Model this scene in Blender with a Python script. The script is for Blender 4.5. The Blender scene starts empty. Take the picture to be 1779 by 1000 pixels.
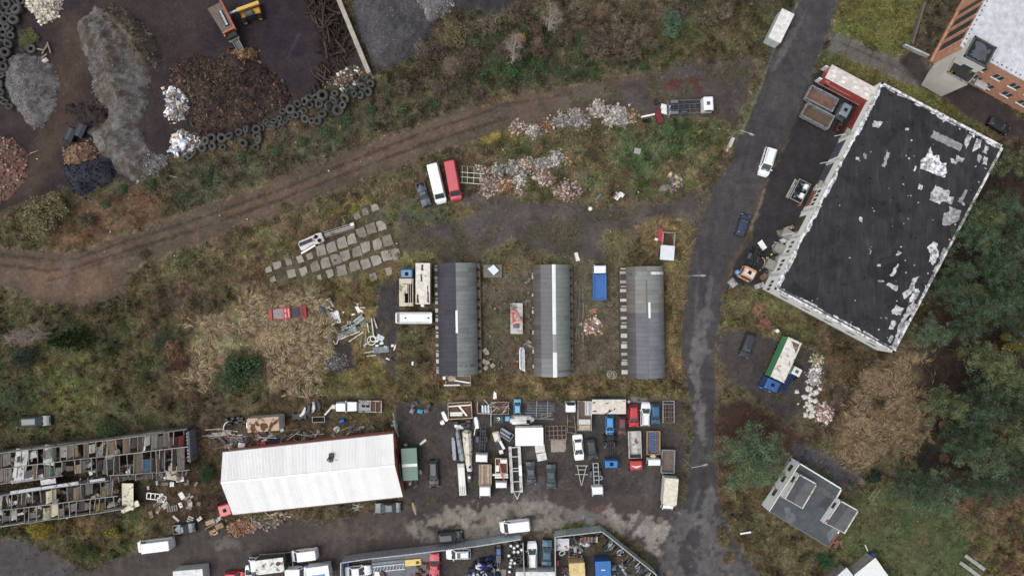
import bpy, math, random
import numpy as np
from math import radians as R, sin, cos, pi, atan2, hypot, sqrt

# ------------------------------------------------------------------ camera, light, exposure
SC = bpy.context.scene
COL = SC.collection
H = 118.6                                   # drone height in metres, lens looks straight down
cam = bpy.data.cameras.new('drone_camera')
cam.lens = 24.0; cam.sensor_width = 36.0; cam.clip_start = 1.0; cam.clip_end = 6000.0
cam_o = bpy.data.objects.new('drone_camera', cam); COL.objects.link(cam_o)
cam_o.location = (0, 0, H); SC.camera = cam_o

W = bpy.data.worlds.new('World'); SC.world = W; W.use_nodes = True
wn = W.node_tree.nodes; wl = W.node_tree.links
bg = wn['Background']
sky = wn.new('ShaderNodeTexSky'); sky.sky_type = 'NISHITA'; sky.sun_disc = False
SUN_EL, SUN_AZ = R(64), R(250)
sky.sun_elevation = SUN_EL; sky.sun_rotation = SUN_AZ
sky.air_density = 1.0; sky.dust_density = 4.0; sky.ozone_density = 1.0
hs = wn.new('ShaderNodeHueSaturation'); hs.inputs['Saturation'].default_value = 0.34
wl.new(sky.outputs[0], hs.inputs['Color']); wl.new(hs.outputs[0], bg.inputs['Color'])
bg.inputs['Strength'].default_value = 0.15
sl = bpy.data.lights.new('sun', 'SUN'); sl.energy = 1.0; sl.angle = R(55); sl.color = (1.0, 0.97, 0.93)
so = bpy.data.objects.new('sun', sl); COL.objects.link(so)
# sun stands in the direction (sin az, cos az) seen from above
so.rotation_euler = (R(90) - SUN_EL, 0, pi - SUN_AZ)
SC.view_settings.view_transform = 'Standard'; SC.view_settings.look = 'None'
SC.view_settings.gamma = 1.0; SC.view_settings.use_curve_mapping = False
SC.view_settings.exposure = 0.22
SC.render.engine = 'CYCLES'
SC.cycles.max_bounces = 6; SC.cycles.diffuse_bounces = 3; SC.cycles.glossy_bounces = 2

# ------------------------------------------------------------------ helpers
rnd = random.Random(7)
NR = np.random.RandomState(11)

def lin1(c):
    c = c / 255.0
    return c / 12.92 if c <= 0.04045 else ((c + 0.055) / 1.055) ** 2.4
def S(r, g, b, k=1.0):
    k *= .70 + .26 * (r + g + b) / 765       # diffuse albedo from the colour a surface shows under open sky
    return (min(.84, lin1(r) * k), min(.84, lin1(g) * k), min(.84, lin1(b) * k), 1.0)
def G(px, py, z=0.0):
    k = (H - z) / H
    return ((px - 889.5) / 10 * k, (500 - py) / 10 * k)
def G3(px, py, z=0.0):
    x, y = G(px, py, z); return (x, y, z)

MATS = {}
def _nodes(name):
    m = bpy.data.materials.new(name); m.use_nodes = True
    nt = m.node_tree; p = nt.nodes['Principled BSDF']
    MATS[name] = m
    return m, nt, p
def noise(nt, scale, detail=4, rough=.6, vec=None, dist=0.0):
    n = nt.nodes.new('ShaderNodeTexNoise'); n.inputs['Scale'].default_value = scale
    n.inputs['Detail'].default_value = detail; n.inputs['Roughness'].default_value = rough
    n.inputs['Distortion'].default_value = dist
    if vec is not None: nt.links.new(vec, n.inputs['Vector'])
    return n
def ramp(nt, fac, stops):
    r = nt.nodes.new('ShaderNodeValToRGB'); e = r.color_ramp.elements
    while len(e) < len(stops): e.new(.5)
    for i, (p, c) in enumerate(stops):
        e[i].position = p; e[i].color = c if len(c) == 4 else (*c, 1)
    nt.links.new(fac, r.inputs[0]); return r
def mix(nt, fac, a, b, mode='MIX'):
    m = nt.nodes.new('ShaderNodeMix'); m.data_type = 'RGBA'; m.blend_type = mode
    for s, v in (('Factor', fac), (6, a), (7, b)):
        sock = m.inputs[0] if s == 'Factor' else m.inputs[s]
        if hasattr(v, 'is_linked') or hasattr(v, 'links'): nt.links.new(v, sock)
        else: sock.default_value = v
    return m.outputs[2]
def bump(nt, p, height, strength=.4, dist=.05):
    b = nt.nodes.new('ShaderNodeBump'); b.inputs['Strength'].default_value = strength
    b.inputs['Distance'].default_value = dist
    nt.links.new(height, b.inputs['Height']); nt.links.new(b.outputs[0], p.inputs['Normal'])
def g4(v): return (v, v, v, 1)
def objmat(name, rough=.5, metal=0.0, dirt=.25, dscale=2.0, rust=0.0, spec=.4, coat=0.0):
    """colour comes from the object's own colour, worn by world-space noise"""
    m, nt, p = _nodes(name)
    oi = nt.nodes.new('ShaderNodeObjectInfo'); ge = nt.nodes.new('ShaderNodeNewGeometry')
    n1 = noise(nt, dscale, 6, .65, ge.outputs['Position'])
    d = ramp(nt, n1.outputs[0], [(.32, g4(1 - dirt)), (.66, g4(1.0))])
    c = mix(nt, 1.0, oi.outputs['Color'], d.outputs[0], 'MULTIPLY')
    if rust > 0:
        n2 = noise(nt, 1.1, 8, .7, ge.outputs['Position'], .6)
        f = ramp(nt, n2.outputs[0], [(.62 - .3 * rust, g4(0)), (.70 - .25 * rust, g4(1))])
        n3 = noise(nt, 9, 3, .6, ge.outputs['Position'])
        rc = ramp(nt, n3.outputs[0], [(.3, (.045, .022, .014)), (.7, (.16, .075, .04))])
        c = mix(nt, f.outputs[0], c, rc.outputs[0])
    nt.links.new(c, p.inputs['Base Color'])
    p.inputs['Roughness'].default_value = rough; p.inputs['Metallic'].default_value = metal
    p.inputs['Specular IOR Level'].default_value = spec
    if coat: p.inputs['Coat Weight'].default_value = coat; p.inputs['Coat Roughness'].default_value = .12
    bump(nt, p, noise(nt, 14, 3, .6, ge.outputs['Position']).outputs[0], .12, .02)
    return m
objmat('paint', .4, 0, .14, 1.3, coat=.7)
objmat('clean_sheet', .5, 0, .05, .6, spec=.3)
objmat('matte', .9, 0, .35, 1.6, spec=.15)
objmat('steel', .5, .35, .4, 2.2)
objmat('worn', .6, 0, .3, 1.4, rust=.28)
objmat('rusty', .75, .1, .35, 1.8, rust=.95, spec=.2)
objmat('wood', .85, 0, .45, 3.0, spec=.15)
objmat('rubber', .85, 0, .3, 3.0, spec=.25)
objmat('concrete', .9, 0, .35, .9, spec=.2)
objmat('plaster', .85, 0, .14, .7, spec=.2)
objmat('bark', .9, 0, .45, 5.0, spec=.1)
def glassmat():
    m, nt, p = _nodes('glass')
    p.inputs['Base Color'].default_value = (.05, .063, .067, 1); p.inputs['Roughness'].default_value = .12
    p.inputs['Specular IOR Level'].default_value = .5
glassmat()
def vcolmat(name, s1=5.0, a1=.35, s2=30.0, a2=.35, rough=.95, bs=.5, bd=.08, spec=.15):
    """colour from the mesh's own colour attribute, broken up by grain"""
    m, nt, p = _nodes(name)
    at = nt.nodes.new('ShaderNodeAttribute'); at.attribute_name = 'Col'
    ge = nt.nodes.new('ShaderNodeNewGeometry')
    n1 = noise(nt, s1, 8, .75, ge.outputs['Position'])
    n2 = noise(nt, s2, 2, .6, ge.outputs['Position'])
    r1 = ramp(nt, n1.outputs[0], [(.3, g4(1 - a1)), (.7, g4(1 + a1))])
    r2 = ramp(nt, n2.outputs[0], [(.3, g4(1 - a2)), (.7, g4(1 + a2))])
    c = mix(nt, 1.0, at.outputs['Color'], r1.outputs[0], 'MULTIPLY')
    c = mix(nt, 1.0, c, r2.outputs[0], 'MULTIPLY')
    nt.links.new(c, p.inputs['Base Color']); p.inputs['Roughness'].default_value = rough
    p.inputs['Specular IOR Level'].default_value = spec
    if bs: bump(nt, p, n1.outputs[0], bs, bd)
    return m
vcolmat('soil', 1.6, .3, 6.0, .24, bs=.7, bd=.15)
vcolmat('asphalt', .8, .3, 5.0, .26, rough=.85, bs=.3, bd=.03, spec=.25)
vcolmat('leaf', 2.0, .12, 20.0, .1, rough=.8, bs=0)
vcolmat('rubble', 2.2, .3, 9.0, .3, bs=.6, bd=.12)
# fine gloss differences on a leaf do not matter from 118 m

class MB:
    def __init__(s): s.v = []; s.f = []
    def add(s, vs, fs):
        o = len(s.v); s.v += [tuple(v) for v in vs]; s.f += [tuple(i + o for i in f) for f in fs]; return s
    def hull8(s, b, t):
        return s.add(list(b) + list(t), [(3, 2, 1, 0), (4, 5, 6, 7), (0, 1, 5, 4), (1, 2, 6, 5), (2, 3, 7, 6), (3, 0, 4, 7)])
    def box(s, x0, x1, y0, y1, z0, z1):
        return s.hull8([(x0, y0, z0), (x1, y0, z0), (x1, y1, z0), (x0, y1, z0)], [(x0, y0, z1), (x1, y0, z1), (x1, y1, z1), (x0, y1, z1)])
    def cbox(s, x0, x1, y0, y1, z0, z1, c=.06):
        """box with chamfered top edge"""
        r0 = [(x0, y0, z0), (x1, y0, z0), (x1, y1, z0), (x0, y1, z0)]
        r1 = [(x, y, z1 - c) for x, y, _ in r0]
        r2 = [(x0 + c, y0 + c, z1), (x1 - c, y0 + c, z1), (x1 - c, y1 - c, z1), (x0 + c, y1 - c, z1)]
        return s.loft([r0, r1, r2])
    def bar(s, p, q, w=.1, h=None, roll=0):
        h = w if h is None else h
        p = np.array(p, float); q = np.array(q, float); d = q - p; L = np.linalg.norm(d) or 1e-6; d /= L
        up = np.array((0, 0, 1.)) if abs(d[2]) < .95 else np.array((0, 1., 0))
        a = np.cross(d, up); a /= np.linalg.norm(a); b = np.cross(a, d)
        a *= w / 2; b *= h / 2
        r = lambda o: [o - a - b, o + a - b, o + a + b, o - a + b]
        return s.hull8(r(p), r(q))
    def tube(s, p, q, r, r2=None, n=6, cap=True):
        r2 = r if r2 is None else r2
        p = np.array(p, float); q = np.array(q, float); d = q - p; d /= (np.linalg.norm(d) or 1e-6)
        up = np.array((0, 0, 1.)) if abs(d[2]) < .9 else np.array((0, 1., 0))
        a = np.cross(d, up); a /= np.linalg.norm(a); b = np.cross(d, a)
        A = [p + (a * cos(2 * pi * i / n) + b * sin(2 * pi * i / n)) * r for i in range(n)]
        B = [q + (a * cos(2 * pi * i / n) + b * sin(2 * pi * i / n)) * r2 for i in range(n)]
        fs = [(i, (i + 1) % n, n + (i + 1) % n, n + i) for i in range(n)]
        if cap: fs += [tuple(range(n))[::-1], tuple(range(n, 2 * n))]
        return s.add(A + B, fs)
    def path(s, pts, r, n=6):
        for a, b in zip(pts[:-1], pts[1:]): s.tube(a, b, r, r, n)
        return s
    def loft(s, rings, cap=True, closed=True):
        n = len(rings[0]); vs = [v for r in rings for v in r]; fs = []
        for k in range(len(rings) - 1):
            for i in range(n if closed else n - 1):
                j = (i + 1) % n
                fs.append((k * n + i, k * n + j, (k + 1) * n + j, (k + 1) * n + i))
        if cap: fs += [tuple(range(n))[::-1], tuple(range((len(rings) - 1) * n, len(rings) * n))]
        return s.add(vs, fs)
    def prism(s, pts, z0, z1):
        n = len(pts)
        return s.loft([[(x, y, z0) for x, y in pts], [(x, y, z1) for x, y in pts]])
    def cyl(s, x, y, z0, z1, r, n=12, r2=None):
        return s.tube((x, y, z0), (x, y, z1), r, r2, n)
    def ring(s, c, R_, r, axis='z', n=14, m=6, flat=1.0):
        """torus"""
        vs = []; fs = []
        for i in range(n):
            a = 2 * pi * i / n
            for j in range(m):
                b = 2 * pi * j / m
                u = R_ + r * cos(b); w = r * flat * sin(b)
                v = (u * cos(a), u * sin(a), w)
                if axis == 'y': v = (v[0], v[2], v[1])
                if axis == 'x': v = (v[2], v[0], v[1])
                vs.append((c[0] + v[0], c[1] + v[1], c[2] + v[2]))
                fs.append((i * m + j, i * m + (j + 1) % m, ((i + 1) % n) * m + (j + 1) % m, ((i + 1) % n) * m + j))
        return s.add(vs, fs)
    def mesh(s, name, mat, smooth=False):
        me = bpy.data.meshes.new(name); me.from_pydata([tuple(map(float, v)) for v in s.v], [], s.f); me.update()
        if mat: me.materials.append(MATS[mat])
        if smooth: me.polygons.foreach_set('use_smooth', [True] * len(me.polygons))
        import bmesh
        bm = bmesh.new(); bm.from_mesh(me); bmesh.ops.recalc_face_normals(bm, faces=bm.faces); bm.to_mesh(me); bm.free()
        return me

def link(name, me, parent=None, col=None, loc=(0, 0, 0), rz=0, rot=None, scale=None):
    o = bpy.data.objects.new(name, me); COL.objects.link(o)
    o.location = loc; o.rotation_euler = rot if rot else (0, 0, rz)
    if scale: o.scale = scale
    if col: o.color = col
    if parent: o.parent = parent
    return o
def part(name, mb, mat, col, parent, label=None, kind=None, smooth=False):
    me = mb.mesh(name, mat, smooth) if isinstance(mb, MB) else mb
    o = link(name, me, parent, col)
    if label: o['label'] = label
    if kind: o['kind'] = kind
    return o
def tag(o, label=None, cat=None, group=None, kind=None):
    if label: o['label'] = label
    if cat: o['category'] = cat
    if group: o['group'] = group
    if kind: o['kind'] = kind
    return o
def thing(name, label, cat, loc=(0, 0, 0), rz=0, group=None):
    o = bpy.data.objects.new(name, None); COL.objects.link(o)
    o.location = loc if len(loc) == 3 else (*loc, 0); o.rotation_euler = (0, 0, rz)
    o.empty_display_size = .3
    return tag(o, label, cat, group)
def solo(name, mb, mat, col, label, cat, loc=(0, 0, 0), rz=0, group=None, rot=None, smooth=False):
    me = mb.mesh(name, mat, smooth) if isinstance(mb, MB) else mb
    return tag(link(name, me, None, col, loc if len(loc) == 3 else (*loc, 0), rz, rot), label, cat, group)
def copy_tree(o, parent=None):
    c = o.copy(); COL.objects.link(c)
    if parent: c.parent = parent
    for ch in list(o.children): copy_tree(ch, c)
    return c

def npmesh(name, V, F, C=None, mat=None, smooth=False):
    """V (n,3), F (m,k) all faces with k corners, C (n,3) vertex colours"""
    V = np.asarray(V, np.float32); F = np.asarray(F, np.int32); m, k = F.shape
    me = bpy.data.meshes.new(name)
    me.vertices.add(len(V)); me.vertices.foreach_set('co', V.ravel())
    me.loops.add(m * k); me.loops.foreach_set('vertex_index', F.ravel())
    me.polygons.add(m); me.polygons.foreach_set('loop_start', np.arange(0, m * k, k, dtype=np.int32))
    me.polygons.foreach_set('loop_total', np.full(m, k, np.int32))
    if smooth: me.polygons.foreach_set('use_smooth', np.ones(m, bool))
    me.update(calc_edges=True)
    if C is not None:
        a = me.color_attributes.new('Col', 'FLOAT_COLOR', 'POINT')
        C4 = np.ones((len(V), 4), np.float32); C4[:, :3] = np.clip(C, 0.002, .9); a.data.foreach_set('color', C4.ravel())
    if mat: me.materials.append(MATS[mat])
    return me

# smooth value noise in numpy
_T = np.random.RandomState(3).rand(512, 512)
def vn(x, y, s, seed=0):
    x = np.asarray(x) * s + 37.7 * seed + 400; y = np.asarray(y) * s + 91.3 * seed + 400
    xi = np.floor(x).astype(int); yi = np.floor(y).astype(int); fx = x - xi; fy = y - yi
    fx = fx * fx * (3 - 2 * fx); fy = fy * fy * (3 - 2 * fy)
    a = _T[xi % 512, yi % 512]; b = _T[(xi + 1) % 512, yi % 512]; c = _T[xi % 512, (yi + 1) % 512]; d = _T[(xi + 1) % 512, (yi + 1) % 512]
    return (a * (1 - fx) + b * fx) * (1 - fy) + (c * (1 - fx) + d * fx) * fy
def fbm(x, y, s, o=4, seed=0, g=.55):
    t = 0; w = 1; n = 0
    for i in range(o):
        t = t + w * vn(x, y, s * 2 ** i, seed + i); n += w; w *= g
    return t / n
def sstep(a, b, x):
    t = np.clip((x - a) / (b - a), 0, 1); return t * t * (3 - 2 * t)
def sdf(P, x, y):
    """signed distance to polygon, positive inside"""
    P = np.asarray(P, float); n = len(P); d = np.full(x.shape, 1e9); ins = np.zeros(x.shape, bool)
    for i in range(n):
        ax, ay = P[i]; bx, by = P[(i + 1) % n]; ex, ey = bx - ax, by - ay
        t = np.clip(((x - ax) * ex + (y - ay) * ey) / (ex * ex + ey * ey + 1e-9), 0, 1)
        d = np.minimum(d, (x - ax - t * ex) ** 2 + (y - ay - t * ey) ** 2)
        c = ((ay > y) != (by > y))
        with np.errstate(divide='ignore', invalid='ignore'):
            ins ^= c & (x < (bx - ax) * (y - ay) / (by - ay if by != ay else 1e-9) + ax)
    return np.where(ins, 1, -1) * np.sqrt(d)
def ldist(P, x, y):
    P = np.asarray(P, float); d = np.full(x.shape, 1e9)
    for i in range(len(P) - 1):
        ax, ay = P[i]; bx, by = P[i + 1]; ex, ey = bx - ax, by - ay
        t = np.clip(((x - ax) * ex + (y - ay) * ey) / (ex * ex + ey * ey + 1e-9), 0, 1)
        d = np.minimum(d, (x - ax - t * ex) ** 2 + (y - ay - t * ey) ** 2)
    return np.sqrt(d)
def lin3(c): return np.array(S(*c)[:3])
# ------------------------------------------------------------------ the ground, cut into its surfaces
ROAD = [(1382,-160),(1382,0),(1340,86),(1303,195),(1283,235),(1266,288),(1238,328),(1222,380),(1204,425),(1194,490),(1186,560),(1184,610),(1193,660),(1201,715),(1205,760),(1197,800),(1189,868),(1174,905),(1146,950),(1138,985),(1136,1160),
        (1420,1160),(1320,1003),(1290,962),(1266,922),(1251,880),(1245,830),(1239,780),(1240,720),(1243,680),(1241,620),(1243,585),(1249,555),(1258,508),(1272,470),(1292,424),(1312,372),(1334,312),(1366,250),(1386,196),(1408,140),(1424,100),(1438,62),(1456,0),(1456,-160)]
FORE = [(1410,128),(1432,118),(1470,170),(1520,160),(1500,215),(1450,300),(1400,390),(1345,470),(1322,500),(1275,492),(1262,505),(1272,470),(1292,424),(1312,372),(1334,312),(1366,250),(1386,196)]
# (class, colour a, colour b, polygon, edge softness px, warp px, tuft density, tuft height)
RG = [
 ('g',(66,63,50),(84,72,60),[(600,-160),(1390,-160),(1380,0),(1330,95),(1270,120),(1130,120),(1000,150),(870,175),(700,230),(640,190),(600,0)],30,30,.8,.45),
 ('g',(56,62,45),(74,66,54),[(830,60),(1000,40),(1060,90),(1040,130),(900,140),(830,130)],25,25,1,.45),
 ('g',(66,64,44),(74,66,52),[(1130,20),(1380,10),(1330,95),(1270,120),(1130,110)],20,25,.6,.35),
 ('g',(76,69,56),(66,67,53),[(280,300),(440,255),(650,150),(720,200),(620,262),(420,330),(290,380),(190,420),(60,400),(120,320)],20,20,.8,.4),
 ('g',(98,72,56),(84,66,52),[(130,350),(230,330),(300,340),(280,390),(200,425),(110,440),(80,400)],20,25,.2,.3),
 ('g',(76,70,52),(66,68,50),[(-160,540),(120,530),(220,520),(290,640),(290,750),(100,770),(-160,790)],25,30,.9,.45),
 ('g',(88,84,56),(80,74,54),[(60,620),(160,600),(190,680),(150,740),(90,730)],20,25,1,.35),
 ('g',(82,70,56),(94,84,64),[(225,470),(420,410),(560,350),(650,340),(700,380),(640,480),(480,500),(340,520),(330,560),(240,580)],25,25,1,.45),
 ('g',(70,60,50),(82,66,52),[(250,500),(330,490),(320,560),(260,570)],18,20,.8,.4),
 ('g',(98,87,68),(110,98,76),[(335,560),(410,520),(560,500),(575,600),(545,690),(470,680),(430,610),(380,640),(330,680),(300,650)],16,20,.3,.3),
 ('g',(92,80,68),(82,72,60),[(462,606),(488,600),(500,630),(482,654),(464,640)],8,8,.2,.2),
 ('g',(74,80,56),(84,80,58),[(505,650),(550,635),(560,675),(520,685)],10,12,1,.4),
 ('g',(104,94,62),(90,76,56),[(520,470),(690,455),(695,640),(690,690),(570,680),(560,600),(560,500)],20,20,.9,.4),
 ('g',(76,78,54),(90,80,62),[(870,235),(1010,220),(1270,200),(1280,240),(1255,290),(1210,330),(1120,345),(1040,345),(1000,290),(870,270)],14,20,.9,.5),
 ('g',(66,77,55),(75,79,58),[(1070,230),(1180,210),(1200,260),(1150,300),(1080,300)],20,25,1,.5),
 ('g',(108,95,68),(94,82,62),[(1120,380),(1185,378),(1208,395),(1200,430),(1190,500),(1180,570),(1180,640),(1190,700),(1150,700),(1158,640),(1158,460),(1120,450),(1110,400)],8,10,1,.4),
 ('g',(88,82,70),(78,74,60),[(836,450),(1080,450),(1080,655),(836,655)],10,14,.45,.25),
 ('g',(98,88,64),(84,72,54),[(690,640),(1195,655),(1198,692),(690,706)],8,10,1,.4),
 ('g',(92,82,60),(78,74,52),[(1248,505),(1330,500),(1430,560),(1420,610),(1380,600),(1300,570),(1246,570)],8,10,1,.4),
 ('g',(66,60,52),(76,64,50),[(1400,545),(1560,620),(1480,720),(1440,760),(1400,690),(1430,610)],16,20,.8,.4),
 ('g',(96,83,64),(84,73,57),[(1500,655),(1560,600),(1610,600),(1625,700),(1590,800),(1500,815),(1440,790),(1470,710)],14,18,.3,.3),
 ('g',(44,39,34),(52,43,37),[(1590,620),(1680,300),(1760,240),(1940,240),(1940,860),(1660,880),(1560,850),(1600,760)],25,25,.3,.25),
 ('g',(68,74,50),(78,79,55),[(1470,850),(1560,835),(1660,885),(1700,950),(1690,1160),(1480,1160),(1530,985),(1440,950)],14,14,.55,.2),
 ('g',(80,66,54),(92,78,58),[(1660,880),(1940,840),(1940,1160),(1710,1160),(1700,950)],20,20,.8,.4),
 ('g',(86,84,50),(76,74,48),[(1458,-20),(1610,-20),(1580,70),(1560,100),(1445,62)],8,10,1,.25),
 ('g',(88,84,52),(74,72,48),[(1430,92),(1460,92),(1600,150),(1680,195),(1730,245),(1545,150),(1510,150),(1480,130),(1428,112)],6,8,1,.25),
 ('g',(60,54,46),(70,60,50),[(1585,70),(1640,0),(1690,-30),(1620,100),(1580,90)],8,8,.4,.3),
 ('g',(88,76,58),(74,66,50),[(1248,830),(1330,850),(1440,950),(1400,1160),(1320,1003),(1270,925)],12,14,1,.4),
 ('g',(74,74,52),(92,78,58),[(-160,880),(130,905),(240,880),(300,920),(240,975),(140,960),(-160,920)],14,20,1,.45),
 ('g',(58,44,40),(72,58,46),[(215,850),(380,810),(395,880),(330,930),(280,900)],14,14,.4,.3),
 ('g',(70,62,50),(82,72,54),[(330,720),(700,690),(720,750),(390,790),(330,800)],14,14,.6,.35),
 ('g',(86,78,62),(76,70,56),[(455,462),(520,440),(600,395),(650,350),(680,385),(702,440),(660,470),(560,490),(480,495)],10,12,.22,.2),
 # harder surfaces
 ('yard',(66,57,56),(56,49,51),[(60,-160),(590,-160),(600,20),(640,120),(560,180),(470,215),(400,240),(320,260),(290,275),(240,300),(110,330),(0,370),(-160,400),(-160,-160)],8,14,0,0),
 ('yard',(84,70,62),(74,62,57),[(100,20),(170,40),(145,160),(120,240),(60,340),(10,350),(60,260),(105,170)],18,14,0,0),
 ('yard',(52,46,52),(62,54,56),[(330,90),(420,-40),(560,-40),(545,180),(500,160),(440,100)],20,14,0,0),
 ('yard',(60,58,60),(66,62,62),[(610,-100),(800,-100),(905,-10),(870,20),(760,20),(730,90),(645,115)],14,20,.05,.2),
 ('track',(101,87,75),(87,77,67),[(-160,410),(0,425),(60,435),(120,440),(180,422),(300,375),(450,322),(600,262),(710,225),(800,188),(900,168),(1000,148),(1100,128),(1280,115),(1300,140),(1284,225),(1240,200),(1100,205),(1000,190),(900,218),(800,250),(700,285),(600,325),(450,385),(300,440),(222,470),(215,510),(160,525),(60,525),(10,500),(-160,500)],9,12,.02,.15),
 ('track',(116,95,81),(102,84,72),[(20,470),(110,455),(190,448),(205,495),(150,520),(70,520)],16,12,0,0),
 ('gravel',(84,77,74),(74,68,67),[(990,165),(1100,140),(1200,110),(1310,110),(1284,225),(1262,200),(1150,200),(1080,190),(1000,190)],16,14,.03,.2),
 ('gravel',(94,88,84),(79,73,70),[(700,348),(770,350),(850,335),(950,352),(1040,358),(1130,353),(1190,341),(1240,322),(1222,380),(1204,420),(1192,385),(1160,374),(1110,384),(1094,440),(1060,455),(1000,452),(900,440),(850,445),(760,455),(700,470),(690,420)],8,12,.03,.2),
 ('g',(94,88,64),(82,77,60),[(842,432),(890,418),(930,436),(985,446),(1010,470),(840,475)],8,12,.8,.25),
 ('g',(92,85,62),(80,74,58),[(1048,402),(1095,398),(1108,440),(1076,462),(1052,450)],8,12,.8,.25),
 ('g',(96,86,62),(78,76,56),[(700,350),(742,362),(800,350),(820,372),(762,392),(712,384)],7,12,.8,.25),
 ('g',(84,84,56),(96,88,62),[(690,440),(752,432),(762,456),(700,470)],7,10,.9,.3),
 ('gravel',(72,69,68),(64,61,62),[(660,490),(700,480),(690,660),(640,600)],10,12,.1,.2),
 ('gravel',(80,75,72),(70,66,65),[(690,700),(860,695),(1190,692),(1192,800),(1180,870),(1000,880),(700,880),(690,760)],8,10,.05,.2),
 ('gravel',(78,73,71),(70,65,65),[(1250,572),(1300,575),(1350,590),(1410,600),(1440,640),(1410,690),(1370,740),(1330,700),(1262,660),(1246,620)],8,10,.06,.2),
 ('gravel',(60,56,58),(66,61,60),[(560,600),(610,590),(618,640),(575,650)],6,6,0,0),
 ('earth',(76,56,50),(64,52,46),[(1242,700),(1290,690),(1340,720),(1400,760),(1380,800),(1330,790),(1290,770),(1246,820)],12,10,.15,.2),
 ('lane',(78,71,68),(70,64,62),[(-160,1160),(150,990),(260,950),(330,925),(400,910),(560,905),(700,880),(860,862),(1000,852),(1190,868),(1174,905),(1146,950),(1137,985),(1080,930),(1000,912),(905,935),(800,945),(600,970),(560,1160)],7,8,.01,.15),
 ('lane',(66,60,58),(74,68,62),[(590,975),(905,938),(962,925),(1130,990),(1150,1160),(560,1160)],6,6,.04,.2),
 ('g',(90,86,58),(80,78,54),[(964,914),(1000,906),(1060,914),(1110,945),(1140,985),(1130,998),(1085,955),(1040,922),(964,926)],5,6,1,.25),
 ('lane',(80,76,76),(72,69,70),[(-20,925),(60,945),(110,970),(150,1000),(170,1160),(-160,1160),(-160,935)],8,8,.03,.2),
 ('road',(73,71,72),(64,62,64),ROAD,5,5,0,0),
 ('road',(56,53,55),(49,46,49),FORE,4,5,0,0),
 ('drive',(100,97,92),(86,83,80),[(1446,55),(1465,60),(1610,130),(1590,152),(1460,95),(1436,92)],4,4,.02,.1),
 ('drive',(58,52,52),(66,60,58),[(1610,120),(1650,130),(1720,160),(1760,200),(1790,220),(1779,245),(1720,225),(1650,180),(1600,150),(1560,105),(1590,85)],5,6,0,0),
 ('drive',(72,70,74),(60,56,56),[(1380,770),(1440,790),(1500,830),(1480,850),(1440,835),(1380,800)],10,8,.3,.25),
]
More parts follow.
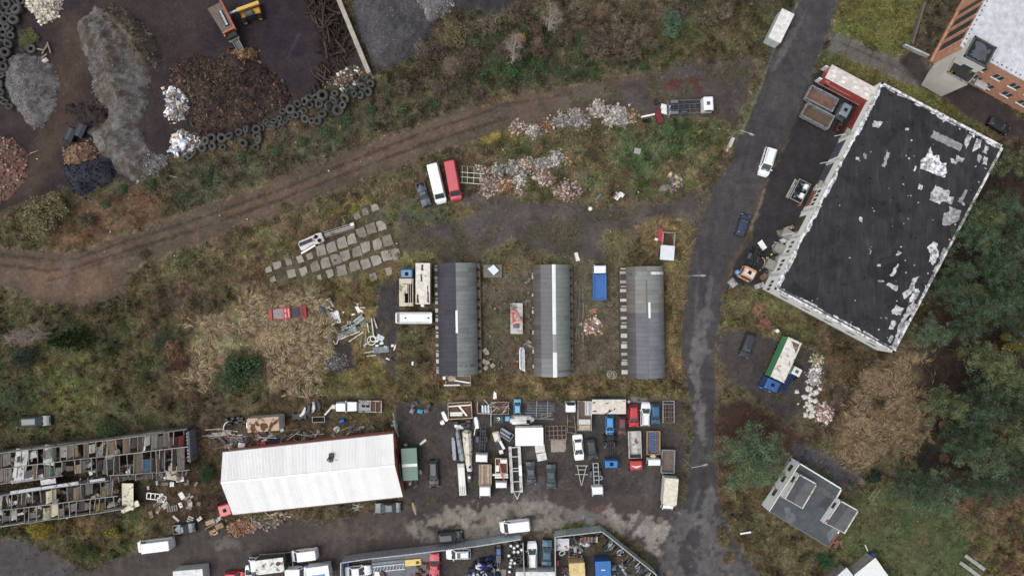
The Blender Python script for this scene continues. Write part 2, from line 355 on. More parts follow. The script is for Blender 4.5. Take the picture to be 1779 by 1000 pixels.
# thin markings that lie on the surfaces: ruts, worn strips, lighter slabs (polyline, half width, colour, strength)
LN = [
 ([(-160,428),(40,446),(100,452),(135,450),(200,425),(330,385),(500,325),(640,268),(730,232),(860,190)],2.6,(60,50,44),.6),
 ([(-160,452),(30,462),(80,470),(120,468),(200,442),(330,402),(500,342),(640,286),(740,250),(880,205)],2.6,(60,50,44),.6),
 ([(-160,440),(60,458),(120,458),(200,433),(330,393),(500,333),(640,277),(735,241),(870,198)],3.5,(108,88,74),.5),
 ([(0,430),(70,440),(120,440),(190,415),(320,372),(500,310)],2.5,(104,86,72),.4),
 ([(116,452),(112,492)],9,(110,100,96),.55),
 ([(1292,60),(1370,95)],1,(52,50,52),.6),([(1300,210),(1380,230)],1,(50,48,50),.6),([(1250,330),(1312,352)],1.2,(50,48,50),.6),([(1205,430),(1270,446)],1,(52,50,52),.6),([(1190,520),(1255,528)],1.2,(50,48,50),.6),([(1200,655),(1240,660)],1,(48,46,48),.6),([(1225,500),(1215,620),(1228,760),(1218,880)],1.1,(50,48,50),.5),([(1345,120),(1318,200),(1290,290),(1262,400)],1.1,(52,50,52),.5),([(1190,880),(1260,900)],1.2,(50,48,50),.5),([(1206,690),(1236,700),(1240,760)],3,(58,56,58),.5),([(1165,960),(1300,1000)],1.4,(54,52,54),.5),
 ([(80,488),(120,478),(180,455),(240,440)],2.0,(70,56,48),.5),
 ([(860,200),(1000,175),(1100,160),(1250,160)],5,(92,86,82),.35),
 ([(860,185),(1000,162),(1100,148),(1230,140)],3,(58,52,50),.35),
 ([(980,175),(1010,165),(1050,160)],8,(110,104,98),.35),
 ([(1213,600),(1207,640),(1214,690),(1222,760)],9,(108,104,104),.75),
 ([(1224,545),(1218,580),(1212,620)],12,(104,101,100),.7),
 ([(1236,480),(1228,540),(1222,600)],4,(104,102,104),.55),
 ([(1214,470),(1208,560)],3,(100,98,100),.4),
 ([(1233,850),(1230,880),(1226,915)],9,(110,108,108),.6),
 ([(1380,55),(1360,90),(1346,115)],6,(112,108,108),.5),
 ([(1400,20),(1385,50)],3,(104,102,102),.4),
 ([(1240,930),(1225,1000)],26,(104,100,101),.6),
 ([(1190,915),(1160,960),(1180,1010)],20,(102,98,98),.65),
 ([(1260,960),(1290,1010)],16,(102,98,98),.6),
 ([(1216,850),(1205,880),(1200,905)],3,(108,106,108),.35),
 ([(1330,315),(1312,370),(1298,415),(1270,462),(1258,490)],5.5,(80,72,58),.75),
 ([(1328,330),(1314,372),(1304,400)],2,(118,110,96),.6),
 ([(1360,250),(1382,205),(1400,170),(1410,140)],3,(74,68,56),.6),
 ([(1386,5),(1344,88),(1310,180),(1288,232)],2.2,(108,102,78),.85),
 ([(760,905),(860,890),(940,885)],16,(134,128,120),.8),
 ([(800,925),(900,910),(960,905)],16,(130,124,117),.75),
 ([(720,920),(750,930)],10,(130,124,117),.65),
 ([(940,880),(1000,892),(1060,905)],11,(122,117,112),.7),
 ([(1060,898),(1095,915)],15,(140,134,128),.8),
 ([(1105,910),(1150,922),(1135,945)],15,(142,137,131),.8),
 ([(1120,890),(1095,925),(1085,945)],4,(74,70,68),.8),
 ([(560,930),(700,912)],8,(92,82,74),.4),
 ([(380,945),(410,942)],8,(112,106,102),.55),
 ([(530,905),(660,930)],9,(98,86,78),.4),
 ([(1008,882),(1020,905)],9,(112,110,112),.6),
 ([(1015,880),(1040,880)],8,(100,76,68),.4),
 ([(1128,800),(1126,855)],9,(96,92,92),.5),
 ([(928,760),(932,860)],9,(104,98,96),.45),
 ([(940,850),(880,862)],10,(80,80,84),.4),
 ([(1460,75),(1520,100),(1600,140)],1.5,(60,58,48),.7),
 ([(1478,66),(1468,96)],1.2,(62,58,50),.6),
 ([(1520,82),(1508,115)],1.2,(62,58,50),.6),
 ([(1375,800),(1440,825)],5,(70,78,44),.5),
 ([(345,90),(470,60),(545,30)],1.2,(44,39,42),.6),
 ([(440,100),(470,40),(500,-20)],1.2,(44,39,42),.6),
 ([(460,150),(550,110)],1.2,(44,39,42),.5),
 ([(500,100),(520,60)],2,(80,76,84),.4),
 ([(700,380),(740,372),(780,400)],8,(62,60,62),.5),
 ([(1150,150),(1175,148)],7,(96,56,44),.7),
 ([(1205,142),(1212,152)],6,(92,52,44),.7),
 ([(1150,160),(1155,175)],4,(100,84,74),.5),
 ([(1140,365),(1175,360)],6,(60,50,46),.4),
 ([(1090,365),(1100,380)],4,(98,94,92),.5),
 ([(840,240),(890,236)],7,(122,102,56),.7),
 ([(920,300),(910,345)],9,(86,84,54),.5),
 ([(585,370),(640,345)],9,(112,98,56),.6),
 ([(400,300),(470,260)],12,(80,74,62),.4),
]
SPOTS = [(940,896,7,(84,76,70)),(840,903,6,(98,86,78)),(890,890,9,(92,80,72)),(1040,885,8,(104,80,70)),(1262,865,4,(70,66,66)),(1110,400,10,(92,80,68)),(1085,390,8,(70,68,68))]
X0, X1, Y0, Y1, ST = -220, 2000, -190, 1190, 3.0
gx = np.arange(X0, X1 + .1, ST); gy = np.arange(Y0, Y1 + .1, ST)
PX, PY = np.meshgrid(gx, gy)                      # pixel coordinates of the ground plan (10 to the metre)
n_big = fbm(PX, PY, 1 / 90., 5, 1); n_mid = fbm(PX, PY, 1 / 26., 4, 9); n_fin = fbm(PX, PY, 1 / 7., 3, 17)
wx = (fbm(PX, PY, 1 / 28., 4, 23) - .5) * 2; wy = (fbm(PX, PY, 1 / 9., 3, 31) - .5) * 2
def two(c1, c2):
    t = sstep(.36, .64, .55 * n_big + .45 * n_mid)[..., None]
    return lin3(c1) * (1 - t) + lin3(c2) * t
GC = two((76, 68, 54), (84, 76, 58)); GD = np.full(PX.shape, .7); GHT = np.full(PX.shape, .4)
CL = np.zeros(PX.shape, int); CN = ['g', 'yard', 'track', 'gravel', 'earth', 'lane', 'road', 'drive']
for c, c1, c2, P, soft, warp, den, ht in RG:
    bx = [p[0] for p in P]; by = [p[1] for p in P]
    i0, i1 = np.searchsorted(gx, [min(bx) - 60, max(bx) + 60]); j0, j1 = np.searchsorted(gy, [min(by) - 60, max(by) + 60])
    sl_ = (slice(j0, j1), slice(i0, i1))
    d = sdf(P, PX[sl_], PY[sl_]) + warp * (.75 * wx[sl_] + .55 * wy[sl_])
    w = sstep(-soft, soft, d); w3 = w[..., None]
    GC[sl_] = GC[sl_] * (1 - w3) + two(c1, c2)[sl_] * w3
    GD[sl_] = GD[sl_] * (1 - w) + den * w; GHT[sl_] = GHT[sl_] * (1 - w) + ht * w
    sub = CL[sl_]; sub[d > 0] = CN.index(c)
for P, hw, c, k in LN:
    bx = [p[0] for p in P]; by = [p[1] for p in P]
    i0, i1 = np.searchsorted(gx, [min(bx) - 70, max(bx) + 70]); j0, j1 = np.searchsorted(gy, [min(by) - 70, max(by) + 70])
    sl_ = (slice(j0, j1), slice(i0, i1))
    d = ldist(P, PX[sl_], PY[sl_]) + hw * (.9 * wx[sl_] + 1.1 * wy[sl_])
    w = (1 - sstep(hw * .75, hw * 1.3, d)) * k * sstep(.25, .5, n_fin[sl_] + .12)
    GC[sl_] = GC[sl_] * (1 - w[..., None]) + lin3(c) * w[..., None]
for x, y, r, c in SPOTS:
    d = np.hypot(PX - x, PY - y) + r * .6 * wy
    w = (1 - sstep(r * .6, r * 1.2, d))[..., None] * .8
    GC = GC * (1 - w) + lin3(c) * w
# natural mottling: patches of moss, bare earth, pale dry stalks
veg = (CL == 0)
mot = (fbm(PX, PY, 1 / 14., 4, 41) - .5); mo2 = (fbm(PX, PY, 1 / 5., 3, 47) - .5); hue = (fbm(PX, PY, 1 / 45., 4, 53) - .5)
GC = GC * (1 + (np.where(veg, 1.6, .5) * mot + np.where(veg, 1.05, .36) * mo2) * np.where(veg & (GHT < .27), .5, 1))[..., None]
GC[..., 1] *= 1 + np.where(veg, .26, .05) * hue; GC[..., 0] *= 1 - np.where(veg, .28, .03) * hue
moss = (sstep(.53, .66, fbm(PX, PY, 1 / 34., 5, 91)) * (CL == 3) * .6)[..., None]; GC = GC * (1 - moss) + two((88, 82, 60), (78, 76, 56)) * moss
GC = GC * np.where(veg, 1.42, 1.0 + .9 * sstep(.1, .6, GD))[..., None]; stk = fbm(PX, PY * .2, 1 / 5., 3, 97) - .5; GC = GC * (1 + np.where((CL == 6) | (CL == 5), .34, 0) * stk)[..., None]; GD = np.where(CL == 3, np.maximum(GD, moss[..., 0]), GD)
gr = sstep(.56, .72, fbm(PX, PY, 1 / 17., 4, 61))[..., None] * veg[..., None] * sstep(.3, .9, GD)[..., None] * .55
GC = GC * (1 - gr) + GC * np.array((.76, 1.03, .74)) * gr
# sprinkled grit and litter dots on the harder ground
dots = (NR.rand(*PX.shape) > .992) & (CL != 0) & (CL != 6)
GC[dots] *= 1.55
GZ = np.where(veg, (n_mid - .5) * .5 + (n_fin - .5) * .25, (n_mid - .5) * .05 + (n_fin - .5) * np.where((CL == 2) | (CL == 1), .08, .02))
inner = sstep(0, 40, np.minimum(np.minimum(PX - X0, X1 - PX), np.minimum(PY - Y0, Y1 - PY)))
GZ = GZ * inner
def gz(px, py):
    i = int(np.clip((px - X0) / ST, 0, PX.shape[1] - 1)); j = int(np.clip((py - Y0) / ST, 0, PX.shape[0] - 1)); return GZ[j, i]
def gfield(A, px, py):
    i = np.clip(((px - X0) / ST).round().astype(int), 0, PX.shape[1] - 1); j = np.clip(((py - Y0) / ST).round().astype(int), 0, PX.shape[0] - 1)
    return A[j, i]
ny, nx = PX.shape
VV = np.stack([(PX - 889.5) / 10, (500 - PY) / 10, GZ], -1).reshape(-1, 3); CCv = GC.reshape(-1, 3)
idx = np.arange(ny * nx).reshape(ny, nx)
F4 = np.stack([idx[1:, :-1], idx[1:, 1:], idx[:-1, 1:], idx[:-1, :-1]], -1).reshape(-1, 4)
FC = CL[:-1, :-1].reshape(-1)
SETT = {'g': ('ground', 'soil'), 'yard': ('hardstanding', 'soil'), 'track': ('dirt_track', 'soil'), 'gravel': ('gravel_yard', 'soil'), 'earth': ('bare_earth', 'soil'), 'lane': ('lane', 'asphalt'), 'road': ('road', 'asphalt'), 'drive': ('driveway', 'asphalt')}
STRUCT = {}
for k, c in enumerate(CN):
    f = F4[FC == k]
    if not len(f): continue
    u, inv = np.unique(f.ravel(), return_inverse=True)
    me = npmesh(SETT[c][0], VV[u], inv.reshape(-1, 4), CCv[u], SETT[c][1], True)
    STRUCT[c] = tag(link(SETT[c][0], me), kind='structure')
# the country beyond, out to the horizon
bx0, bx1, by0, by1 = (X0 - 889.5) / 10, (gx[-1] - 889.5) / 10, (500 - gy[-1]) / 10, (500 - Y0) / 10
rings = [[(bx0, by0), (bx1, by0), (bx1, by1), (bx0, by1)]]
for s in (60, 300, 1500, 4500): rings.append([(bx0 - s, by0 - s), (bx1 + s, by0 - s), (bx1 + s, by1 + s), (bx0 - s, by1 + s)])
mb = MB(); mb.loft([[(x, y, 0) for x, y in r] for r in rings], cap=False)
me = npmesh('terrain', mb.v, mb.f, np.tile(lin3((78, 74, 54)), (len(mb.v), 1)), 'soil')
tag(link('terrain', me), kind='structure')
# ------------------------------------------------------------------ buildings
def sp(pts, z):           # roof outline seen in the plan at height z -> world x,y
    return [G(x, y, z) for x, y in pts]
def lerp(a, b, t): return tuple(a[i] + (b[i] - a[i]) * t for i in range(len(a)))
def wallquad(mb, a, b, z0, z1, t=.25, inward=None):
    """wall from a to b as a solid of thickness t on its left side"""
    dx, dy = b[0] - a[0], b[1] - a[1]; L = hypot(dx, dy); nx_, ny_ = -dy / L * t, dx / L * t
    mb.hull8([(a[0], a[1], z0), (b[0], b[1], z0), (b[0] + nx_, b[1] + ny_, z0), (a[0] + nx_, a[1] + ny_, z0)],
             [(a[0], a[1], z1), (b[0], b[1], z1), (b[0] + nx_, b[1] + ny_, z1), (a[0] + nx_, a[1] + ny_, z1)])
def onwall(a, b, u0, u1, z0, z1, out=.03, thick=.06):
    """a plate on the outer (right) side of the wall a->b between metres u0..u1"""
    dx, dy = b[0] - a[0], b[1] - a[1]; L = hypot(dx, dy); ex, ey = dx / L, dy / L; nx_, ny_ = ey, -ex
    m = MB(); P = lambda u, o, z: (a[0] + ex * u + nx_ * o, a[1] + ey * u + ny_ * o, z)
    m.hull8([P(u0, out - thick, z0), P(u1, out - thick, z0), P(u1, out, z0), P(u0, out, z0)], [P(u0, out - thick, z1), P(u1, out - thick, z1), P(u1, out, z1), P(u0, out, z1)])
    return m
def blob(cx, cy, rx, ry, rz, n=18, j=.3, seed=0):
    r = random.Random(seed); out = []
    for i in range(n):
        a = 2 * pi * i / n; k = 1 + r.uniform(-j, j)
        x, y = rx * k * cos(a), ry * k * sin(a)
        out.append((cx + x * cos(rz) - y * sin(rz), cy + x * sin(rz) + y * cos(rz)))
    return out
def ragged(pts, step=.35, amp=.12, seed=0):
    r = random.Random(seed); o = []
    for i in range(len(pts)):
        a, b = pts[i], pts[(i + 1) % len(pts)]; n = max(1, int(hypot(b[0] - a[0], b[1] - a[1]) / step))
        for k in range(n):
            p = lerp(a, b, k / n); o.append((p[0] + r.uniform(-amp, amp), p[1] + r.uniform(-amp, amp)))
    return o

# materials of the roofs
def tarmat():
    m, nt, p = _nodes('tar_roof')
    ge = nt.nodes.new('ShaderNodeNewGeometry')
    mp = nt.nodes.new('ShaderNodeMapping'); mp.inputs['Rotation'].default_value = (0, 0, R(-27.5)); mp.inputs['Scale'].default_value = (1.0, .12, 1)
    nt.links.new(ge.outputs['Position'], mp.inputs[0])
    n1 = noise(nt, 1.8, 5, .7, mp.outputs[0]); n2 = noise(nt, .5, 5, .6, ge.outputs['Position']); n3 = noise(nt, .9, 2, .5, ge.outputs['Position'])
    c1 = ramp(nt, n1.outputs[0], [(.3, S(46, 45, 48)), (.6, S(60, 59, 62)), (.72, S(80, 78, 79)), (.8, S(104, 97, 90))])
    c2 = ramp(nt, n2.outputs[0], [(.3, g4(.68)), (.7, g4(1.15))])
    c3 = ramp(nt, n3.outputs[0], [(.3, g4(.5)), (.37, g4(1))])
    c = mix(nt, 1, c1.outputs[0], c2.outputs[0], 'MULTIPLY'); c = mix(nt, 1, c, c3.outputs[0], 'MULTIPLY')
    n4 = noise(nt, .2, 5, .62, ge.outputs['Position'], .4); c4 = ramp(nt, n4.outputs[0], [(.4, g4(.62)), (.46, g4(.92)), (.62, g4(1.0)), (.7, (1.22, 1.2, 1.16, 1))]); c = mix(nt, 1, c, c4.outputs[0], 'MULTIPLY')
    nt.links.new(c, p.inputs['Base Color']); p.inputs['Roughness'].default_value = .75; p.inputs['Specular IOR Level'].default_value = .25
tarmat()
def patchmat():
    m, nt, p = _nodes('peeled')
    oi = nt.nodes.new('ShaderNodeObjectInfo'); ge = nt.nodes.new('ShaderNodeNewGeometry')
    n1 = noise(nt, 1.7, 5, .62, ge.outputs['Position'])
    f = ramp(nt, n1.outputs[0], [(.4, g4(0)), (.58, g4(1))])
    c = mix(nt, f.outputs[0], S(126, 124, 126), oi.outputs['Color']); nt.links.new(c, p.inputs['Base Color']); p.inputs['Roughness'].default_value = .85
patchmat()
def sheetmat():
    """weathered roofing sheets: the object's colour, dirt streaks running down the slope (x)"""
    m, nt, p = _nodes('roof_sheet')
    oi = nt.nodes.new('ShaderNodeObjectInfo'); ge = nt.nodes.new('ShaderNodeNewGeometry')
    mp = nt.nodes.new('ShaderNodeMapping'); mp.inputs['Scale'].default_value = (.25, 2.6, .3); nt.links.new(ge.outputs['Position'], mp.inputs[0])
    n1 = noise(nt, 1.6, 6, .7, mp.outputs[0]); r1 = ramp(nt, n1.outputs[0], [(.3, g4(.88)), (.68, g4(1.05))])
    n2 = noise(nt, .5, 5, .6, ge.outputs['Position']); r2 = ramp(nt, n2.outputs[0], [(.3, (.86, .83, .82)), (.6, (1, 1, 1))])
    c = mix(nt, 1, oi.outputs['Color'], r1.outputs[0], 'MULTIPLY'); c = mix(nt, 1, c, r2.outputs[0], 'MULTIPLY')
    nt.links.new(c, p.inputs['Base Color']); p.inputs['Roughness'].default_value = .7; p.inputs['Specular IOR Level'].default_value = .25
sheetmat()

WHITE = S(226, 226, 222); OFFW = S(206, 204, 196)
# ---- the flat-roofed workshop hall on the right
BH = 5.6
tl, tr, br_, bl = sp([(1532, 142), (1745, 254), (1553, 613), (1345, 502)], BH)
hall = thing('workshop_hall', 'long white two-storey hall with flat black tar roof and peeling white patches', 'building', (0, 0, 0))
m = MB(); m.prism([bl, br_, tr, tl], -.3, BH - .25); part('wall', m, 'plaster', S(240, 240, 234), hall)
roof = part('roof', MB().prism([lerp(bl, tr, .006), lerp(br_, tl, .008), lerp(tr, bl, .006), lerp(tl, br_, .008)], BH - .24, BH - .1), 'tar_roof', None, hall)
wlen = hypot(bl[0] - tl[0], bl[1] - tl[1])
for a, b, k in ((tl, bl, 0), (bl, br_, 1), (br_, tr, 2), (tr, tl, 3)):
    m = MB(); wallquad(m, a, b, BH - .24, BH + .02, .38); part('parapet', m, 'peeled', S(224, 224, 226), hall)
# ragged flaking strips inside the parapet
def rl(u, v):  # u along the long side (top-left to bottom-left), v across to the right
    return lerp(lerp(tl, tr, v), lerp(bl, br_, v), u)
def peel(f, n, wmin, wmax, col, seg=.11, gap=0.0):
    """ragged strips of flaking felt: f(t, w) gives the roof point at t along the edge, w metres inwards"""
    t = 0.0
    while t < 1:
        t1 = min(1, t + rnd.uniform(.5, 1.2) * seg); m_ = max(3, int((t1 - t) * n)); ws = []; w_ = rnd.uniform(wmin, wmax)
        for i in range(m_ + 1):
            w_ = min(wmax, max(wmin, w_ + rnd.gauss(0, (wmax - wmin) * .35))); ws.append(w_)
        P = [f(t + (t1 - t) * i / m_, .02) for i in range(m_ + 1)] + [f(t + (t1 - t) * i / m_, ws[i]) for i in range(m_, -1, -1)]
        part('peeling_edge', MB().prism(P, BH - .1, BH - .07 + rnd.uniform(0, .012)), 'peeled', S(*col), roof); t = t1 + (rnd.uniform(0, gap) if gap else 0)
Wd_ = hypot(tr[0] - tl[0], tr[1] - tl[1])
peel(lambda t, w: rl(t, .016 + w / Wd_), 110, .05, .4, (208, 214, 218), .08)
peel(lambda t, w: rl(.985 - w / wlen, t), 60, .04, .38, (206, 214, 218), .12)
peel(lambda t, w: rl(.012 + w / wlen, t), 60, .03, .3, (206, 206, 210), .12, .04)
peel(lambda t, w: rl(.5 + .5 * t, .985 - w / Wd_), 60, .05, .55, (176, 176, 178), .12, .08)
def roofpatch(pts, col=(214, 214, 218), amp=.1, seed=0, thick=.03):
    P = ragged(sp(pts, BH), .3, amp, seed)
    part('roof_patch', MB().prism(P, BH - .1, BH - .1 + thick), 'peeled', S(*col), roof)
RPS = [([(1617,255),(1622,272),(1630,268),(1634,282),(1644,284),(1645,300),(1641,309),(1625,303),(1600,292),(1599,279),(1608,272)],(232,232,236)),
 ([(1623,227),(1673,250),(1668,263),(1617,238)],(150,152,154)),
 ([(1625,322),(1650,332),(1650,340),(1658,343),(1654,356),(1640,350),(1632,354),(1615,348),(1618,334)],(196,196,200)),
 ([(1650,358),(1670,366),(1666,382),(1650,392),(1637,390),(1640,370),(1649,368)],(176,176,180)),
 ([(1622,418),(1630,422),(1627,430),(1632,436),(1630,446),(1622,460),(1614,454),(1617,440),(1612,430)],(214,214,218)),
 ([(1560,458),(1562,461),(1552,480),(1546,478)],(200,200,204)),
 ([(1587,483),(1598,480),(1590,492),(1588,505),(1578,514),(1572,520),(1567,510),(1580,500)],(200,200,204)),
 ([(1592,500),(1600,506),(1592,520),(1580,525),(1582,515)],(214,214,218)),
 ([(1558,530),(1571,535),(1566,547),(1552,546),(1549,540)],(206,206,210)),
 ([(1550,556),(1558,558),(1553,572),(1545,570)],(200,200,204)),
 ([(1549,581),(1553,584),(1548,596),(1542,592)],(220,220,222)),
 ([(1580,530),(1590,522),(1586,540),(1570,560),(1563,575),(1560,596),(1555,590),(1562,565)],(190,190,194)),
 ([(1519,209),(1534,212),(1528,223),(1516,219)],(200,204,206)),
 ([(1662,270),(1676,274),(1672,282),(1661,278)],(196,196,200)), ([(1653,275),(1664,281),(1661,286),(1652,281)],(196,196,200)),
 ([(1682,232),(1688,236),(1684,250),(1678,258),(1676,245)],(204,204,208)), ([(1697,240),(1707,244),(1702,258),(1690,264),(1694,250)],(206,206,208)),
 ([(1712,252),(1718,256),(1714,268),(1708,266)],(200,200,204)), ([(1710,270),(1717,274),(1714,288),(1708,284)],(190,190,196)),
 ([(1678,329),(1682,331),(1672,352),(1664,350)],(150,150,154)), ([(1672,350),(1678,356),(1676,358),(1668,352)],(170,170,174)),
 ([(1542,264),(1547,266),(1537,291),(1532,289)],(180,180,184)), ([(1500,265),(1507,268),(1504,276),(1500,273)],(186,186,190)),
 ([(1596,319),(1604,322),(1602,330),(1596,327)],(204,204,208)), ([(1590,288),(1594,290),(1591,298),(1588,297)],(210,210,214)),
 ([(1561,436),(1566,438),(1562,445),(1557,443)],(196,196,200)), ([(1543,490),(1560,497),(1558,506),(1541,496)],(190,190,194)),
 ([(1494,376),(1500,378),(1498,386),(1493,384)],(190,190,196)), ([(1527,485),(1537,487),(1536,490),(1526,489)],(186,186,190)),
 ([(1553,597),(1562,600),(1556,610),(1550,606)],(214,214,216)), ([(1512,433),(1516,436),(1512,442),(1510,440)],(196,196,200)),
 ([(1715,243),(1735,253),(1730,256),(1712,247)],(214,214,218)), ([(1625,190),(1648,203),(1640,212),(1634,205),(1628,200)],(216,216,220)),
 ([(1691,228),(1694,230),(1692,240),(1690,238)],(220,220,222)), ([(1700,268),(1706,272),(1702,282),(1698,278)],(190,190,194))]
for i, (P, c) in enumerate(RPS): roofpatch(P, c, .12, i)
for i in range(64):   # scattered flakes
    u, v = rnd.random(), min(.97, rnd.random() ** .6); x, y = rl(u, v); s = rnd.uniform(.05, .15)
    part('roof_flake', MB().prism(blob(x, y, s, s * rnd.uniform(.6, 1.6), rnd.random() * 3, 6, .3, i), BH - .1, BH - .08), 'peeled', S(206, 206, 210), roof)
for k in range(1, 20):
    part('felt_seam', MB().bar((*rl(.02, k / 20), BH - .096), (*rl(.98, k / 20), BH - .096), .05, .014), 'tar_roof', None, roof)
for i, (u, v) in enumerate([(.34, .1), (.13, .32), (.7, .6)]):
    x, y = rl(u, v); part('roof_vent', MB().cbox(x - .25, x + .25, y - .2, y + .2, BH - .1, BH + .2), 'matte', S(200, 200, 200), roof)
m = MB(); a = rl(.335, .085); b = rl(.345, .125); m.bar((*a, BH + .02), (*b, BH + .02), .12, .1); part('roof_pipe', m, 'steel', S(190, 190, 190), roof)
# west wall: gates, windows, panels (metres along tl->bl)
A, B = tl, bl
A, B = tl, bl   # outer side is to the right of tl->bl (west)
for u0, u1, z0, z1, c, nm in ((2.6, 8.4, .0, 3.3, (164, 84, 76), 'gate'), (10.2, 13.4, 0, 3.2, (104, 110, 120), 'gate'), (14.6, 18.2, 0, 3.2, (100, 106, 116), 'gate'), (19.6, 22.6, 0.2, 2.1, (172, 116, 88), 'wall_panel'), (24.6, 28.0, 0, 3.1, (98, 88, 74), 'gate')):
    g_ = part(nm, onwall(A, B, u0, u1, z0, z1, .05), 'worn', S(*c), hall)
    if nm == 'gate':
        for k in range(1, 4): part('gate_rail', onwall(A, B, u0 + (u1 - u0) * k / 4 - .04, u0 + (u1 - u0) * k / 4 + .04, z0, z1, .09, .03), 'worn', S(*[v * .8 for v in c]), g_)
for u in (19.8, 20.6, 21.4, 22.2, 29.5, 30.3, 31.2, 33.0, 33.8, 34.6, 37.0, 37.7, 38.4):
    w_ = part('window', onwall(A, B, u, u + .5, 2.4, 3.7, .03), 'glass', None, hall)
    part('sill', onwall(A, B, u - .05, u + .55, 2.28, 2.36, .12, .12), 'matte', S(210, 210, 208), w_)
for u in (2, 9.2, 14, 18.8, 23.4, 28.6, 32, 35.8):
    part('pilaster', onwall(A, B, u, u + .4, 0, BH - .3, .14, .13), 'matte', S(214, 214, 208), hall)
for u in (9.0, 18.9): part('canopy', onwall(A, B, u - .5, u + .5, 3.5, 3.62, .9, .9), 'matte', S(150, 146, 140), hall)
for i, u in enumerate((9, 14.2, 27.8)):   # conduits sticking out
    a = lerp((*A, 0), (*B, 0), u / wlen); part('bracket', MB().bar((a[0], a[1], 3.6), (a[0] - 2.6, a[1] - .5, 3.2), .12, .08), 'steel', S(190, 190, 188), hall)
# loading bays at the lower end of the west wall
for u in (27.6, 30.4, 33.6):
    m = onwall(A, B, u, u + 1.6, 0, 1.2, 1.7, 1.7); part('loading_dock', m, 'concrete', S(150, 148, 142), hall)
# south wall windows
A, B = bl, br_
for u in (2.2, 6.4, 10.6, 15.0, 19.0):
    w_ = part('window', onwall(A, B, u, u + 1.5, 2.5, 3.5, .03), 'glass', None, hall)
    part('sill', onwall(A, B, u - .05, u + 1.55, 2.38, 2.46, .12, .12), 'matte', S(205, 205, 200), w_)
part('plinth', onwall(A, B, 0, hypot(B[0] - A[0], B[1] - A[1]), -.2, .5, .06, .1), 'concrete', S(150, 150, 145), hall)

# ---- orange office block, top right, with its white stair towers
OH = 8.0
o1, o2, o3 = sp([(1713, 0), (1677, 65), (1779, 138)], OH)
ex = (o3[0] - sp([(1720, 106)], OH)[0][0], o3[1] - sp([(1720, 106)], OH)[0][1])
o2 = sp([(1668, 80)], OH)[0]
L_ = hypot(*ex); exn = (ex[0] / L_, ex[1] / L_); up = (-exn[1], exn[0])
c0 = o2; c1_ = (c0[0] + exn[0] * 34, c0[1] + exn[1] * 34); c2_ = (c1_[0] + up[0] * 26, c1_[1] + up[1] * 26); c3_ = (c0[0] + up[0] * 26, c0[1] + up[1] * 26)
off = thing('office_block', 'orange office block with pale grey flat roof at the top right', 'building', (0, 0, 0))
part('wall', MB().prism([c0, c1_, c2_, c3_], -.3, OH - .15), 'matte', S(212, 158, 132), off)
rf = part('roof', MB().prism([c0, c1_, c2_, c3_], OH - .15, OH), 'concrete', S(206, 208, 214), off)
for k in range(1, 24):   # felt strips
    t = k / 24; a = lerp(c0, c1_, t); b = lerp(c3_, c2_, t)
    part('felt_seam', MB().bar((*a, OH + .004), (*b, OH + .004), .05, .02), 'concrete', S(186, 188, 194), rf)
for k in range(40):
    t = (k + .5) / 40; a = lerp(c0, c1_, t); part('snow_guard', MB().box(a[0] + .3, a[0] + .48, a[1] + .25, a[1] + .43, OH, OH + .15), 'steel', S(120, 122, 130), rf)
for k in range(30):
    a = lerp(c0, c3_, (k + .5) / 30); part('snow_guard', MB().box(a[0] + .3, a[0] + .48, a[1] - .1, a[1] + .08, OH, OH + .15), 'steel', S(120, 122, 130), rf)
A, B = c0, c1_
for u, z in ((5.2, 4.9), (8.3, 4.9), (11.4, 4.9), (14.5, 4.9), (5.4, 1.9), (6.6, 1.9), (9.2, 1.5), (12.4, 1.9), (15.5, 1.9)):
    w_ = part('window', onwall(A, B, u, u + 1.5, z, z + 1.25, .03), 'glass', None, off)
    part('frame', onwall(A, B, u + .7, u + .8, z, z + 1.25, .06, .05), 'matte', WHITE, w_)
    part('sill', onwall(A, B, u - .1, u + 1.6, z - .16, z - .02, .2, .2), 'matte', WHITE, w_)
part('door', onwall(A, B, 7.9, 9.1, 0, 2.1, .05), 'matte', S(190, 196, 200), off)
part('canopy', onwall(A, B, 7.5, 9.6, 2.3, 2.42, 1.1, 1.1), 'matte', S(190, 192, 194), off)
# west side: glazed bays between orange pilasters
A, B = c3_, c0
Lw = hypot(B[0] - A[0], B[1] - A[1])
for k in range(9):
    u = Lw - 1.0 - k * 2.35
    part('window_bay', onwall(A, B, u - 2.0, u - .35, .7, OH - .6, .02), 'glass', None, off)
    part('pilaster', onwall(A, B, u - .35, u, 0, OH - .2, .2, .2), 'matte', S(216, 164, 138), off)
part('wall_base', onwall(A, B, 0, Lw, 0, .7, .3, .3), 'matte', S(216, 164, 138), off)
part('wall_panel', onwall(A, B, Lw - 21.5, Lw - 9.6, .71, OH - .2, .24, .2), 'matte', S(216, 164, 138), off)
TH = 9.6
tower = thing('stair_tower', 'tall white stair tower with dark flat roof against the orange block', 'building')
ta = sp([(1694, 62), (1732, 83), (1713, 118), (1674, 98)], TH)[::-1]
part('wall', MB().prism(ta, -.3, TH - .12), 'plaster', S(214, 212, 204), tower)
def inset(P, d):
    c = (sum(p[0] for p in P) / len(P), sum(p[1] for p in P) / len(P)); return [lerp(p, c, d / (hypot(p[0] - c[0], p[1] - c[1]))) for p in P]
r_ = part('roof', MB().prism(inset(ta, .35), TH - .12, TH - .06), 'tar_roof', None, tower)
part('roof_patch', MB().prism(ragged(inset(ta, 1.1), .4, .35, 3), TH - .06, TH - .045), 'concrete', S(96, 98, 104), r_)
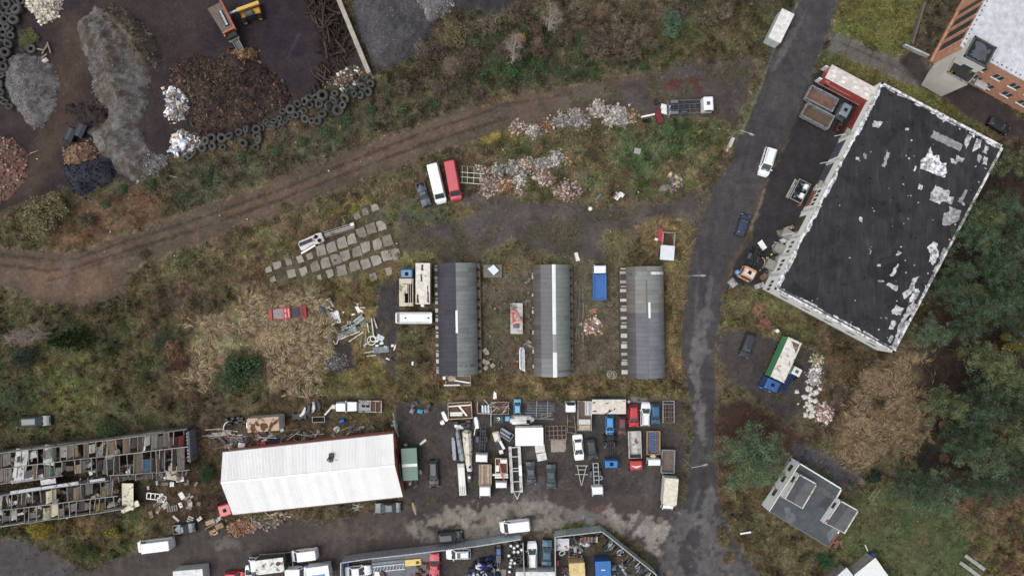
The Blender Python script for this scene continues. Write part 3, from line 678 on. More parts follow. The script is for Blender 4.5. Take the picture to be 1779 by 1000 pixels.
for i in range(4):
    m = MB(); wallquad(m, ta[i], ta[(i + 1) % 4], TH - .12, TH + .08, .25); part('coping', m, 'steel', S(104, 108, 108), tower)
part('window', onwall(ta[0], ta[1], 1.4, 3.2, 6.6, 7.8, .03), 'glass', None, tower)
TB = 7.0
annex = thing('stair_annex', 'lower white annex with mossy dark roof in front of the stair tower', 'building')
tb = sp([(1660, 99), (1703, 121), (1682, 147), (1645, 126)], TB)[::-1]
part('wall', MB().prism(tb, -.3, TB - .12), 'plaster', S(206, 203, 194), annex)
r_ = part('roof', MB().prism(inset(tb, .3), TB - .12, TB - .06), 'tar_roof', None, annex)
for i in range(4):
    m = MB(); wallquad(m, tb[i], tb[(i + 1) % 4], TB - .12, TB + .05, .22); part('coping', m, 'worn', S(150, 140, 132), annex)
for i, (u, v) in enumerate([(.3, .2), (.75, .7), (.8, .8), (.2, .15), (.68, .85)]):
    a = lerp(lerp(tb[0], tb[1], u), lerp(tb[3], tb[2], u), v); part('moss', MB().prism(blob(*a, .5, .35, i, 9, .4, i), TB - .06, TB + .06), 'matte', S(92, 96, 50) if i % 2 else S(60, 70, 46), r_)
# entrance ramp walls at the tower's foot
sw = thing('ramp_wall', 'low white concrete wall ending at the driveway corner', 'wall')
a, b, c = G(1566, 82), G(1608, 101), G(1598, 148)
m = MB(); wallquad(m, a, b, -.2, 1.0, .3); part('panel', m, 'concrete', S(184, 184, 180), sw)
m = MB(); a, b = G(1580, 80), G(1602, 8); wallquad(m, a, b, -.2, 1.2, .25); solo('boundary_wall', m, 'concrete', S(118, 112, 104), 'thin grey wall running up beside the grass at the top', 'wall')

# ---- flat-roofed house, bottom right
HH = 3.4
house = thing('flat_house', 'grey flat-roofed house with stepped white parapets among the trees', 'house')
hb = [sp([p], HH)[0] for p in ((1335, 887), (1440, 951), (1456, 926), (1468, 903), (1452, 868), (1463, 848), (1389, 803))]
part('wall', MB().prism(hb, -.3, HH - .1), 'plaster', S(232, 234, 230), house)
for u in (1.0, 3.2, 6.0): part('window', onwall(hb[6], hb[0], u, u + 1.2, 1.2, 2.3, .03), 'glass', None, house)
r_ = part('roof', MB().prism(inset(hb, .2), HH - .1, HH), 'concrete', S(92, 97, 100), house)
for P, c in (([(1362, 880), (1372, 884), (1383, 900), (1375, 915), (1366, 902)], (112, 116, 118)), ([(1437, 925), (1450, 915), (1455, 928), (1440, 942)], (120, 124, 126)), ([(1420, 880), (1440, 855), (1452, 860), (1436, 884)], (80, 82, 84)), ([(1425, 845), (1455, 862), (1450, 868), (1420, 852)], (104, 104, 106))):
    part('roof_patch', MB().prism(ragged(sp(P, HH), .4, .18, 5), HH, HH + .012 + c[0] * .0002), 'concrete', S(*c), r_)
for a, b in ((0, 1), (1, 2), (2, 3), (3, 4), (4, 5), (5, 6), (6, 0)):
    m = MB(); wallquad(m, hb[a], hb[b], HH - .1, HH + (.03 if a == 0 else .16), .14 if a in (0, 6) else .22); part('parapet', m, 'plaster', S(120, 122, 124) if a == 0 else S(150, 96, 84) if a == 1 else S(226, 226, 224), house)
# terrace strip, white, along the west side
for nm, P, h_ in (('upper_storey', [(1388, 822), (1420, 840), (1394, 884), (1362, 866)], 5.0), ('roof_room', [(1460, 868), (1492, 886), (1467, 927), (1432, 909)], 5.0)):
    q = sp(P, h_)[::-1]
    u_ = part(nm, MB().prism(q, HH - .05, h_ - .1), 'plaster', S(234, 236, 234), house)
    part('upper_roof', MB().prism(inset(q, .25), h_ - .1, h_ - .03), 'concrete', S(106, 108, 110), u_)
    part('roof_patch', MB().prism(ragged(inset([lerp(q[0], q[1], .0), lerp(q[0], q[1], .45), lerp(q[3], q[2], .55), q[3]], .4), .4, .15, 2), h_ - .03, h_ - .015), 'concrete', S(90, 92, 95), u_)
    for i in range(4):
        m = MB(); wallquad(m, q[i], q[(i + 1) % 4], h_ - .1, h_ + .08, .06 if i == 0 else .2); part('parapet', m, 'worn', S(214, 210, 204) if i else S(112, 112, 112), u_)
    part('window', onwall(q[2], q[3], .8, 2.6, 3.9, 4.7, .03), 'glass', None, u_); part('window', onwall(q[3], q[0], .8, 1.9, 3.9, 4.7, .03), 'glass', None, u_)
    for i in range(2, 3): part('brick_patch', onwall(q[0], q[1], .4, 1.5, h_ - .6, h_ - .1, .02), 'rusty', S(150, 70, 54), u_)
P = [G(1366, 800, 2.4), G(1376, 797, 2.4), G(1402, 812, 2.4), G(1396, 820, 2.4)]
st = thing('outside_stair', 'dark outside stair against the top corner of the grey house', 'stairs')
for k in range(6):
    a = lerp(G(1369, 797), G(1396, 813), k / 5.5); m = MB(); m.bar((a[0] - .5, a[1] - .9, .3 + k * .4), (a[0] + .5, a[1] + .7, .3 + k * .4), .42, .08); part('step', m, 'concrete', S(66, 64, 66) if k % 2 else S(110, 110, 112), st)
a, b = G(1369, 797), G(1396, 813); part('stringer', MB().bar((*a, .2), (*b, 2.4), .3, .2), 'steel', S(50, 48, 50), st)
bp = thing('brick_pile', 'small heap of old red bricks by the corner of the grey house', 'rubble', (*G(1455, 943), 0))
for i in range(22):
    m = MB(); part('brick', MB().box(-.2, .2, -.12, .12, 0, .14), 'matte', S(150 + rnd.randint(-20, 20), 110, 100), bp).location = (rnd.uniform(-.7, .7), rnd.uniform(-.6, .6), rnd.uniform(0, .3))
for o in bp.children: o.rotation_euler = (rnd.uniform(-.3, .3), rnd.uniform(-.3, .3), rnd.uniform(0, 3))
# ---- white-roofed shed at the bottom edge
SH = 3.0
shed = thing('garden_shed', 'shed with two bright white sloping roofs at the bottom edge', 'shed')
q = sp([(1521, 968), (1572, 1040), (1536, 1066), (1484, 998)], SH)[::-1]
part('wall', MB().prism(inset(q, .3), -.2, SH - .1), 'matte', S(170, 168, 160), shed); part('roof', MB().prism(q, SH - .1, SH), 'paint', S(226, 228, 228), shed)
q2 = sp([(1471, 985), (1490, 1008), (1500, 1040), (1440, 1012)], 2.5)[::-1]
part('lean_to_wall', MB().prism(inset(q2, .3), -.2, 2.4), 'matte', S(150, 150, 146), shed); part('lean_to_roof', MB().prism(q2, 2.4, 2.5), 'paint', S(214, 220, 224), shed)
for i in range(7):
    a = G(1484 + i * 4.6 + rnd.uniform(-1, 1), 990 - i * 3.2 + rnd.uniform(-2, 2))
    solo('garden_crate', MB().cbox(-.3, .3, -.22, .22, 0, .4 + .2 * (i % 2), .04), 'matte', S(*[(120, 118, 112), (190, 190, 186), (60, 58, 56)][i % 3]), 'one of the small boxes lined up beside the white shed', 'box', a, rnd.random() * 3, 'boxes beside the white shed')
solo('blue_barrel', MB().cyl(0, 0, 0, .9, .42, 14), 'paint', S(40, 84, 160), 'blue water barrel at the corner of the white shed', 'barrel', G(1512, 961))
solo('white_pole', MB().tube((0, 0, .1), (-.6, 1.2, .4), .12), 'paint', S(220, 220, 216), 'short white post leaning above the blue barrel', 'post', G(1507, 956))
for k, (px, py) in enumerate([(1690, 974), (1681, 986)]):
    bn = thing('slatted_bench', ['long pale slatted bench top, upper of two on the lawn', 'long pale slatted bench top, lower of two on the lawn'][k], 'bench', G(px, py), R(-36))
    for j in range(4): part('slat', MB().box(-2, 2.2, -.28 + j * .15, -.17 + j * .15, .42, .47), 'wood', S(190, 190, 188), bn)
    for x in (-1.6, 0, 1.7): part('leg', MB().box(x - .06, x + .06, -.3, .3, 0, .42), 'steel', S(70, 70, 70), bn)

# ---- long white gabled hall
EH, RH = 3.6, 6.0
wh = thing('white_hall', 'long hall with bright white ribbed gable roof and red end wall', 'building')
e1, e2, e3, e4 = G(387.5, 785, EH), G(683, 753, EH), G(700, 862, EH), G(405, 893, EH)
rA, rB = G(384, 838, RH), G(686, 808, RH)
part('wall', MB().add([(*lerp(e1, e3, .01), 0), (*lerp(e2, e4, .01), 0), (*lerp(e3, e1, .01), 0), (*lerp(e4, e2, .01), 0), (*lerp(e1, e3, .01), EH - .06), (*lerp(e2, e4, .01), EH - .06), (*lerp(e3, e1, .01), EH - .06), (*lerp(e4, e2, .01), EH - .06), (*lerp(rA, rB, .008), RH - .08), (*lerp(rB, rA, .008), RH - .08)],
     [(0, 1, 5, 4), (2, 3, 7, 6), (1, 2, 6, 9, 5), (3, 0, 4, 8, 7), (3, 2, 1, 0)]), 'matte', S(208, 122, 110), wh)
NP = 30
for side, (a, b) in enumerate(((e1, e2), (e4, e3))):
    for k in range(NP):
        t0, t1 = k / NP, (k + 1) / NP
        p0, p1 = lerp((*a, EH), (*b, EH), t0), lerp((*a, EH), (*b, EH), t1 - .0006); q0, q1 = lerp((*rA, RH), (*rB, RH), t0), lerp((*rA, RH), (*rB, RH), t1 - .0006)
        m = MB(); dz = (0, 0, .06); U = lambda p: (p[0], p[1], p[2] + .06)
        if side == 0: m.hull8([p0, p1, q1, q0], [U(p0), U(p1), U(q1), U(q0)])
        else: m.hull8([q0, q1, p1, p0], [U(q0), U(q1), U(p1), U(p0)])
        for f_ in (.02, .25, .5, .75):       # raised ribs
            s0, s1 = lerp(p0, p1, f_), lerp(q0, q1, f_); m.bar((s0[0], s0[1], s0[2] + .08), (s1[0], s1[1], s1[2] + .08), .07, .05)
        v_ = rnd.randint(-7, 2) - (0 if side == 0 else 2)
        part('roof_panel', m, 'clean_sheet', S(240 + v_, 240 + v_, 238 + v_, 1.02), wh)
part('ridge_cap', MB().bar((*rA, RH + .08), (*rB, RH + .08), .3, .05), 'paint', S(232, 232, 230), wh)
part('gutter', MB().bar((e4[0], e4[1] - .08, EH - .05), (e3[0], e3[1] - .08, EH - .05), .16, .12), 'steel', S(90, 74, 70), wh)
part('gutter', MB().bar((e1[0], e1[1] + .08, EH - .05), (e2[0], e2[1] + .08, EH - .05), .16, .12), 'steel', S(90, 84, 84), wh)
c = G(575, 802, 5.3); part('roof_hatch', MB().cbox(c[0] - .38, c[0] + .38, c[1] - 1.35, c[1] + 1.35, 4.6, 5.35), 'steel', S(76, 72, 78), wh)
part('chimney', MB().cyl(c[0] - .3, c[1] + .6, 5, 6.3, .22), 'steel', S(110, 112, 108), wh)
c = G(584.5, 803, 5.2); part('skylight', MB().cbox(c[0] - .25, c[0] + .25, c[1] - .5, c[1] + .5, 4.8, 5.25, .03), 'glass', None, wh)
part('gate', onwall(e3, e2, 2.2, 5.4, 0, 3.0, .06), 'worn', S(120, 124, 124), wh)
part('window', onwall(e3, e2, 6.4, 8.2, 3.2, 3.9, .05), 'glass', None, wh)
pw = MB(); pw.tube((*G(690, 745), .0), (*G(689, 712), 3.4), .14); pw.tube((*G(692, 757), .2), (*G(689, 725), 3.0), .2)
solo('leaning_pipe', pw, 'steel', S(170, 186, 182), 'pale green pipe leaning by the corner of the white hall', 'pipe')

# ---- three barrel-roofed huts
def hut(label, x0, x1, y0, y1, h_, cols, skylights, wins, seed, patches=()):
    r = random.Random(seed)
    a = G(x0, y0, 1.9); b = G(x1, y1, 1.9); Wd = b[0] - a[0]; Ln = a[1] - b[1]; cx, cy = (a[0] + b[0]) / 2, (a[1] + b[1]) / 2
    t = thing('barrel_hut', label, 'hut', (cx, cy, 0), R(1.0 if seed != 2 else .6), 'barrel-roofed huts')
    e = 1.9; rise = h_ - e; Rr = (Wd * Wd / 4 + rise * rise) / (2 * rise); zc = h_ - Rr; half = math.asin(Wd / 2 / Rr)
    wb = MB()
    prof = [(-Wd / 2 + .25, 0), (Wd / 2 - .25, 0), (Wd / 2 - .25, e)] + [(Rr * sin(x) * .96, zc + Rr * cos(x) - .12) for x in np.linspace(half * .9, -half * .9, 9)] + [(-Wd / 2 + .25, e)]
    wb.loft([[(x, -Ln / 2 + .15, z) for x, z in prof], [(x, Ln / 2 - .15, z) for x, z in prof]])
    part('wall', wb, 'matte', S(150, 134, 120), t)
    N = 24; NA = 6
    for k in range(N):
        ya, yb = Ln / 2 - Ln * k / N, Ln / 2 - Ln * (k + 1) / N + .02
        for sd, row in ((0, 0), (0, 1), (1, 0), (1, 1)):
            A0, A1 = ((-half, -half * .5), (-half * .5, 0), (half * .5, half), (0, half * .5))[sd * 2 + row]
            m = MB(); rows = 6; wob = r.uniform(-.008, .012) + row * .02
            ys = np.linspace(ya, yb, rows)
            rg = []
            for j, y in enumerate(ys):
                dz = wob + (.012 if j % 2 else 0)
                rg.append([(Rr * sin(q) + 0, y, zc + Rr * cos(q) + dz) for q in np.linspace(A0, A1, NA)] + [(Rr * sin(q), y, zc + Rr * cos(q) - .05) for q in np.linspace(A1, A0, NA)])
            m.loft(rg)
            c = cols[sd](k / N) if callable(cols[sd]) else cols[sd]; v = r.uniform(.97, 1.03)
            if r.random() < .05: v *= .92
            if sd == 0 and row == 0 and seed > 1: c = tuple(q * z_ for q, z_ in zip(c, (.86, .82, .8))); v *= r.uniform(.9, 1.02)
            part('roof_sheet', m, 'roof_sheet', S(*c, v * v), t)
    def strip(u0, u1, xa, xb, c, nm='skylight', lift=.07):
        m = MB(); qa, qb = math.asin(xa / Rr), math.asin(xb / Rr); rg = []
        for y in (Ln / 2 - Ln * u0, Ln / 2 - Ln * u1):
            rg.append([(Rr * sin(q), y, zc + Rr * cos(q) + lift) for q in np.linspace(qa, qb, 5)] + [(Rr * sin(q), y, zc + Rr * cos(q) + lift - .04) for q in np.linspace(qb, qa, 5)])
        m.loft(rg); part(nm, m, 'paint', S(*c), t)
    for s_ in skylights: strip(*s_)
    for sd, n, od, kd in wins:
        X = sd * (Wd / 2 - .2); part('ledge', MB().box(min(X, X + sd * od), max(X, X + sd * od), -Ln / 2 + .1, Ln / 2 - .1, 0, .95), 'concrete', S(128, 116, 102) if kd else S(92, 86, 80), t)
        for k in range(n):
            y = Ln / 2 - Ln * (k + .6 + rnd.uniform(-.14, .14)) / n; tn = rnd.randint(-34, 6); X = sd * (Wd / 2 - .22)
            m = MB(); m.box(min(X, X + sd * .06), max(X, X + sd * .06), y - .42, y + .42, .7, 1.6)
            w_ = part('window', m, 'glass', None, t)
            part('frame', MB().box(min(X, X + sd * .1), max(X, X + sd * .1), y - .05, y + .05, .7, 1.6), 'matte', S(214, 214, 210), w_)
            part('sill', MB().box(min(X, X + sd * od * .9), max(X, X + sd * od * .9), y - (.2 if kd else rnd.uniform(.2, .4)), y + (.2 if kd else rnd.uniform(.2, .4)), .951, 1.05), 'concrete', S(62, 56, 52) if kd else S(206 + tn, 204 + tn, 198 + tn), w_)
            if k % 2 == 0: part('buttress', MB().box(min(X, X + sd * od * .8), max(X, X + sd * od * .8), y + .55, y + .8, .951, 1.3), 'concrete', S(150, 128, 116) if kd else S(176, 174, 170), t)
    return t
hut('barrel-roofed hut whose roof is half dark charcoal and half light grey', 761, 829, 457, 650, 4.2, ((72, 70, 78), (128, 132, 131)), [(.42, .62, -.15, .22, (226, 228, 226)), (.9, .925, .5, 3.4, (92, 94, 96), 'patch_strip', .05)], [(-1, 13, .85, 0), (1, 11, .8, 1)], 1)
hut('barrel-roofed hut with a long white skylight strip along its whole ridge', 927, 991, 460, 652, 4.2, (lambda u: (116, 116, 119) if u < .83 else (130, 134, 134), lambda u: (132, 136, 135)), [(0, .62, -.05, .55, (230, 230, 228)), (.62, .78, -.05, .6, (150, 146, 148)), (.78, 1, -.05, .65, (232, 232, 230)), (.94, .96, .9, 3.2, (96, 98, 100), 'patch_strip', .05)], [(1, 13, .7, 1), (-1, 6, .5, 0)], 2)
hut('barrel-roofed hut nearest the road with one short white skylight', 1089, 1154, 463, 655, 4.2, (lambda u: (132, 134, 130) if u < .4 else (114, 116, 121), lambda u: (138, 142, 138) if u < .4 else (124, 126, 131)), [(.32, .46, .05, .42, (232, 232, 230)), (.12, .44, -.3, -.08, (84, 94, 98), 'ridge_strip', .06), (.05, .075, .6, 3.2, (226, 228, 226)), (.05, .08, -2.9, -.2, (92, 94, 96), 'patch_strip', .05), (.84, 1, -.4, -.2, (80, 86, 92), 'ridge_strip', .06), (.46, .84, -.1, .15, (100, 110, 116), 'ridge_strip', .06)], [(-1, 12, 1.25, 0), (1, 5, .3, 1)], 3)

# ---- roofless ruin on the left
ru = thing('ruined_shed', 'roofless ruined shed with rows of bare beams and torn roof sheets', 'ruin')
ZR = 3.0
def RP(px, py, z=0): return G3(px, py, z)
def nt_(x): return 787.7 - x * .1285      # north edge at roof height
def mid(x): return 814.7 - x * .123
def lo(x): return 840 - x * .135
def s0_(x): return 861 - x * .145
def s1_(x): return 886 - x * .12
def s2_(x): return 914.5 - x * .143
fl = MB(); fl.prism([G(-200, 813), G(327, 750), G(333, 826), G(215, 888), G(-200, 935)][::-1], -.1, .06); part('floor', fl, 'matte', S(52, 46, 42), ru)
for f, xa, xb, hh in ((nt_, -180, 325, 2.9), (s2_, -180, 212, 2.6), (lo, 140, 333, 2.4), (s0_, -180, 140, 2.5)):
    xs = np.linspace(xa, xb, 14)
    for p, q in zip(xs[:-1], xs[1:]):
        m = MB(); h2 = hh - abs(rnd.gauss(0, .25)); wallquad(m, G(p, f(p), hh), G(q, f(q), hh), 0, h2, .3); part('wall_block', m, 'concrete', S(*rnd.choice([(112, 106, 98), (126, 122, 116), (98, 92, 88)])), ru)
m = MB(); wallquad(m, G(325, 749, 2.9), G(328, 803, 2.9), 0, 2.8, .25); part('end_wall', m, 'matte', S(126, 128, 132), ru)
for k in range(9):
    a, b = lerp(G(325.5, 750, 2.9), G(328.5, 802, 2.9), (k + .15) / 9), lerp(G(325.5, 750, 2.9), G(328.5, 802, 2.9), (k + .75) / 9)
    m = MB(); wallquad(m, (a[0] - .02, a[1]), (b[0] - .02, b[1]), .1, 2.9, -.2); part('cladding_sheet', m, 'steel', S(134, 136, 142), ru)
GREYB = (176, 174, 170)
for f, xa, xb, z in ((nt_, -180, 325, 3.1), (mid, -180, 327, 3.6), (lo, -180, 110, 3.2), (lambda x: 826 - (x - 190) * .07, 190, 330, 3.2), (s0_, -180, 190, 3.2), (s1_, -180, 205, 3.5), (s2_, -180, 212, 2.8)):
    xs = np.linspace(xa, xb, 8)
    for p, q in zip(xs[:-1], xs[1:]):
        v_ = rnd.randint(-40, -6); part('purlin', MB().bar(RP(p, f(p) + rnd.uniform(-1, 1), z), RP(q - .4, f(q) + rnd.uniform(-1, 1), z), .14, .2), 'wood', S(*[v + v_ for v in GREYB]), ru)
# rafters and the old vehicles / sheets that fill the bays
BAYC = [(52, 48, 46), (120, 116, 112), (84, 80, 78), (150, 126, 96), (40, 36, 36), (96, 92, 90), (128, 130, 126), (66, 60, 56), (176, 172, 164), (110, 96, 80)]
def bays(xa, xb, f0, f1, z, step, spec):
    x = xa
    while x < xb:
        st_ = min(xb - x, step * rnd.uniform(.55, 1.35)); 
        if st_ < 2: break
        v = rnd.randint(-46, 0)
        if rnd.random() < .8: part('rafter', MB().bar(RP(x, f0(x), z + .1), RP(x + rnd.uniform(-2.5, 2.5), f1(x) - rnd.choice([0, 0, 0, 6]), z + .1 - rnd.choice([0, 0, .8])), .1, .18), 'wood', S(*[c + v for c in GREYB]), ru)
        c, kind = spec(x)
        if kind == 's':
            e0, e1 = (rnd.choice([0, 0, .12, .3]), rnd.choice([0, 0, .1, .25])); L0 = lambda q: f0(q) + (f1(q) - f0(q)) * e0 + 1; L1 = lambda q: f1(q) - (f1(q) - f0(q)) * e1 - 1
            m = MB(); dz = rnd.uniform(-.9, -.1); a0, a1, b1, b0 = RP(x + .4, L0(x), z + dz), RP(x + st_, L0(x + st_) + rnd.uniform(-2, 2), z + dz), RP(x + st_, L1(x + st_) + rnd.uniform(-3, 1), z + dz), RP(x + .4, L1(x), z + dz)
            U_ = lambda v_: (v_[0], v_[1], v_[2] + .05); mid0, mid1 = lerp(a0, a1, .5), lerp(b0, b1, .5); mid0, mid1 = (mid0[0], mid0[1], mid0[2] + .22), (mid1[0], mid1[1], mid1[2] + .22)
            m.hull8((b0, mid1, mid0, a0), [U_(v_) for v_ in (b0, mid1, mid0, a0)]).hull8((mid1, b1, a1, mid0), [U_(v_) for v_ in (mid1, b1, a1, mid0)])
            k_ = rnd.uniform(.75, 1.1); part('roof_remnant', m, 'worn', S(*[max(20, q * k_) for q in c]), ru)
        else:
            for j in range(rnd.randint(2, 6)):
                cx_, cy_ = x + rnd.uniform(1, st_), f0(x) + (f1(x) - f0(x)) * rnd.uniform(.1, .9); g_ = G(cx_, cy_, .8)
                o = part('debris_panel', MB().box(-rnd.uniform(.2, .8), rnd.uniform(.2, .6), -rnd.uniform(.15, .5), rnd.uniform(.1, .4), 0, .06), 'worn', S(*rnd.choice([(206, 206, 206), (150, 148, 144), (84, 78, 74), (176, 160, 136), (226, 226, 226), (70, 62, 56)])), ru); o.location = (*g_, rnd.uniform(.2, 2.2)); o.rotation_euler = (rnd.uniform(-.5, .5), rnd.uniform(-.5, .5), rnd.random() * 3)
        x += st_ + rnd.choice([0, 0, 1.5])
def spn(x):
    if 268 < x < 326: return ((96, 30, 34), 's') if x > 300 else ((100, 96, 92), 's')
    if 30 < x < 72: return ((60, 70, 40), 'f')
    return rnd.choice(BAYC), rnd.choice('ssffs')
bays(-170, 322, nt_, mid, 3.1, 10.5, spn)
bays(-170, 322, mid, lambda x: lo(x) if x < 160 else 826 - (x - 190) * .07, 3.1, 10.5, lambda x: (((60, 128, 92), 's') if 78 < x < 92 else ((52, 104, 138), 's') if 246 < x < 258 else (rnd.choice(BAYC), rnd.choice('ssffs'))))
bays(140, 330, lambda x: 826 - (x - 190) * .07 + 1, lambda x: 843 - (x - 140) * .09, 2.9, 11, lambda x: (rnd.choice([(84, 80, 76), (70, 66, 62)]), 's' if x < 230 else rnd.choice('sf')))
bays(-170, 205, s0_, s1_, 3.0, 10.5, lambda x: (((196, 188, 160), 's') if 74 < x < 94 else ((158, 138, 84), 's') if 164 < x < 178 else (rnd.choice(BAYC), rnd.choice('ssfff'))))
bays(-170, 205, s1_, s2_, 2.8, 10.5, lambda x: (((196, 188, 160), 's') if 74 < x < 94 else ((158, 138, 84), 's') if 164 < x < 178 else (rnd.choice(BAYC), rnd.choice('ssfff'))))
# white gutter strip, torn sheets
for xa, xb in ((18, 72), (72, 96), (96, 137), (156, 184)):
    m = MB(); a, b = RP(xa, s0_(xa) - 3, 3.3), RP(xb - 1, s0_(xb) - 3, 3.3); m.bar(a, b, rnd.uniform(.35, .6), .06); part('gutter_sheet', m, 'worn', S(186, 190, 192), ru)
def plate(px, py, w, l, ang, z=.3, tilt=0, t=.05):
    m = MB(); m.box(-l / 2, l / 2, -w / 2, w / 2, 0, t); return m, (*G(px, py, z), z), (tilt, tilt * .5, R(ang))
for px, py, w, l, a, c, z in ((36, 805, 2.0, 5.0, 84, (206, 208, 206), 2.6), (50, 830, 1.0, 5, 8, (206, 208, 208), 2.6), (84, 836, .9, 2.6, 8, (210, 212, 214), 2.4), (86, 790, 1.8, 3.4, 84, (196, 204, 198), 2.4), (56, 790, 1.2, 1.6, 20, (200, 202, 204), 2.0), (222, 862, 2.0, 4.6, 90, (226, 222, 196), 1.2), (226, 880, 1.0, 3.4, 25, (226, 222, 196), 1.0), (190, 790, 1.2, 2.6, 80, (206, 206, 208), 1.4), (194, 802, .8, 1.2, 70, (212, 212, 214), 1.4), (300, 821, 1.6, 2.4, 84, (186, 178, 160), 1.4), (250, 778, .5, 1.2, 84, (226, 226, 226), 2.8)):
    m, L, Rr_ = plate(px, py, w, l, a, z, rnd.uniform(-.1, .1)); o = part('torn_sheet', m, 'worn', S(*c), ru); o.location = L; o.rotation_euler = Rr_
# junk spilled between the ruin and the white hall
def loose(name, label, cat, group, items, mat='worn'):
    for px, py, w, l, a, c in items:
        m, L, Rr_ = plate(px, py, w, l, a, .12, rnd.uniform(-.12, .12), rnd.choice([.05, .08, .12, .3])); solo(name, m, mat, S(*c), label, cat, L, group=group, rot=Rr_)
loose('scrap_piece', 'one of the pale scrap panels strewn beside the ruined shed', 'scrap', 'scrap panels strewn beside the ruined shed', [(255 + rnd.uniform(0, 95), 824 + rnd.uniform(0, 80), rnd.uniform(.3, .9), rnd.uniform(.5, 1.5), rnd.uniform(0, 180), rnd.choice([(206, 206, 204), (180, 176, 168), (120, 116, 112), (150, 130, 104), (226, 226, 226)])) for i in range(34)])
wf = thing('old_window', 'pale window frame with three empty panes lying in the weeds', 'window frame', (*G(267, 861), .15), R(-6))
for y in (-.5, .5): part('rail', MB().box(-1.1, 1.1, y - .07, y + .07, 0, .1), 'paint', S(210, 210, 204), wf)
for x in (-1.1, -.4, .35, 1.1): part('bar', MB().box(x - .07, x + .07, -.43, .43, .002, .09), 'paint', S(210, 210, 204), wf)
for px, py in ((300, 882), (330, 905)):
    t = thing('pallet', 'grey wooden pallet in the weeds below the ruin' if px == 300 else 'small white slatted pallet beside the dark blue car', 'pallet', (*G(px, py), .1), R(10 if px == 300 else 70))
    for k in range(5): part('slat', MB().box(-.9 + k * .4, -.66 + k * .4, -.5, .5, .1, .13), 'wood', S(150, 146, 138) if px == 300 else S(196, 196, 194), t)
    for y in (-.42, .4): part('runner', MB().box(-.9, .95, y - .05, y + .05, 0, .1), 'wood', S(130, 124, 116), t)

# ---- sheet-metal fences round the lower yard
def fence(label, pts, h_, colr, group=None, step=2.0, t=.06):
    f = thing('metal_fence', label, 'fence', (0, 0, 0), 0, group)
    for (x0, y0), (x1, y1) in zip(pts[:-1], pts[1:]):
        a, b = G(x0, y0), G(x1, y1); L = hypot(b[0] - a[0], b[1] - a[1]); n = max(1, round(L / step))
        for k in range(n):
            p, q = lerp(a, b, k / n), lerp(a, b, (k + .985) / n); v = rnd.randint(-7, 7)
            m = MB(); wallquad(m, p, q, .05, h_ + rnd.uniform(-.04, .04), t); part('fence_panel', m, 'steel', S(*[c + v for c in colr]), f)
            part('post', MB().cyl(p[0], p[1], -.2, h_ + .03, .05, 6), 'steel', S(90, 94, 98), f)
        m = MB(); m.bar((*a, h_ + .06), (*b, h_ + .06), .16, .08); part('top_rail', m, 'steel', S(*[c * .9 for c in colr]), f)
    return f
fence('grey sheet-metal fence along the lower lane, west stretch', [(600, 965), (640, 959), (720, 950), (828, 937)], 3.0, (188, 194, 200))
fence('pale grey sheet-metal fence of three long panels ending at the open gateway', [(828, 937), (904, 925)], 3.0, (202, 214, 220), step=2.6)
fence('short metal fence closing the left end of the lower yard', [(599, 1040), (599, 966)], 2.8, (196, 204, 210))
fence('straight metal fence between the tyre stack and the white estate car', [(908, 932), (913, 1050)], 2.6, (180, 186, 188))
fence('grey metal fence bending round the car-parts yard', [(963, 921), (1042, 912), (1134, 985), (1150, 1040)], 3.0, (196, 206, 206))
fence('thin metal fence on the left side of the car-parts yard', [(964, 1040), (963, 922)], 2.4, (190, 196, 194))
# concrete retaining wall at the scrap yard
m = MB(); a, b = G(576, -20, 1.6), G(637, 128, 1.6); wallquad(m, a, b, -.2, 1.6, .75); rw = solo('retaining_wall', m, 'concrete', S(178, 170, 158), 'long pale concrete wall between sleeper stack and black gravel', 'wall')
solo('lamp_pole', MB().tube((0, 0, .1), (-.9, 3.0, .5), .1).cbox(-1.15, -.75, 2.9, 3.6, .4, .62), 'steel', S(150, 150, 148), 'grey lamp head on a pole lying beside the pale concrete wall', 'lamp', G(635, 118))
solo('iron_rail', MB().bar((0, 0, .1), (1.2, -1.8, .3), .3, .08), 'steel', S(120, 122, 118), 'short metal rail at the lower end of the concrete wall', 'rail', G(638, 120))
# ------------------------------------------------------------------ cars, vans, trucks
DK = S(46, 46, 48); BLK = S(34, 34, 36)
SPEC = {  # L, W, H, hood z, belt z, (rear base, rear top, front top, front base), boot z or None
 'hatch': (4.0, 1.7, 1.45, .86, .92, (-1.92, -1.5, .32, 1.05), None),
 'sedan': (4.6, 1.78, 1.42, .86, .92, (-1.55, -.95, .3, 1.1), .95),
 'estate': (4.7, 1.78, 1.46, .86, .92, (-2.28, -1.95, .3, 1.1), None),
 'suv': (4.6, 1.86, 1.72, 1.0, 1.06, (-2.22, -1.92, .42, 1.12), None),
 'mpv': (4.8, 1.95, 1.85, 1.05, 1.08, (-2.34, -2.2, .55, 1.45), None),
 'van': (5.1, 1.98, 2.0, 1.1, 1.15, (-2.5, -2.42, 1.15, 1.95), None),
 'longvan': (6.8, 2.05, 2.4, 1.2, 1.25, (-3.36, -3.28, 1.95, 2.75), None),
 'pickup': (4.6, 1.8, 1.6, .95, 1.0, (-.55, -.4, .35, 1.05), .95),
 'jeep': (3.7, 1.7, 1.7, 1.0, 1.02, (-1.82, -1.75, -.05, .15), None),
}
_VC = {}
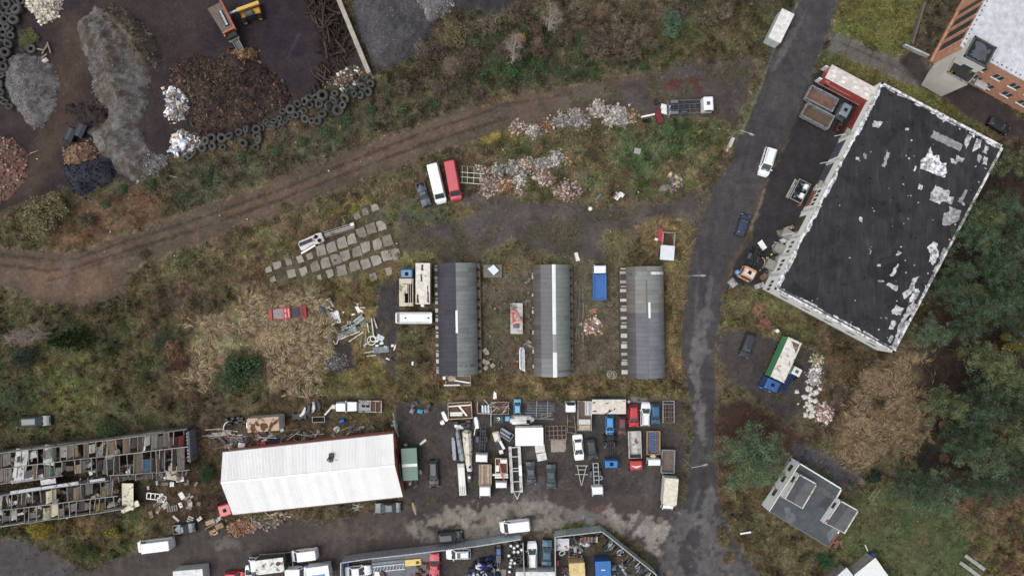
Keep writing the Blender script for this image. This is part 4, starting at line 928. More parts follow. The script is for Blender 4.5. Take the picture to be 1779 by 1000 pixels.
def quadpane(a, b, c, d, u0, u1, v0, v1, off=.015, th=.03):
    A_, B_, C_, D_ = map(np.array, (a, b, c, d))
    P = lambda u, v: (A_ * (1 - u) + B_ * u) * (1 - v) + (D_ * (1 - u) + C_ * u) * v
    n = np.cross(B_ - A_, D_ - A_); n = n / np.linalg.norm(n)
    q = [P(u0, v0), P(u1, v0), P(u1, v1), P(u0, v1)]
    m = MB(); m.hull8([x + n * (off - th) for x in q], [x + n * off for x in q]); return m
def vmeshes(st):
    if st in _VC: return _VC[st]
    L, Wd, Ht, zh, zb, (xr, xr2, xf2, xf), boot = SPEC[st]; w = Wd / 2; e = L / 2; big = st in ('van', 'longvan', 'mpv', 'jeep')
    b = MB()
    zt_r = boot if boot else zb
    sts = [(-e, .86 * w, zt_r - .25), (-e + .1, .94 * w, zt_r - .03), (-e + .4, w, zt_r), (xr, w, zb), (xf, w, zb), (xf + (e - xf) * .5, .985 * w, zh + .02), (e - .22, .9 * w, zh - .06), (e - .04, .78 * w, zh - .22)]
    if st == 'jeep': sts[-2:] = [(e - .1, .95 * w, zh - .02), (e - .02, .92 * w, zh - .1)]
    rg = []
    for x, ww, zt in sts:
        rg.append([(x, -ww * .96, .28), (x, -ww, .5), (x, -ww, zt - .14), (x, -ww * .92, zt), (x, 0, zt + .035), (x, ww * .92, zt), (x, ww, zt - .14), (x, ww, .5), (x, ww * .96, .28)])
    b.loft(rg)
    wb = w * .93; tw = wb - (.07 if big else .19)
    def ringr(z, x0, x1, hw, c=.0): return [(x0, -hw + c, z), (x0 + c, -hw, z), (x1 - c, -hw, z), (x1, -hw + c, z), (x1, hw - c, z), (x1 - c, hw, z), (x0 + c, hw, z), (x0, hw - c, z)]
    zm = Ht - .07
    R0 = ringr(zb - .02, xr, xf, wb, .06); R1 = ringr(zm, xr2, xf2, tw, .12); R2 = ringr(Ht, xr2 + .14, xf2 - .12, tw - .12, .14)
    b.loft([R0, R1, R2])
    if st == 'pickup':
        pass
    out = {'body': b.mesh('body', 'paint')}
    A0, A1 = (xf, -wb, zb), (xf, wb, zb); T0, T1 = (xf2, -tw, zm), (xf2, tw, zm); B0, B1 = (xr, -wb, zb), (xr, wb, zb); U0, U1 = (xr2, -tw, zm), (xr2, tw, zm)
    out['windscreen'] = quadpane(A0, A1, T1, T0, .07, .93, .1, .95).mesh('windscreen', 'glass')
    if st not in ('van', 'longvan'): out['rear_window'] = quadpane(B1, B0, U0, U1, .1, .9, .15, .92).mesh('rear_window', 'glass')
    for s_, (p, q, r, t) in ((0, (B0, A0, T0, U0)), (1, (A1, B1, U1, T1))):
        if st in ('van', 'longvan'): u = (.80, .97) if s_ == 0 else (.03, .20)
        else: u = (.05, .95)
        if st in ('van', 'longvan'): out['side_window%d' % s_] = quadpane(p, q, r, t, u[0], u[1], .12, .75).mesh('side_window', 'glass')
        else:
            mm = quadpane(p, q, r, t, .06, .36, .14, .88)
            for a_, b_ in ((.39, .64), (.67, .94)):
                o_ = quadpane(p, q, r, t, a_, b_, .14, .88); mm.add(o_.v, o_.f)
            out['side_window%d' % s_] = mm.mesh('side_window', 'glass')
    rw = .33 if Ht < 1.9 else .37
    tm = MB(); tm.tube((0, -.11, 0), (0, .11, 0), rw, rw, 12); out['tyre'] = tm.mesh('tyre', 'rubber')
    rm = MB(); rm.tube((0, -.12, 0), (0, .12, 0), rw * .62, rw * .62, 10); out['rim'] = rm.mesh('rim', 'steel')
    hl = MB(); hl.box(-.1, .08, -.2, .2, -.06, .07); out['headlight'] = hl.mesh('headlight', 'paint')
    tl_ = MB(); tl_.box(-.05, .05, -.09, .09, -.16, .16); out['tail_light'] = tl_.mesh('tail_light', 'paint')
    mi = MB(); mi.cbox(-.09, .09, -.13, .13, -.08, .08, .03); out['mirror'] = mi.mesh('mirror', 'matte')
    bp_ = MB(); bp_.loft([[(e - .12, y * w * .86, z) for y, z in ((-1, .3), (1, .3), (1, .52), (-1, .52))], [(e + .06, y * w * .78, z) for y, z in ((-1, .32), (1, .32), (1, .5), (-1, .5))]]); out['bumper'] = bp_.mesh('bumper', 'matte')
    if st == 'pickup':
        bd = MB(); bd.box(-e + .2, xr - .1, -w * .78, w * .78, .93, .985); out['bed'] = bd.mesh('bed', 'matte')
    if st in ('estate', 'suv', 'mpv'):
        rr = MB()
        for s_ in (-1, 1): rr.bar((xr2 + .2, s_ * (tw - .16), Ht + .06), (xf2 - .2, s_ * (tw - .16), Ht + .06), .05, .05)
        out['roof_rail'] = rr.mesh('roof_rail', 'steel')
    if st in ('sedan', 'hatch', 'suv', 'estate', 'mpv'):
        aw = MB(); aw.box(xf - .06, xf + .1, -wb * .85, wb * .85, zb - .01, zb + .03); out['wiper_cowl'] = aw.mesh('wiper_cowl', 'matte')
    _VC[st] = out; return out
def vehicle(name, px, py, ang, st, col, label, group=None, cat='car', ln=None, flat=False, lift=0.0, roofc=None, sx=None):
    L, Wd, Ht, zh, zb, (xr, xr2, xf2, xf), boot = SPEC[st]; ms = vmeshes(st)
    x, y = G(px, py, 1.0); t = thing(name, label, cat, (x, y, lift), R(ang), group)
    k = (ln / L) if ln else 1.0
    t.scale = (k, sx if sx else (k ** .5 if k < 1 else 1), 1)
    e = L / 2; w = Wd / 2
    for key, c in (('body', col), ('windscreen', None), ('rear_window', None), ('side_window0', None), ('side_window1', None), ('bumper', col if rnd.random() < .6 else DK), ('bed', DK), ('roof_rail', S(60, 60, 62)), ('wiper_cowl', BLK)):
        if key in ms: link(ms[key].name.split('.')[0], ms[key], t, c)
    rw = .33 if Ht < 1.9 else .37
    for xx in (-e * .62, e * .62):
        for s_ in (-1, 1):
            ty = link('wheel', ms['tyre'], t, BLK, (xx, s_ * (w - .1), rw)); link('rim', ms['rim'], ty, S(150, 150, 152))
    for s_ in (-1, 1):
        link('headlight', ms['headlight'], t, S(214, 218, 220), (e - .2, s_ * w * .66, zh - .2)); link('tail_light', ms['tail_light'], t, S(120, 24, 24), (-e + .05, s_ * w * .8, .72))
        link('mirror', ms['mirror'], t, col if rnd.random() < .5 else BLK, (xf - .25, s_ * (w + .1), zb + .06))
    return t
WH = S(236, 238, 240)
WK = 'cars and vans standing in the wreck yard'
vehicle('parked_pickup', 735, 337, -71.6, 'pickup', S(50, 56, 78), 'small dark navy pickup at the left of the parked white and red vans', cat='pickup', ln=4.3)
vehicle('parked_van', 759, 319, -76.6, 'longvan', WH, 'long white van parked between the navy pickup and the red van', cat='van')
vehicle('parked_van', 787, 314, -79.5, 'longvan', S(196, 62, 76), 'long raspberry-red van parked beside the white van', cat='van')
vehicle('people_carrier', 1333, 281, -107, 'mpv', WH, 'white people carrier driving on the road past the hall', cat='car', ln=4.9)
vehicle('parked_car', 1291, 391, 71.6, 'hatch', S(40, 56, 88), 'dark blue hatchback on the mossy verge beside the road', cat='car')
vehicle('parked_suv', 1299, 600, -109.7, 'suv', S(44, 48, 56), 'black off-roader parked alone on the gravel beside the road', cat='car', ln=4.4)
vehicle('parked_car', 1737, 218, -31, 'hatch', S(26, 28, 32), 'black car parked below the orange office block', cat='car')
vehicle('abandoned_suv', 62, 731, 3, 'suv', S(52, 60, 74), 'dark blue-grey car left in the grass above the ruined shed', cat='car', ln=5.0)
vehicle('van_shell', 270, 946, 187, 'longvan', S(226, 230, 230), 'long white van shell at the edge of the lower lane', cat='van', ln=6.2)
vehicle('abandoned_car', 319, 918, 7, 'pickup', S(48, 60, 82), 'dark blue pickup beside the small white pallet', cat='pickup', ln=3.9)
vehicle('parked_jeep', 602, 706, 0, 'jeep', WH, 'small white off-roader next to the grey trailer frame', cat='car', ln=3.5)
vehicle('small_car', 899, 706, 90, 'hatch', S(106, 170, 206), 'light blue car body between the scrap racks', cat='car', ln=2.6, sx=.75)
vehicle('parked_car', 1101, 722, -88, 'hatch', S(206, 42, 54), 'bright red hatchback in the wreck yard', WK)
vehicle('parked_car', 1122, 720, 88, 'estate', WH, 'white estate car between the red and the blue hatchbacks', WK, ln=4.1)
vehicle('parked_car', 1139, 719, -89, 'hatch', S(40, 96, 134), 'petrol-blue car next to the metal rack', WK, ln=3.5)
vehicle('parked_van', 1059.5, 738, -90, 'hatch', S(70, 150, 216), 'sky-blue small van below the long blue container', WK, cat='van', ln=3.4, sx=.85)
vehicle('parked_car', 1081, 739, -90, 'hatch', S(112, 58, 70), 'dull maroon car beside the sky-blue van', WK, ln=3.2, sx=.8)
vehicle('parked_car', 1005, 777, -85, 'sedan', WH, 'white saloon parked left of a dark hatchback', WK, ln=4.5)
vehicle('parked_car', 1028.5, 780, -81, 'hatch', S(52, 56, 62), 'dark grey hatchback right of the white saloon', WK, ln=3.6)
vehicle('parked_car', 922.5, 822, -86, 'sedan', S(50, 58, 68), 'dark slate saloon right of the long ladder trailer', WK, ln=4.1)
vehicle('parked_car', 957.5, 828, -89, 'sedan', S(44, 66, 66), 'dark green saloon with its rear toward the white slabs', WK, ln=4.4)
vehicle('parked_suv', 753, 823, -88, 'estate', S(30, 34, 40), 'black estate car alone between the green shed and silver scrap', WK, ln=4.7)
vehicle('parked_car', 673, 882, 182, 'sedan', S(84, 90, 98), 'grey saloon parked along the south side of the white hall', ln=4.6)
vehicle('parked_suv', 782, 932, 5, 'suv', S(38, 44, 50), 'black off-roader parked against the lower metal fence', ln=4.4)
vehicle('parked_van', 895, 913, 187, 'van', S(238, 240, 242), 'white panel van with its side door open on the pale concrete', cat='van', ln=5.2)
vehicle('parked_van', 529, 963, 187, 'van', S(236, 240, 242), 'white delivery van above the white crew cab by the lower lane', cat='van', ln=4.6)
vehicle('parked_car', 621, 992, 4, 'sedan', WH, 'white car inside the left end of the fenced yard', ln=4.5)
v = vehicle('parked_suv', 796, 962, 182, 'suv', S(232, 236, 238), 'white car with a dark sunroof inside the fenced yard', ln=4.3)
part('sunroof', MB().box(-.5, .15, -.42, .42, 1.70, 1.735), 'glass', None, v)
vehicle('parked_car', 925, 965, 92, 'estate', WH, 'white estate car with roof rails right of the tyre stack', ln=4.6)
vehicle('parked_car', 950, 961, 88, 'sedan', S(58, 96, 124), 'steel-blue saloon beside the white estate car', ln=4.5)
vehicle('parked_car', 407, 1001, 0, 'hatch', S(206, 40, 60), 'red car cut off by the bottom edge', ln=3.6)
vehicle('parked_pickup', 515, 992, 0, 'van', WH, 'white crew-cab van below the delivery van', cat='van', ln=3.6)
vehicle('parked_car', 433, 1000, 90, 'hatch', S(226, 234, 238), 'pale car nose under the box lorry at the bottom edge', ln=3.6)
vehicle('red_pickup', 754.5, 984, 90, 'pickup', S(196, 50, 66), 'red pickup with a dark bed on the grey deck', cat='pickup', ln=4.6)

def wheelset(t, xs, w, r=.48, wd=.28):
    for x in xs:
        for s_ in (-1, 1):
            m = MB(); m.tube((x, s_ * w - wd / 2, r), (x, s_ * w + wd / 2, r), r, r, 12); ty = part('wheel', m, 'rubber', BLK, t)
            part('rim', MB().tube((x, s_ * w - wd / 2 - .01, r), (x, s_ * w + wd / 2 + .01, r), r * .5, r * .5, 8), 'steel', S(130, 128, 124), ty)
def cab(t, x0, x1, w, h, col, z0=.5, hatch=True, glass=True, mat='paint', slope=.25):
    m = MB(); r0 = lambda z, a, b, hw, c: [(a, -hw + c, z), (a + c, -hw, z), (b - c, -hw, z), (b, -hw + c, z), (b, hw - c, z), (b - c, hw, z), (a + c, hw, z), (a, hw - c, z)]
    m.loft([r0(z0, x0, x1, w, .08), r0(z0 + (h - z0) * .55, x0, x1, w, .1), r0(h - .12, x0 + .02, x1 - slope, w - .06, .14), r0(h, x0 + .15, x1 - slope - .14, w - .22, .14)])
    c = part('cab', m, mat, col, t)
    zb = z0 + (h - z0) * .55
    if glass:
        part('windscreen', quadpane((x1, -w, zb), (x1, w, zb), (x1 - slope, w - .06, h - .12), (x1 - slope, -w + .06, h - .12), .08, .92, .05, .9), 'glass', None, c)
        for s_ in (0, 1):
            p = [(x0, -w, zb), (x1, -w, zb), (x1 - slope, -w + .06, h - .12), (x0, -w + .06, h - .12)]
            if s_: p = [(a, -b, z) for a, b, z in p]; p = [p[1], p[0], p[3], p[2]]
            part('side_window', quadpane(*p, .25, .85, .05, .85), 'glass', None, c)
    if hatch:
        xm = (x0 + x1) / 2 - .15; part('roof_hatch', MB().cbox(xm - .3, xm + .3, -.3, .3, h - .01, h + .06, .03), 'matte', S(110, 112, 112) if sum(col[:3]) > 1 else S(40, 44, 50), c)
    for s_ in (-1, 1):
        part('mirror', MB().box(x1 - .3, x1 - .15, s_ * (w + .12) - .1, s_ * (w + .12) + .1, zb, zb + .4), 'matte', BLK, t)
        part('headlight', MB().box(x1 - .05, x1 + .04, s_ * w * .7 - .18, s_ * w * .7 + .18, z0 + .1, z0 + .3), 'paint', S(210, 212, 214), t)
    part('bumper', MB().cbox(x1 - .2, x1 + .12, -w, w, z0 - .2, z0 + .08), 'matte', col if rnd.random() < .5 else DK, t)
    return c
def chassis(t, x0, x1, w=.42, z=.95, col=DK, cross=6, mat='steel', details=True):
    m = MB()
    for s_ in (-1, 1): m.box(x0, x1, s_ * w - .07, s_ * w + .07, z - .2, z)
    fr = part('frame', m, mat, col, t)
    for k in range(cross):
        x = x0 + .1 + (x1 - x0 - .2) * k / max(1, cross - 1); part('crossmember', MB().box(x - .06, x + .06, -w + .07, w - .07, z - .16, z - .02), mat, col, fr)
    if details:
        part('drive_shaft', MB().tube((x0 + .5, 0, z - .3), (x1 - .3, 0, z - .2), .08), mat, S(84, 86, 92), t)
        part('fuel_tank', MB().cbox((x0 + x1) / 2 - .5, (x0 + x1) / 2 + .6, -w - .75, -w - .15, z - .5, z - .05, .08), mat, S(92, 96, 104), t)
        part('air_tank', MB().tube(((x0 + x1) / 2 - .5, w + .35, z - .25), ((x0 + x1) / 2 + .5, w + .35, z - .25), .2, .2, 8), mat, S(70, 72, 78), t)
        for x in (x0 + (x1 - x0) * .2,):
            part('axle', MB().bar((x, -w - .7, z - .4), (x, w + .7, z - .4), .16), mat, DK, t)
            part('differential', MB().cyl(x, 0, z - .6, z - .22, .3), mat, S(56, 58, 62), t)
    return fr
def opentray(t, x0, x1, w, z0, z1, col, fcol, mat='worn', fmat='rusty', rim=.1, name='tipper_body'):
    fl = part('bed_floor', MB().box(x0, x1, -w, w, z0 - .1, z0), fmat, fcol, t)
    for s_ in (-1, 1): part('side_board', MB().box(x0, x1, s_ * (w - rim / 2) - rim / 2, s_ * (w - rim / 2) + rim / 2, z0 + .002, z1), mat, col, t)
    part('head_board', MB().box(x1 - rim, x1, -w + rim + .002, w - rim - .002, z0 + .002, z1), mat, col, t); part('tail_board', MB().box(x0, x0 + rim, -w + rim + .002, w - rim - .002, z0 + .002, z1 - .1), mat, col, t)
    return fl
def boxbody(t, x0, x1, w, z0, z1, side, roofc, mat='worn', ribs=True, rmat='worn'):
    b = part('box_body', MB().box(x0, x1, -w, w, z0, z1), mat, side, t); part('roof', MB().cbox(x0 - .03, x1 + .03, -w - .03, w + .03, z1, z1 + .06, .03), rmat, roofc, b)
    if ribs:
        n = max(2, int((x1 - x0) / 1.1))
        for k in range(1, n):
            x = x0 + (x1 - x0) * k / n
            for s_ in (-1, 1): part('side_rib', MB().box(x - .04, x + .04, s_ * w - .03, s_ * w + .03, z0 + .1, z1 - .06), mat, side, b)
    return b
def tr(name, label, px, py, ang, cat='truck', h=1.0, group=None, z=0): return thing(name, label, cat, (*G(px, py, h), z), R(ang), group)
WHT = S(232, 234, 236)
# T1 bare chassis truck
t = tr('chassis_truck', 'white-cabbed truck with bare grey chassis at the top of the rubble island', 1198, 185, 2.5)
cab(t, 2.0, 3.9, 1.2, 2.6, WHT); chassis(t, -3.8, 2.0, .45, .95, S(92, 98, 110), 7); wheelset(t, (-2.4, 2.7), 1.0)
part('deck', MB().box(-3.9, -3.5, -1.2, 1.2, .8, .92), 'steel', S(96, 102, 112), t)
for s_ in (-1, 1):
    part('mudguard', MB().cbox(-3.2, -1.9, s_ * .95 - .28, s_ * .95 + .28, .9, 1.15, .1), 'matte', S(122, 126, 134), t)
    part('side_rail', MB().box(-1.7, 1.9, s_ * 1.12 - .08, s_ * 1.12 + .08, .75, .9), 'steel', S(104, 110, 120), t)
for i in range(2): solo('panel_scrap', MB().cbox(-.85, .8, -.42, .42, 0, .5 + .1 * i), 'paint', S(228, 228, 222), ['upper white hood panel behind the bare chassis truck', 'lower white hood panel behind the bare chassis truck'][i], 'car part', G(1156, 187 + i * 8.5), R(-12))
solo('red_wreck_part', MB().cbox(-.5, .5, -1.2, 1.2, 0, .7).box(-.12, .12, -1.15, 1.15, .7, .85), 'worn', S(120, 40, 48), 'crumpled dark red car part beside the white hood panels', 'scrap', G(1144, 204), R(16))
solo('white_board', MB().box(-1.2, 1.2, -.14, .14, 0, .5), 'paint', S(230, 230, 222), 'narrow white board pointing at the rubble heap', 'board', G(1125, 202), R(12))
solo('grille_scrap', MB().box(-.8, .8, -.4, .4, .0, .12).box(-.6, .6, -.3, -.2, .12, .25).box(-.6, .6, .1, .2, .12, .25), 'matte', S(36, 38, 42), 'black slatted grille under the narrow white board', 'scrap', G(1122, 210), R(10))
solo('tyre', MB().ring((0, 0, .2), .38, .18), 'rubber', S(56, 54, 54), 'single tyre behind the bare chassis truck', 'tyre', G(1140, 178), smooth=True)
solo('rusty_drum', MB().cyl(0, 0, 0, .5, .45, 10), 'rusty', S(120, 106, 96), 'tilted grey drum above the white hood panels', 'drum', G(1146, 174), rot=(.5, .3, .4))
# T2 red curtain lorry
t = tr('curtain_lorry', 'red curtain-sided lorry trailer with dirty white roof beside the hall', 1475, 148, -28, h=3.0)
bd = part('curtain_body', MB().box(-4.4, 4.2, -1.25, 1.25, 1.1, 3.9), 'paint', S(190, 92, 86), t)
part('roof', MB().cbox(-4.42, 4.22, -1.27, 1.27, 3.9, 3.98, .04), 'matte', S(212, 204, 198), bd)
for x, y in ((-3.6, .3), (-3.2, -.3), (-1.6, .2), (-1.5, -.4), (.4, .5), (1.0, -.2), (2.6, .4), (3.0, -.5)): part('roof_patch', MB().prism(blob(x, y, .42, .3, 0, 9, .2, int(x * 10)), 3.98, 3.995), 'matte', S(232, 230, 228), bd)
part('side_stripe', MB().box(-3.2, 1.2, -1.275, -1.25, 2.2, 2.5), 'paint', S(206, 140, 134), bd); part('emblem', MB().box(-3.9, -3.1, -1.275, -1.25, 2.7, 3.3), 'paint', S(214, 160, 152), bd)
part('lower_rail', MB().box(-4.4, 4.2, -1.3, -1.26, .95, 1.1), 'steel', S(206, 204, 200), bd); part('tear', MB().box(-3.4, -2.4, -1.28, -1.255, 1.6, 1.95), 'matte', S(30, 26, 26), bd)
for s_ in (-1, 1): part('door_leaf', MB().cbox(-5.0, -4.42, s_ * 1.15 - .1, s_ * 1.15 + .1, 1.0, 2.9), 'paint', S(228, 230, 230), t)
wheelset(t, (-2.6, -1.3, 2.8), 1.05)
part('undercarriage', MB().box(-4.3, 4.1, -.5, .5, .6, 1.09), 'steel', DK, t)
# T3 two open tipper trailers with a grey tractor
for lab, px, py, fc in (('open tipper trailer with a reddish rusty floor, upper of the pair by the hall', 1426, 172, (128, 98, 86)), ('open tipper trailer with a brown muddy floor, lower of the pair by the hall', 1419, 202, (104, 86, 70))):
    t = tr('tipper_trailer', lab, px, py, -27.5, 'trailer', 1.6); opentray(t, -2.55, 2.65, 1.25, .95, 2.1, S(150, 156, 156), S(*fc), fmat='worn', rim=.13); wheelset(t, (-1.6, 1.2), 1.0); chassis(t, -2.4, 3.0, .4, .8, DK, 4, details=False)
    for x in (-.9, .9):
        for s_ in (-1, 1): part('stake', MB().box(x - .06, x + .06, s_ * 1.28 - .04, s_ * 1.28 + .04, .95, 2.15), 'steel', S(160, 166, 166), t)
t = tr('tractor_unit', 'grey truck cab standing between the tipper trailers and the red lorry', 1461, 190, 151, h=2.0); t.rotation_euler.z = R(152 + 180)
cab(t, -.2, 1.6, 1.15, 2.7, S(122, 132, 142)); chassis(t, -2.6, -.2, .4, .9, S(70, 74, 80), 4); wheelset(t, (-1.6, .8), 1.0)
solo('pallet_box', MB().cbox(-.35, .35, -.3, .3, 0, .5), 'wood', S(190, 160, 136), 'small pinkish crate beside the torn red curtain', 'crate', G(1440, 153), R(-30))
q = thing('quad_bike', 'small red and black machine at the lower end of the tipper trailers', 'machine', G(1455, 222), R(60))
part('body', MB().cbox(-.7, .7, -.35, .35, .3, .8, .15), 'worn', S(110, 50, 44), q); part('seat', MB().cbox(-.5, .2, -.2, .2, .8, .95), 'matte', BLK, q); wheelset(q, (-.6, .6), .45, .3, .22)
# T4 blue tipper truck
t = tr('tipper_truck', 'small truck with a white cab and a bright blue tipper bed between the huts', 1041, 490, 90)
cab(t, 1.5, 3.05, 1.08, 2.3, S(232, 234, 236), hatch=False); opentray(t, -3.05, 1.35, 1.15, 1.05, 1.6, S(36, 112, 190), S(30, 100, 176), 'paint', 'paint'); chassis(t, -2.9, 1.5, .4, .9, DK, 4, details=False); wheelset(t, (-1.9, 2.1), .95, .42)
# T5 / T6 old box lorries
t = tr('old_lorry', 'derelict lorry with a blue cab and a broken rusty box', 707, 498, 90, h=2.2)
cab(t, 1.5, 3.2, 1.05, 2.6, S(70, 124, 164)); opentray(t, -3.3, 1.4, 1.15, 1.0, 3.0, S(196, 186, 166), S(120, 96, 78), rim=.12); wheelset(t, (-2, 2.3), .95)
for x0, x1, y0, y1 in ((-3.3, -.9, .25, 1.2), (-1.1, .4, -.2, 1.2), (.5, 1.4, -.9, 1.2), (-3.2, -2.7, -1.0, .25), (-.9, 1.4, .7, 1.15)): part('roof_remnant', MB().box(x0, x1, y0 - .02, y1 - .02, 3.0 + .01 * abs(x0), 3.05 + .01 * abs(x0)), 'worn', S(206, 196, 176), t)
for y in (-.75, -.45): part('roof_bow', MB().box(-3.2, 1.3, y, y + .08, 2.95, 3.04), 'steel', S(190, 184, 170), t)
t = tr('box_trailer', 'long white box trailer with brown rust patches on its roof', 735, 493, 90, 'trailer', 2.6)
b = boxbody(t, -3.4, 3.5, 1.2, .8, 2.9, S(214, 212, 206), S(226, 222, 212), 'worn', True, 'matte'); wheelset(t, (-2.3, -1.1), 1.0)
for x0, x1, y0, y1 in ((2.2, 3.4, -.15, .3), (.4, 1.7, .05, .4), (-3.2, -.2, -1.05, -.75), (-3.3, -1.7, .65, 1.05), (1.2, 1.5, -.5, -.3)):
    P = ragged([(x0, y0), (x1, y0 + .1), (x1 - .2, y1), (x0 + .1, y1)], .3, .06, int(x0 * 9)); part('rust_patch', MB().prism(P, 2.96, 2.975), 'rusty', S(110, 84, 66), b)
part('tank', MB().cbox(-3.9, -3.45, -.1, .5, 1.2, 1.8), 'paint', WHT, t)
# T7 white bus
t = tr('white_bus', 'white minibus with a dark front below the two derelict lorries', 719, 552, 180, 'bus', 2.0)
b = part('body', MB().loft([[(x, -1.0 * k, .5), (x, -1.02 * k, 1.9), (x, -.85 * k, 2.25), (x, .85 * k, 2.25), (x, 1.02 * k, 1.9), (x, 1.0 * k, .5)] for x, k in ((-3.1, .94), (-2.9, 1), (2.3, 1), (3.1, .92))]), 'paint', S(226, 230, 232), t)
part('windscreen', MB().hull8([(2.45, -.9, 1.3), (3.16, -.82, 1.3), (3.16, .82, 1.3), (2.45, .9, 1.3)], [(2.4, -.85, 2.29), (2.9, -.74, 2.27), (2.9, .74, 2.27), (2.4, .85, 2.29)]), 'glass', None, t)
for s_ in (-1, 1): part('side_windows', MB().box(-2.6, 2.1, s_ * 1.02 - .02, s_ * 1.02 + .02, 1.2, 1.8), 'glass', None, t); part('roof_rail', MB().box(-2.8, 2.3, s_ * .72 - .03, s_ * .72 + .03, 2.25, 2.31), 'steel', S(120, 124, 128), t)
for x in (1.4, -2.5): part('roof_vent', MB().cyl(x, 0, 2.25, 2.36, .14), 'matte', BLK, t)
wheelset(t, (-2, 2.1), .9, .4)
# T8 tarpaulin lorry
t = tr('tarpaulin_lorry', 'lorry with blue cab, green tarpaulin sides and white roof', 1359, 633, -114.5, h=3.0)
cab(t, 2.9, 5.0, 1.2, 3.0, S(38, 92, 160)); b = part('tarpaulin', MB().box(-4.6, 2.7, -1.25, 1.25, 1.1, 3.7), 'paint', S(86, 160, 108), t)
part('roof_sheet', MB().cbox(-4.62, 2.72, -1.27, 1.27, 3.7, 3.78, .05), 'worn', S(224, 218, 210), b)
part('roof_stain', MB().prism(ragged([(-4.3, .95), (-2.6, .98), (-4.2, -.55)], .3, .08, 4), 3.78, 3.792), 'matte', S(112, 102, 88), b)
for k in range(9): part('roof_bow', MB().box(-4.3 + k * .8, -4.24 + k * .8, -1.2, 1.2, 3.775, 3.795), 'matte', S(206, 202, 196), b)
wheelset(t, (-3, -1.7, 3.8), 1.05); part('undercarriage', MB().box(-4.5, 2.8, -.5, .5, .6, 1.09), 'steel', DK, t)
t = tr('blue_chassis', 'narrow blue truck frame lying along the tarpaulin lorry', 1367, 668, -120, 'truck part'); chassis(t, -2.6, 1.7, .4, .9, S(36, 76, 136), 8); part('toolbox', MB().cbox(-2.4, -1.7, -.9, -.4, .5, .9), 'paint', S(48, 96, 160), t); wheelset(t, (-1.8,), .8)
t = tr('cab_shell', 'loose white truck cab shell beside the tarpaulin lorry', 1383, 645, -28, 'truck part', 1.0, z=.0); cab(t, -.9, .9, .75, 1.7, S(226, 230, 228), .1)
# T10-T18
t = tr('chassis_truck', 'truck with a blue cab and a bare dark frame pointing down', 1060.5, 785, -90); cab(t, 1.1, 2.6, 1.15, 2.4, S(40, 120, 196)); chassis(t, -3.4, 1.1, .42, .95, S(64, 66, 70), 6); wheelset(t, (-2.6, -1.3, 1.8), .95)
t = tr('flatbed_truck', 'red-cabbed truck with a long dirty grey tipper bed', 1102.5, 781, -88); cab(t, 1.6, 3.4, 1.08, 2.3, S(188, 56, 58), hatch=False)
opentray(t, -3.3, 1.3, 1.1, 1.1, 1.6, S(196, 196, 192), S(178, 176, 172), 'worn', 'worn', .12); part('bed_rib', MB().box(-3.1, 1.1, -.45, .45, 1.1, 1.16), 'worn', S(206, 204, 200), t); part('cab_stripe', MB().prism([(2.45, -.8), (2.8, 0), (2.45, .8), (2.35, .8), (2.5, 0), (2.35, -.8)], 2.3, 2.315), 'paint', S(230, 220, 216), t); wheelset(t, (-2, 2.4), .95, .42); chassis(t, -3.2, 1.6, .4, .9, DK, 4, details=False)
part('rope_box', MB().cbox(.7, 1.2, -.9, .9, 1.6, 1.75), 'matte', S(60, 62, 66), t)
t = tr('load_truck', 'white-cabbed truck with blue steel frames on a wooden-edged bed', 1134.5, 778, -90); cab(t, 1.6, 2.9, 1.1, 2.4, WHT, hatch=False); opentray(t, -3.0, 1.0, 1.15, 1.0, 1.5, S(190, 162, 134), S(120, 104, 90), 'wood', 'worn'); wheelset(t, (-2, 2.0), .95, .42); chassis(t, -2.9, 1.6, .4, .85, DK, 4, details=False)
for k in range(9): part('steel_frame', MB().bar((-2.8 + k * .4, -.5, 1.2 + .05 * (k % 3)), (-2.7 + k * .4, .5, 1.35), .1), 'paint', S(44, 104, 170), t)
for s_ in (-.45, -.1, .4): part('steel_beam', MB().bar((-2.8, s_, 1.25), (.5, s_ + .05, 1.3), .14), 'paint', S(40, 96, 160), t)
part('tarp_bundle', MB().loft([[(x, -.5 * k, 1.2), (x, .5 * k, 1.2), (x, .3 * k, 1.5), (x, -.3 * k, 1.5)] for x, k in ((1.05, .7), (1.3, 1.2), (1.55, .8))]), 'matte', S(220, 210, 170), t)
t = tr('tipper_trailer', 'open trailer with a grey rim and rusty floor near the white box truck', 1160.5, 801, -92, 'trailer', 1.3); opentray(t, -2.0, 2.0, 1.15, .8, 1.5, S(150, 158, 162), S(122, 104, 98), 'worn', 'worn', .13); wheelset(t, (-.5, .6), 1.0, .4); part('drawbar', MB().bar((2.0, 0, .6), (2.6, 0, .5), .12), 'steel', S(120, 124, 128), t)
t = tr('box_truck', 'cream-roofed white box truck standing alone by the road junction', 1164, 857, -94.5, h=2.6)
boxbody(t, -2.7, 1.7, 1.15, .9, 3.0, S(222, 224, 222), S(226, 220, 200), 'paint', True, 'matte'); cab(t, 1.75, 3.2, .95, 2.2, WHT, hatch=False, slope=.5); wheelset(t, (-1.7, 2.3), .95, .42)
part('over_cab', MB().cbox(1.0, 2.0, -1.0, 1.0, 2.3, 2.9), 'matte', S(226, 222, 208), t); part('undercarriage', MB().box(-2.6, 1.7, -.5, .5, .6, .89), 'steel', DK, t)
t = tr('chassis_truck', 'small white-cabbed truck with a bare pale ladder frame', 1036.5, 836, -87); cab(t, .6, 2.4, .98, 2.1, WHT, hatch=False, slope=.5); chassis(t, -3.2, .6, .42, .85, S(180, 184, 188), 6); wheelset(t, (-1.6, 1.6), .85, .38)
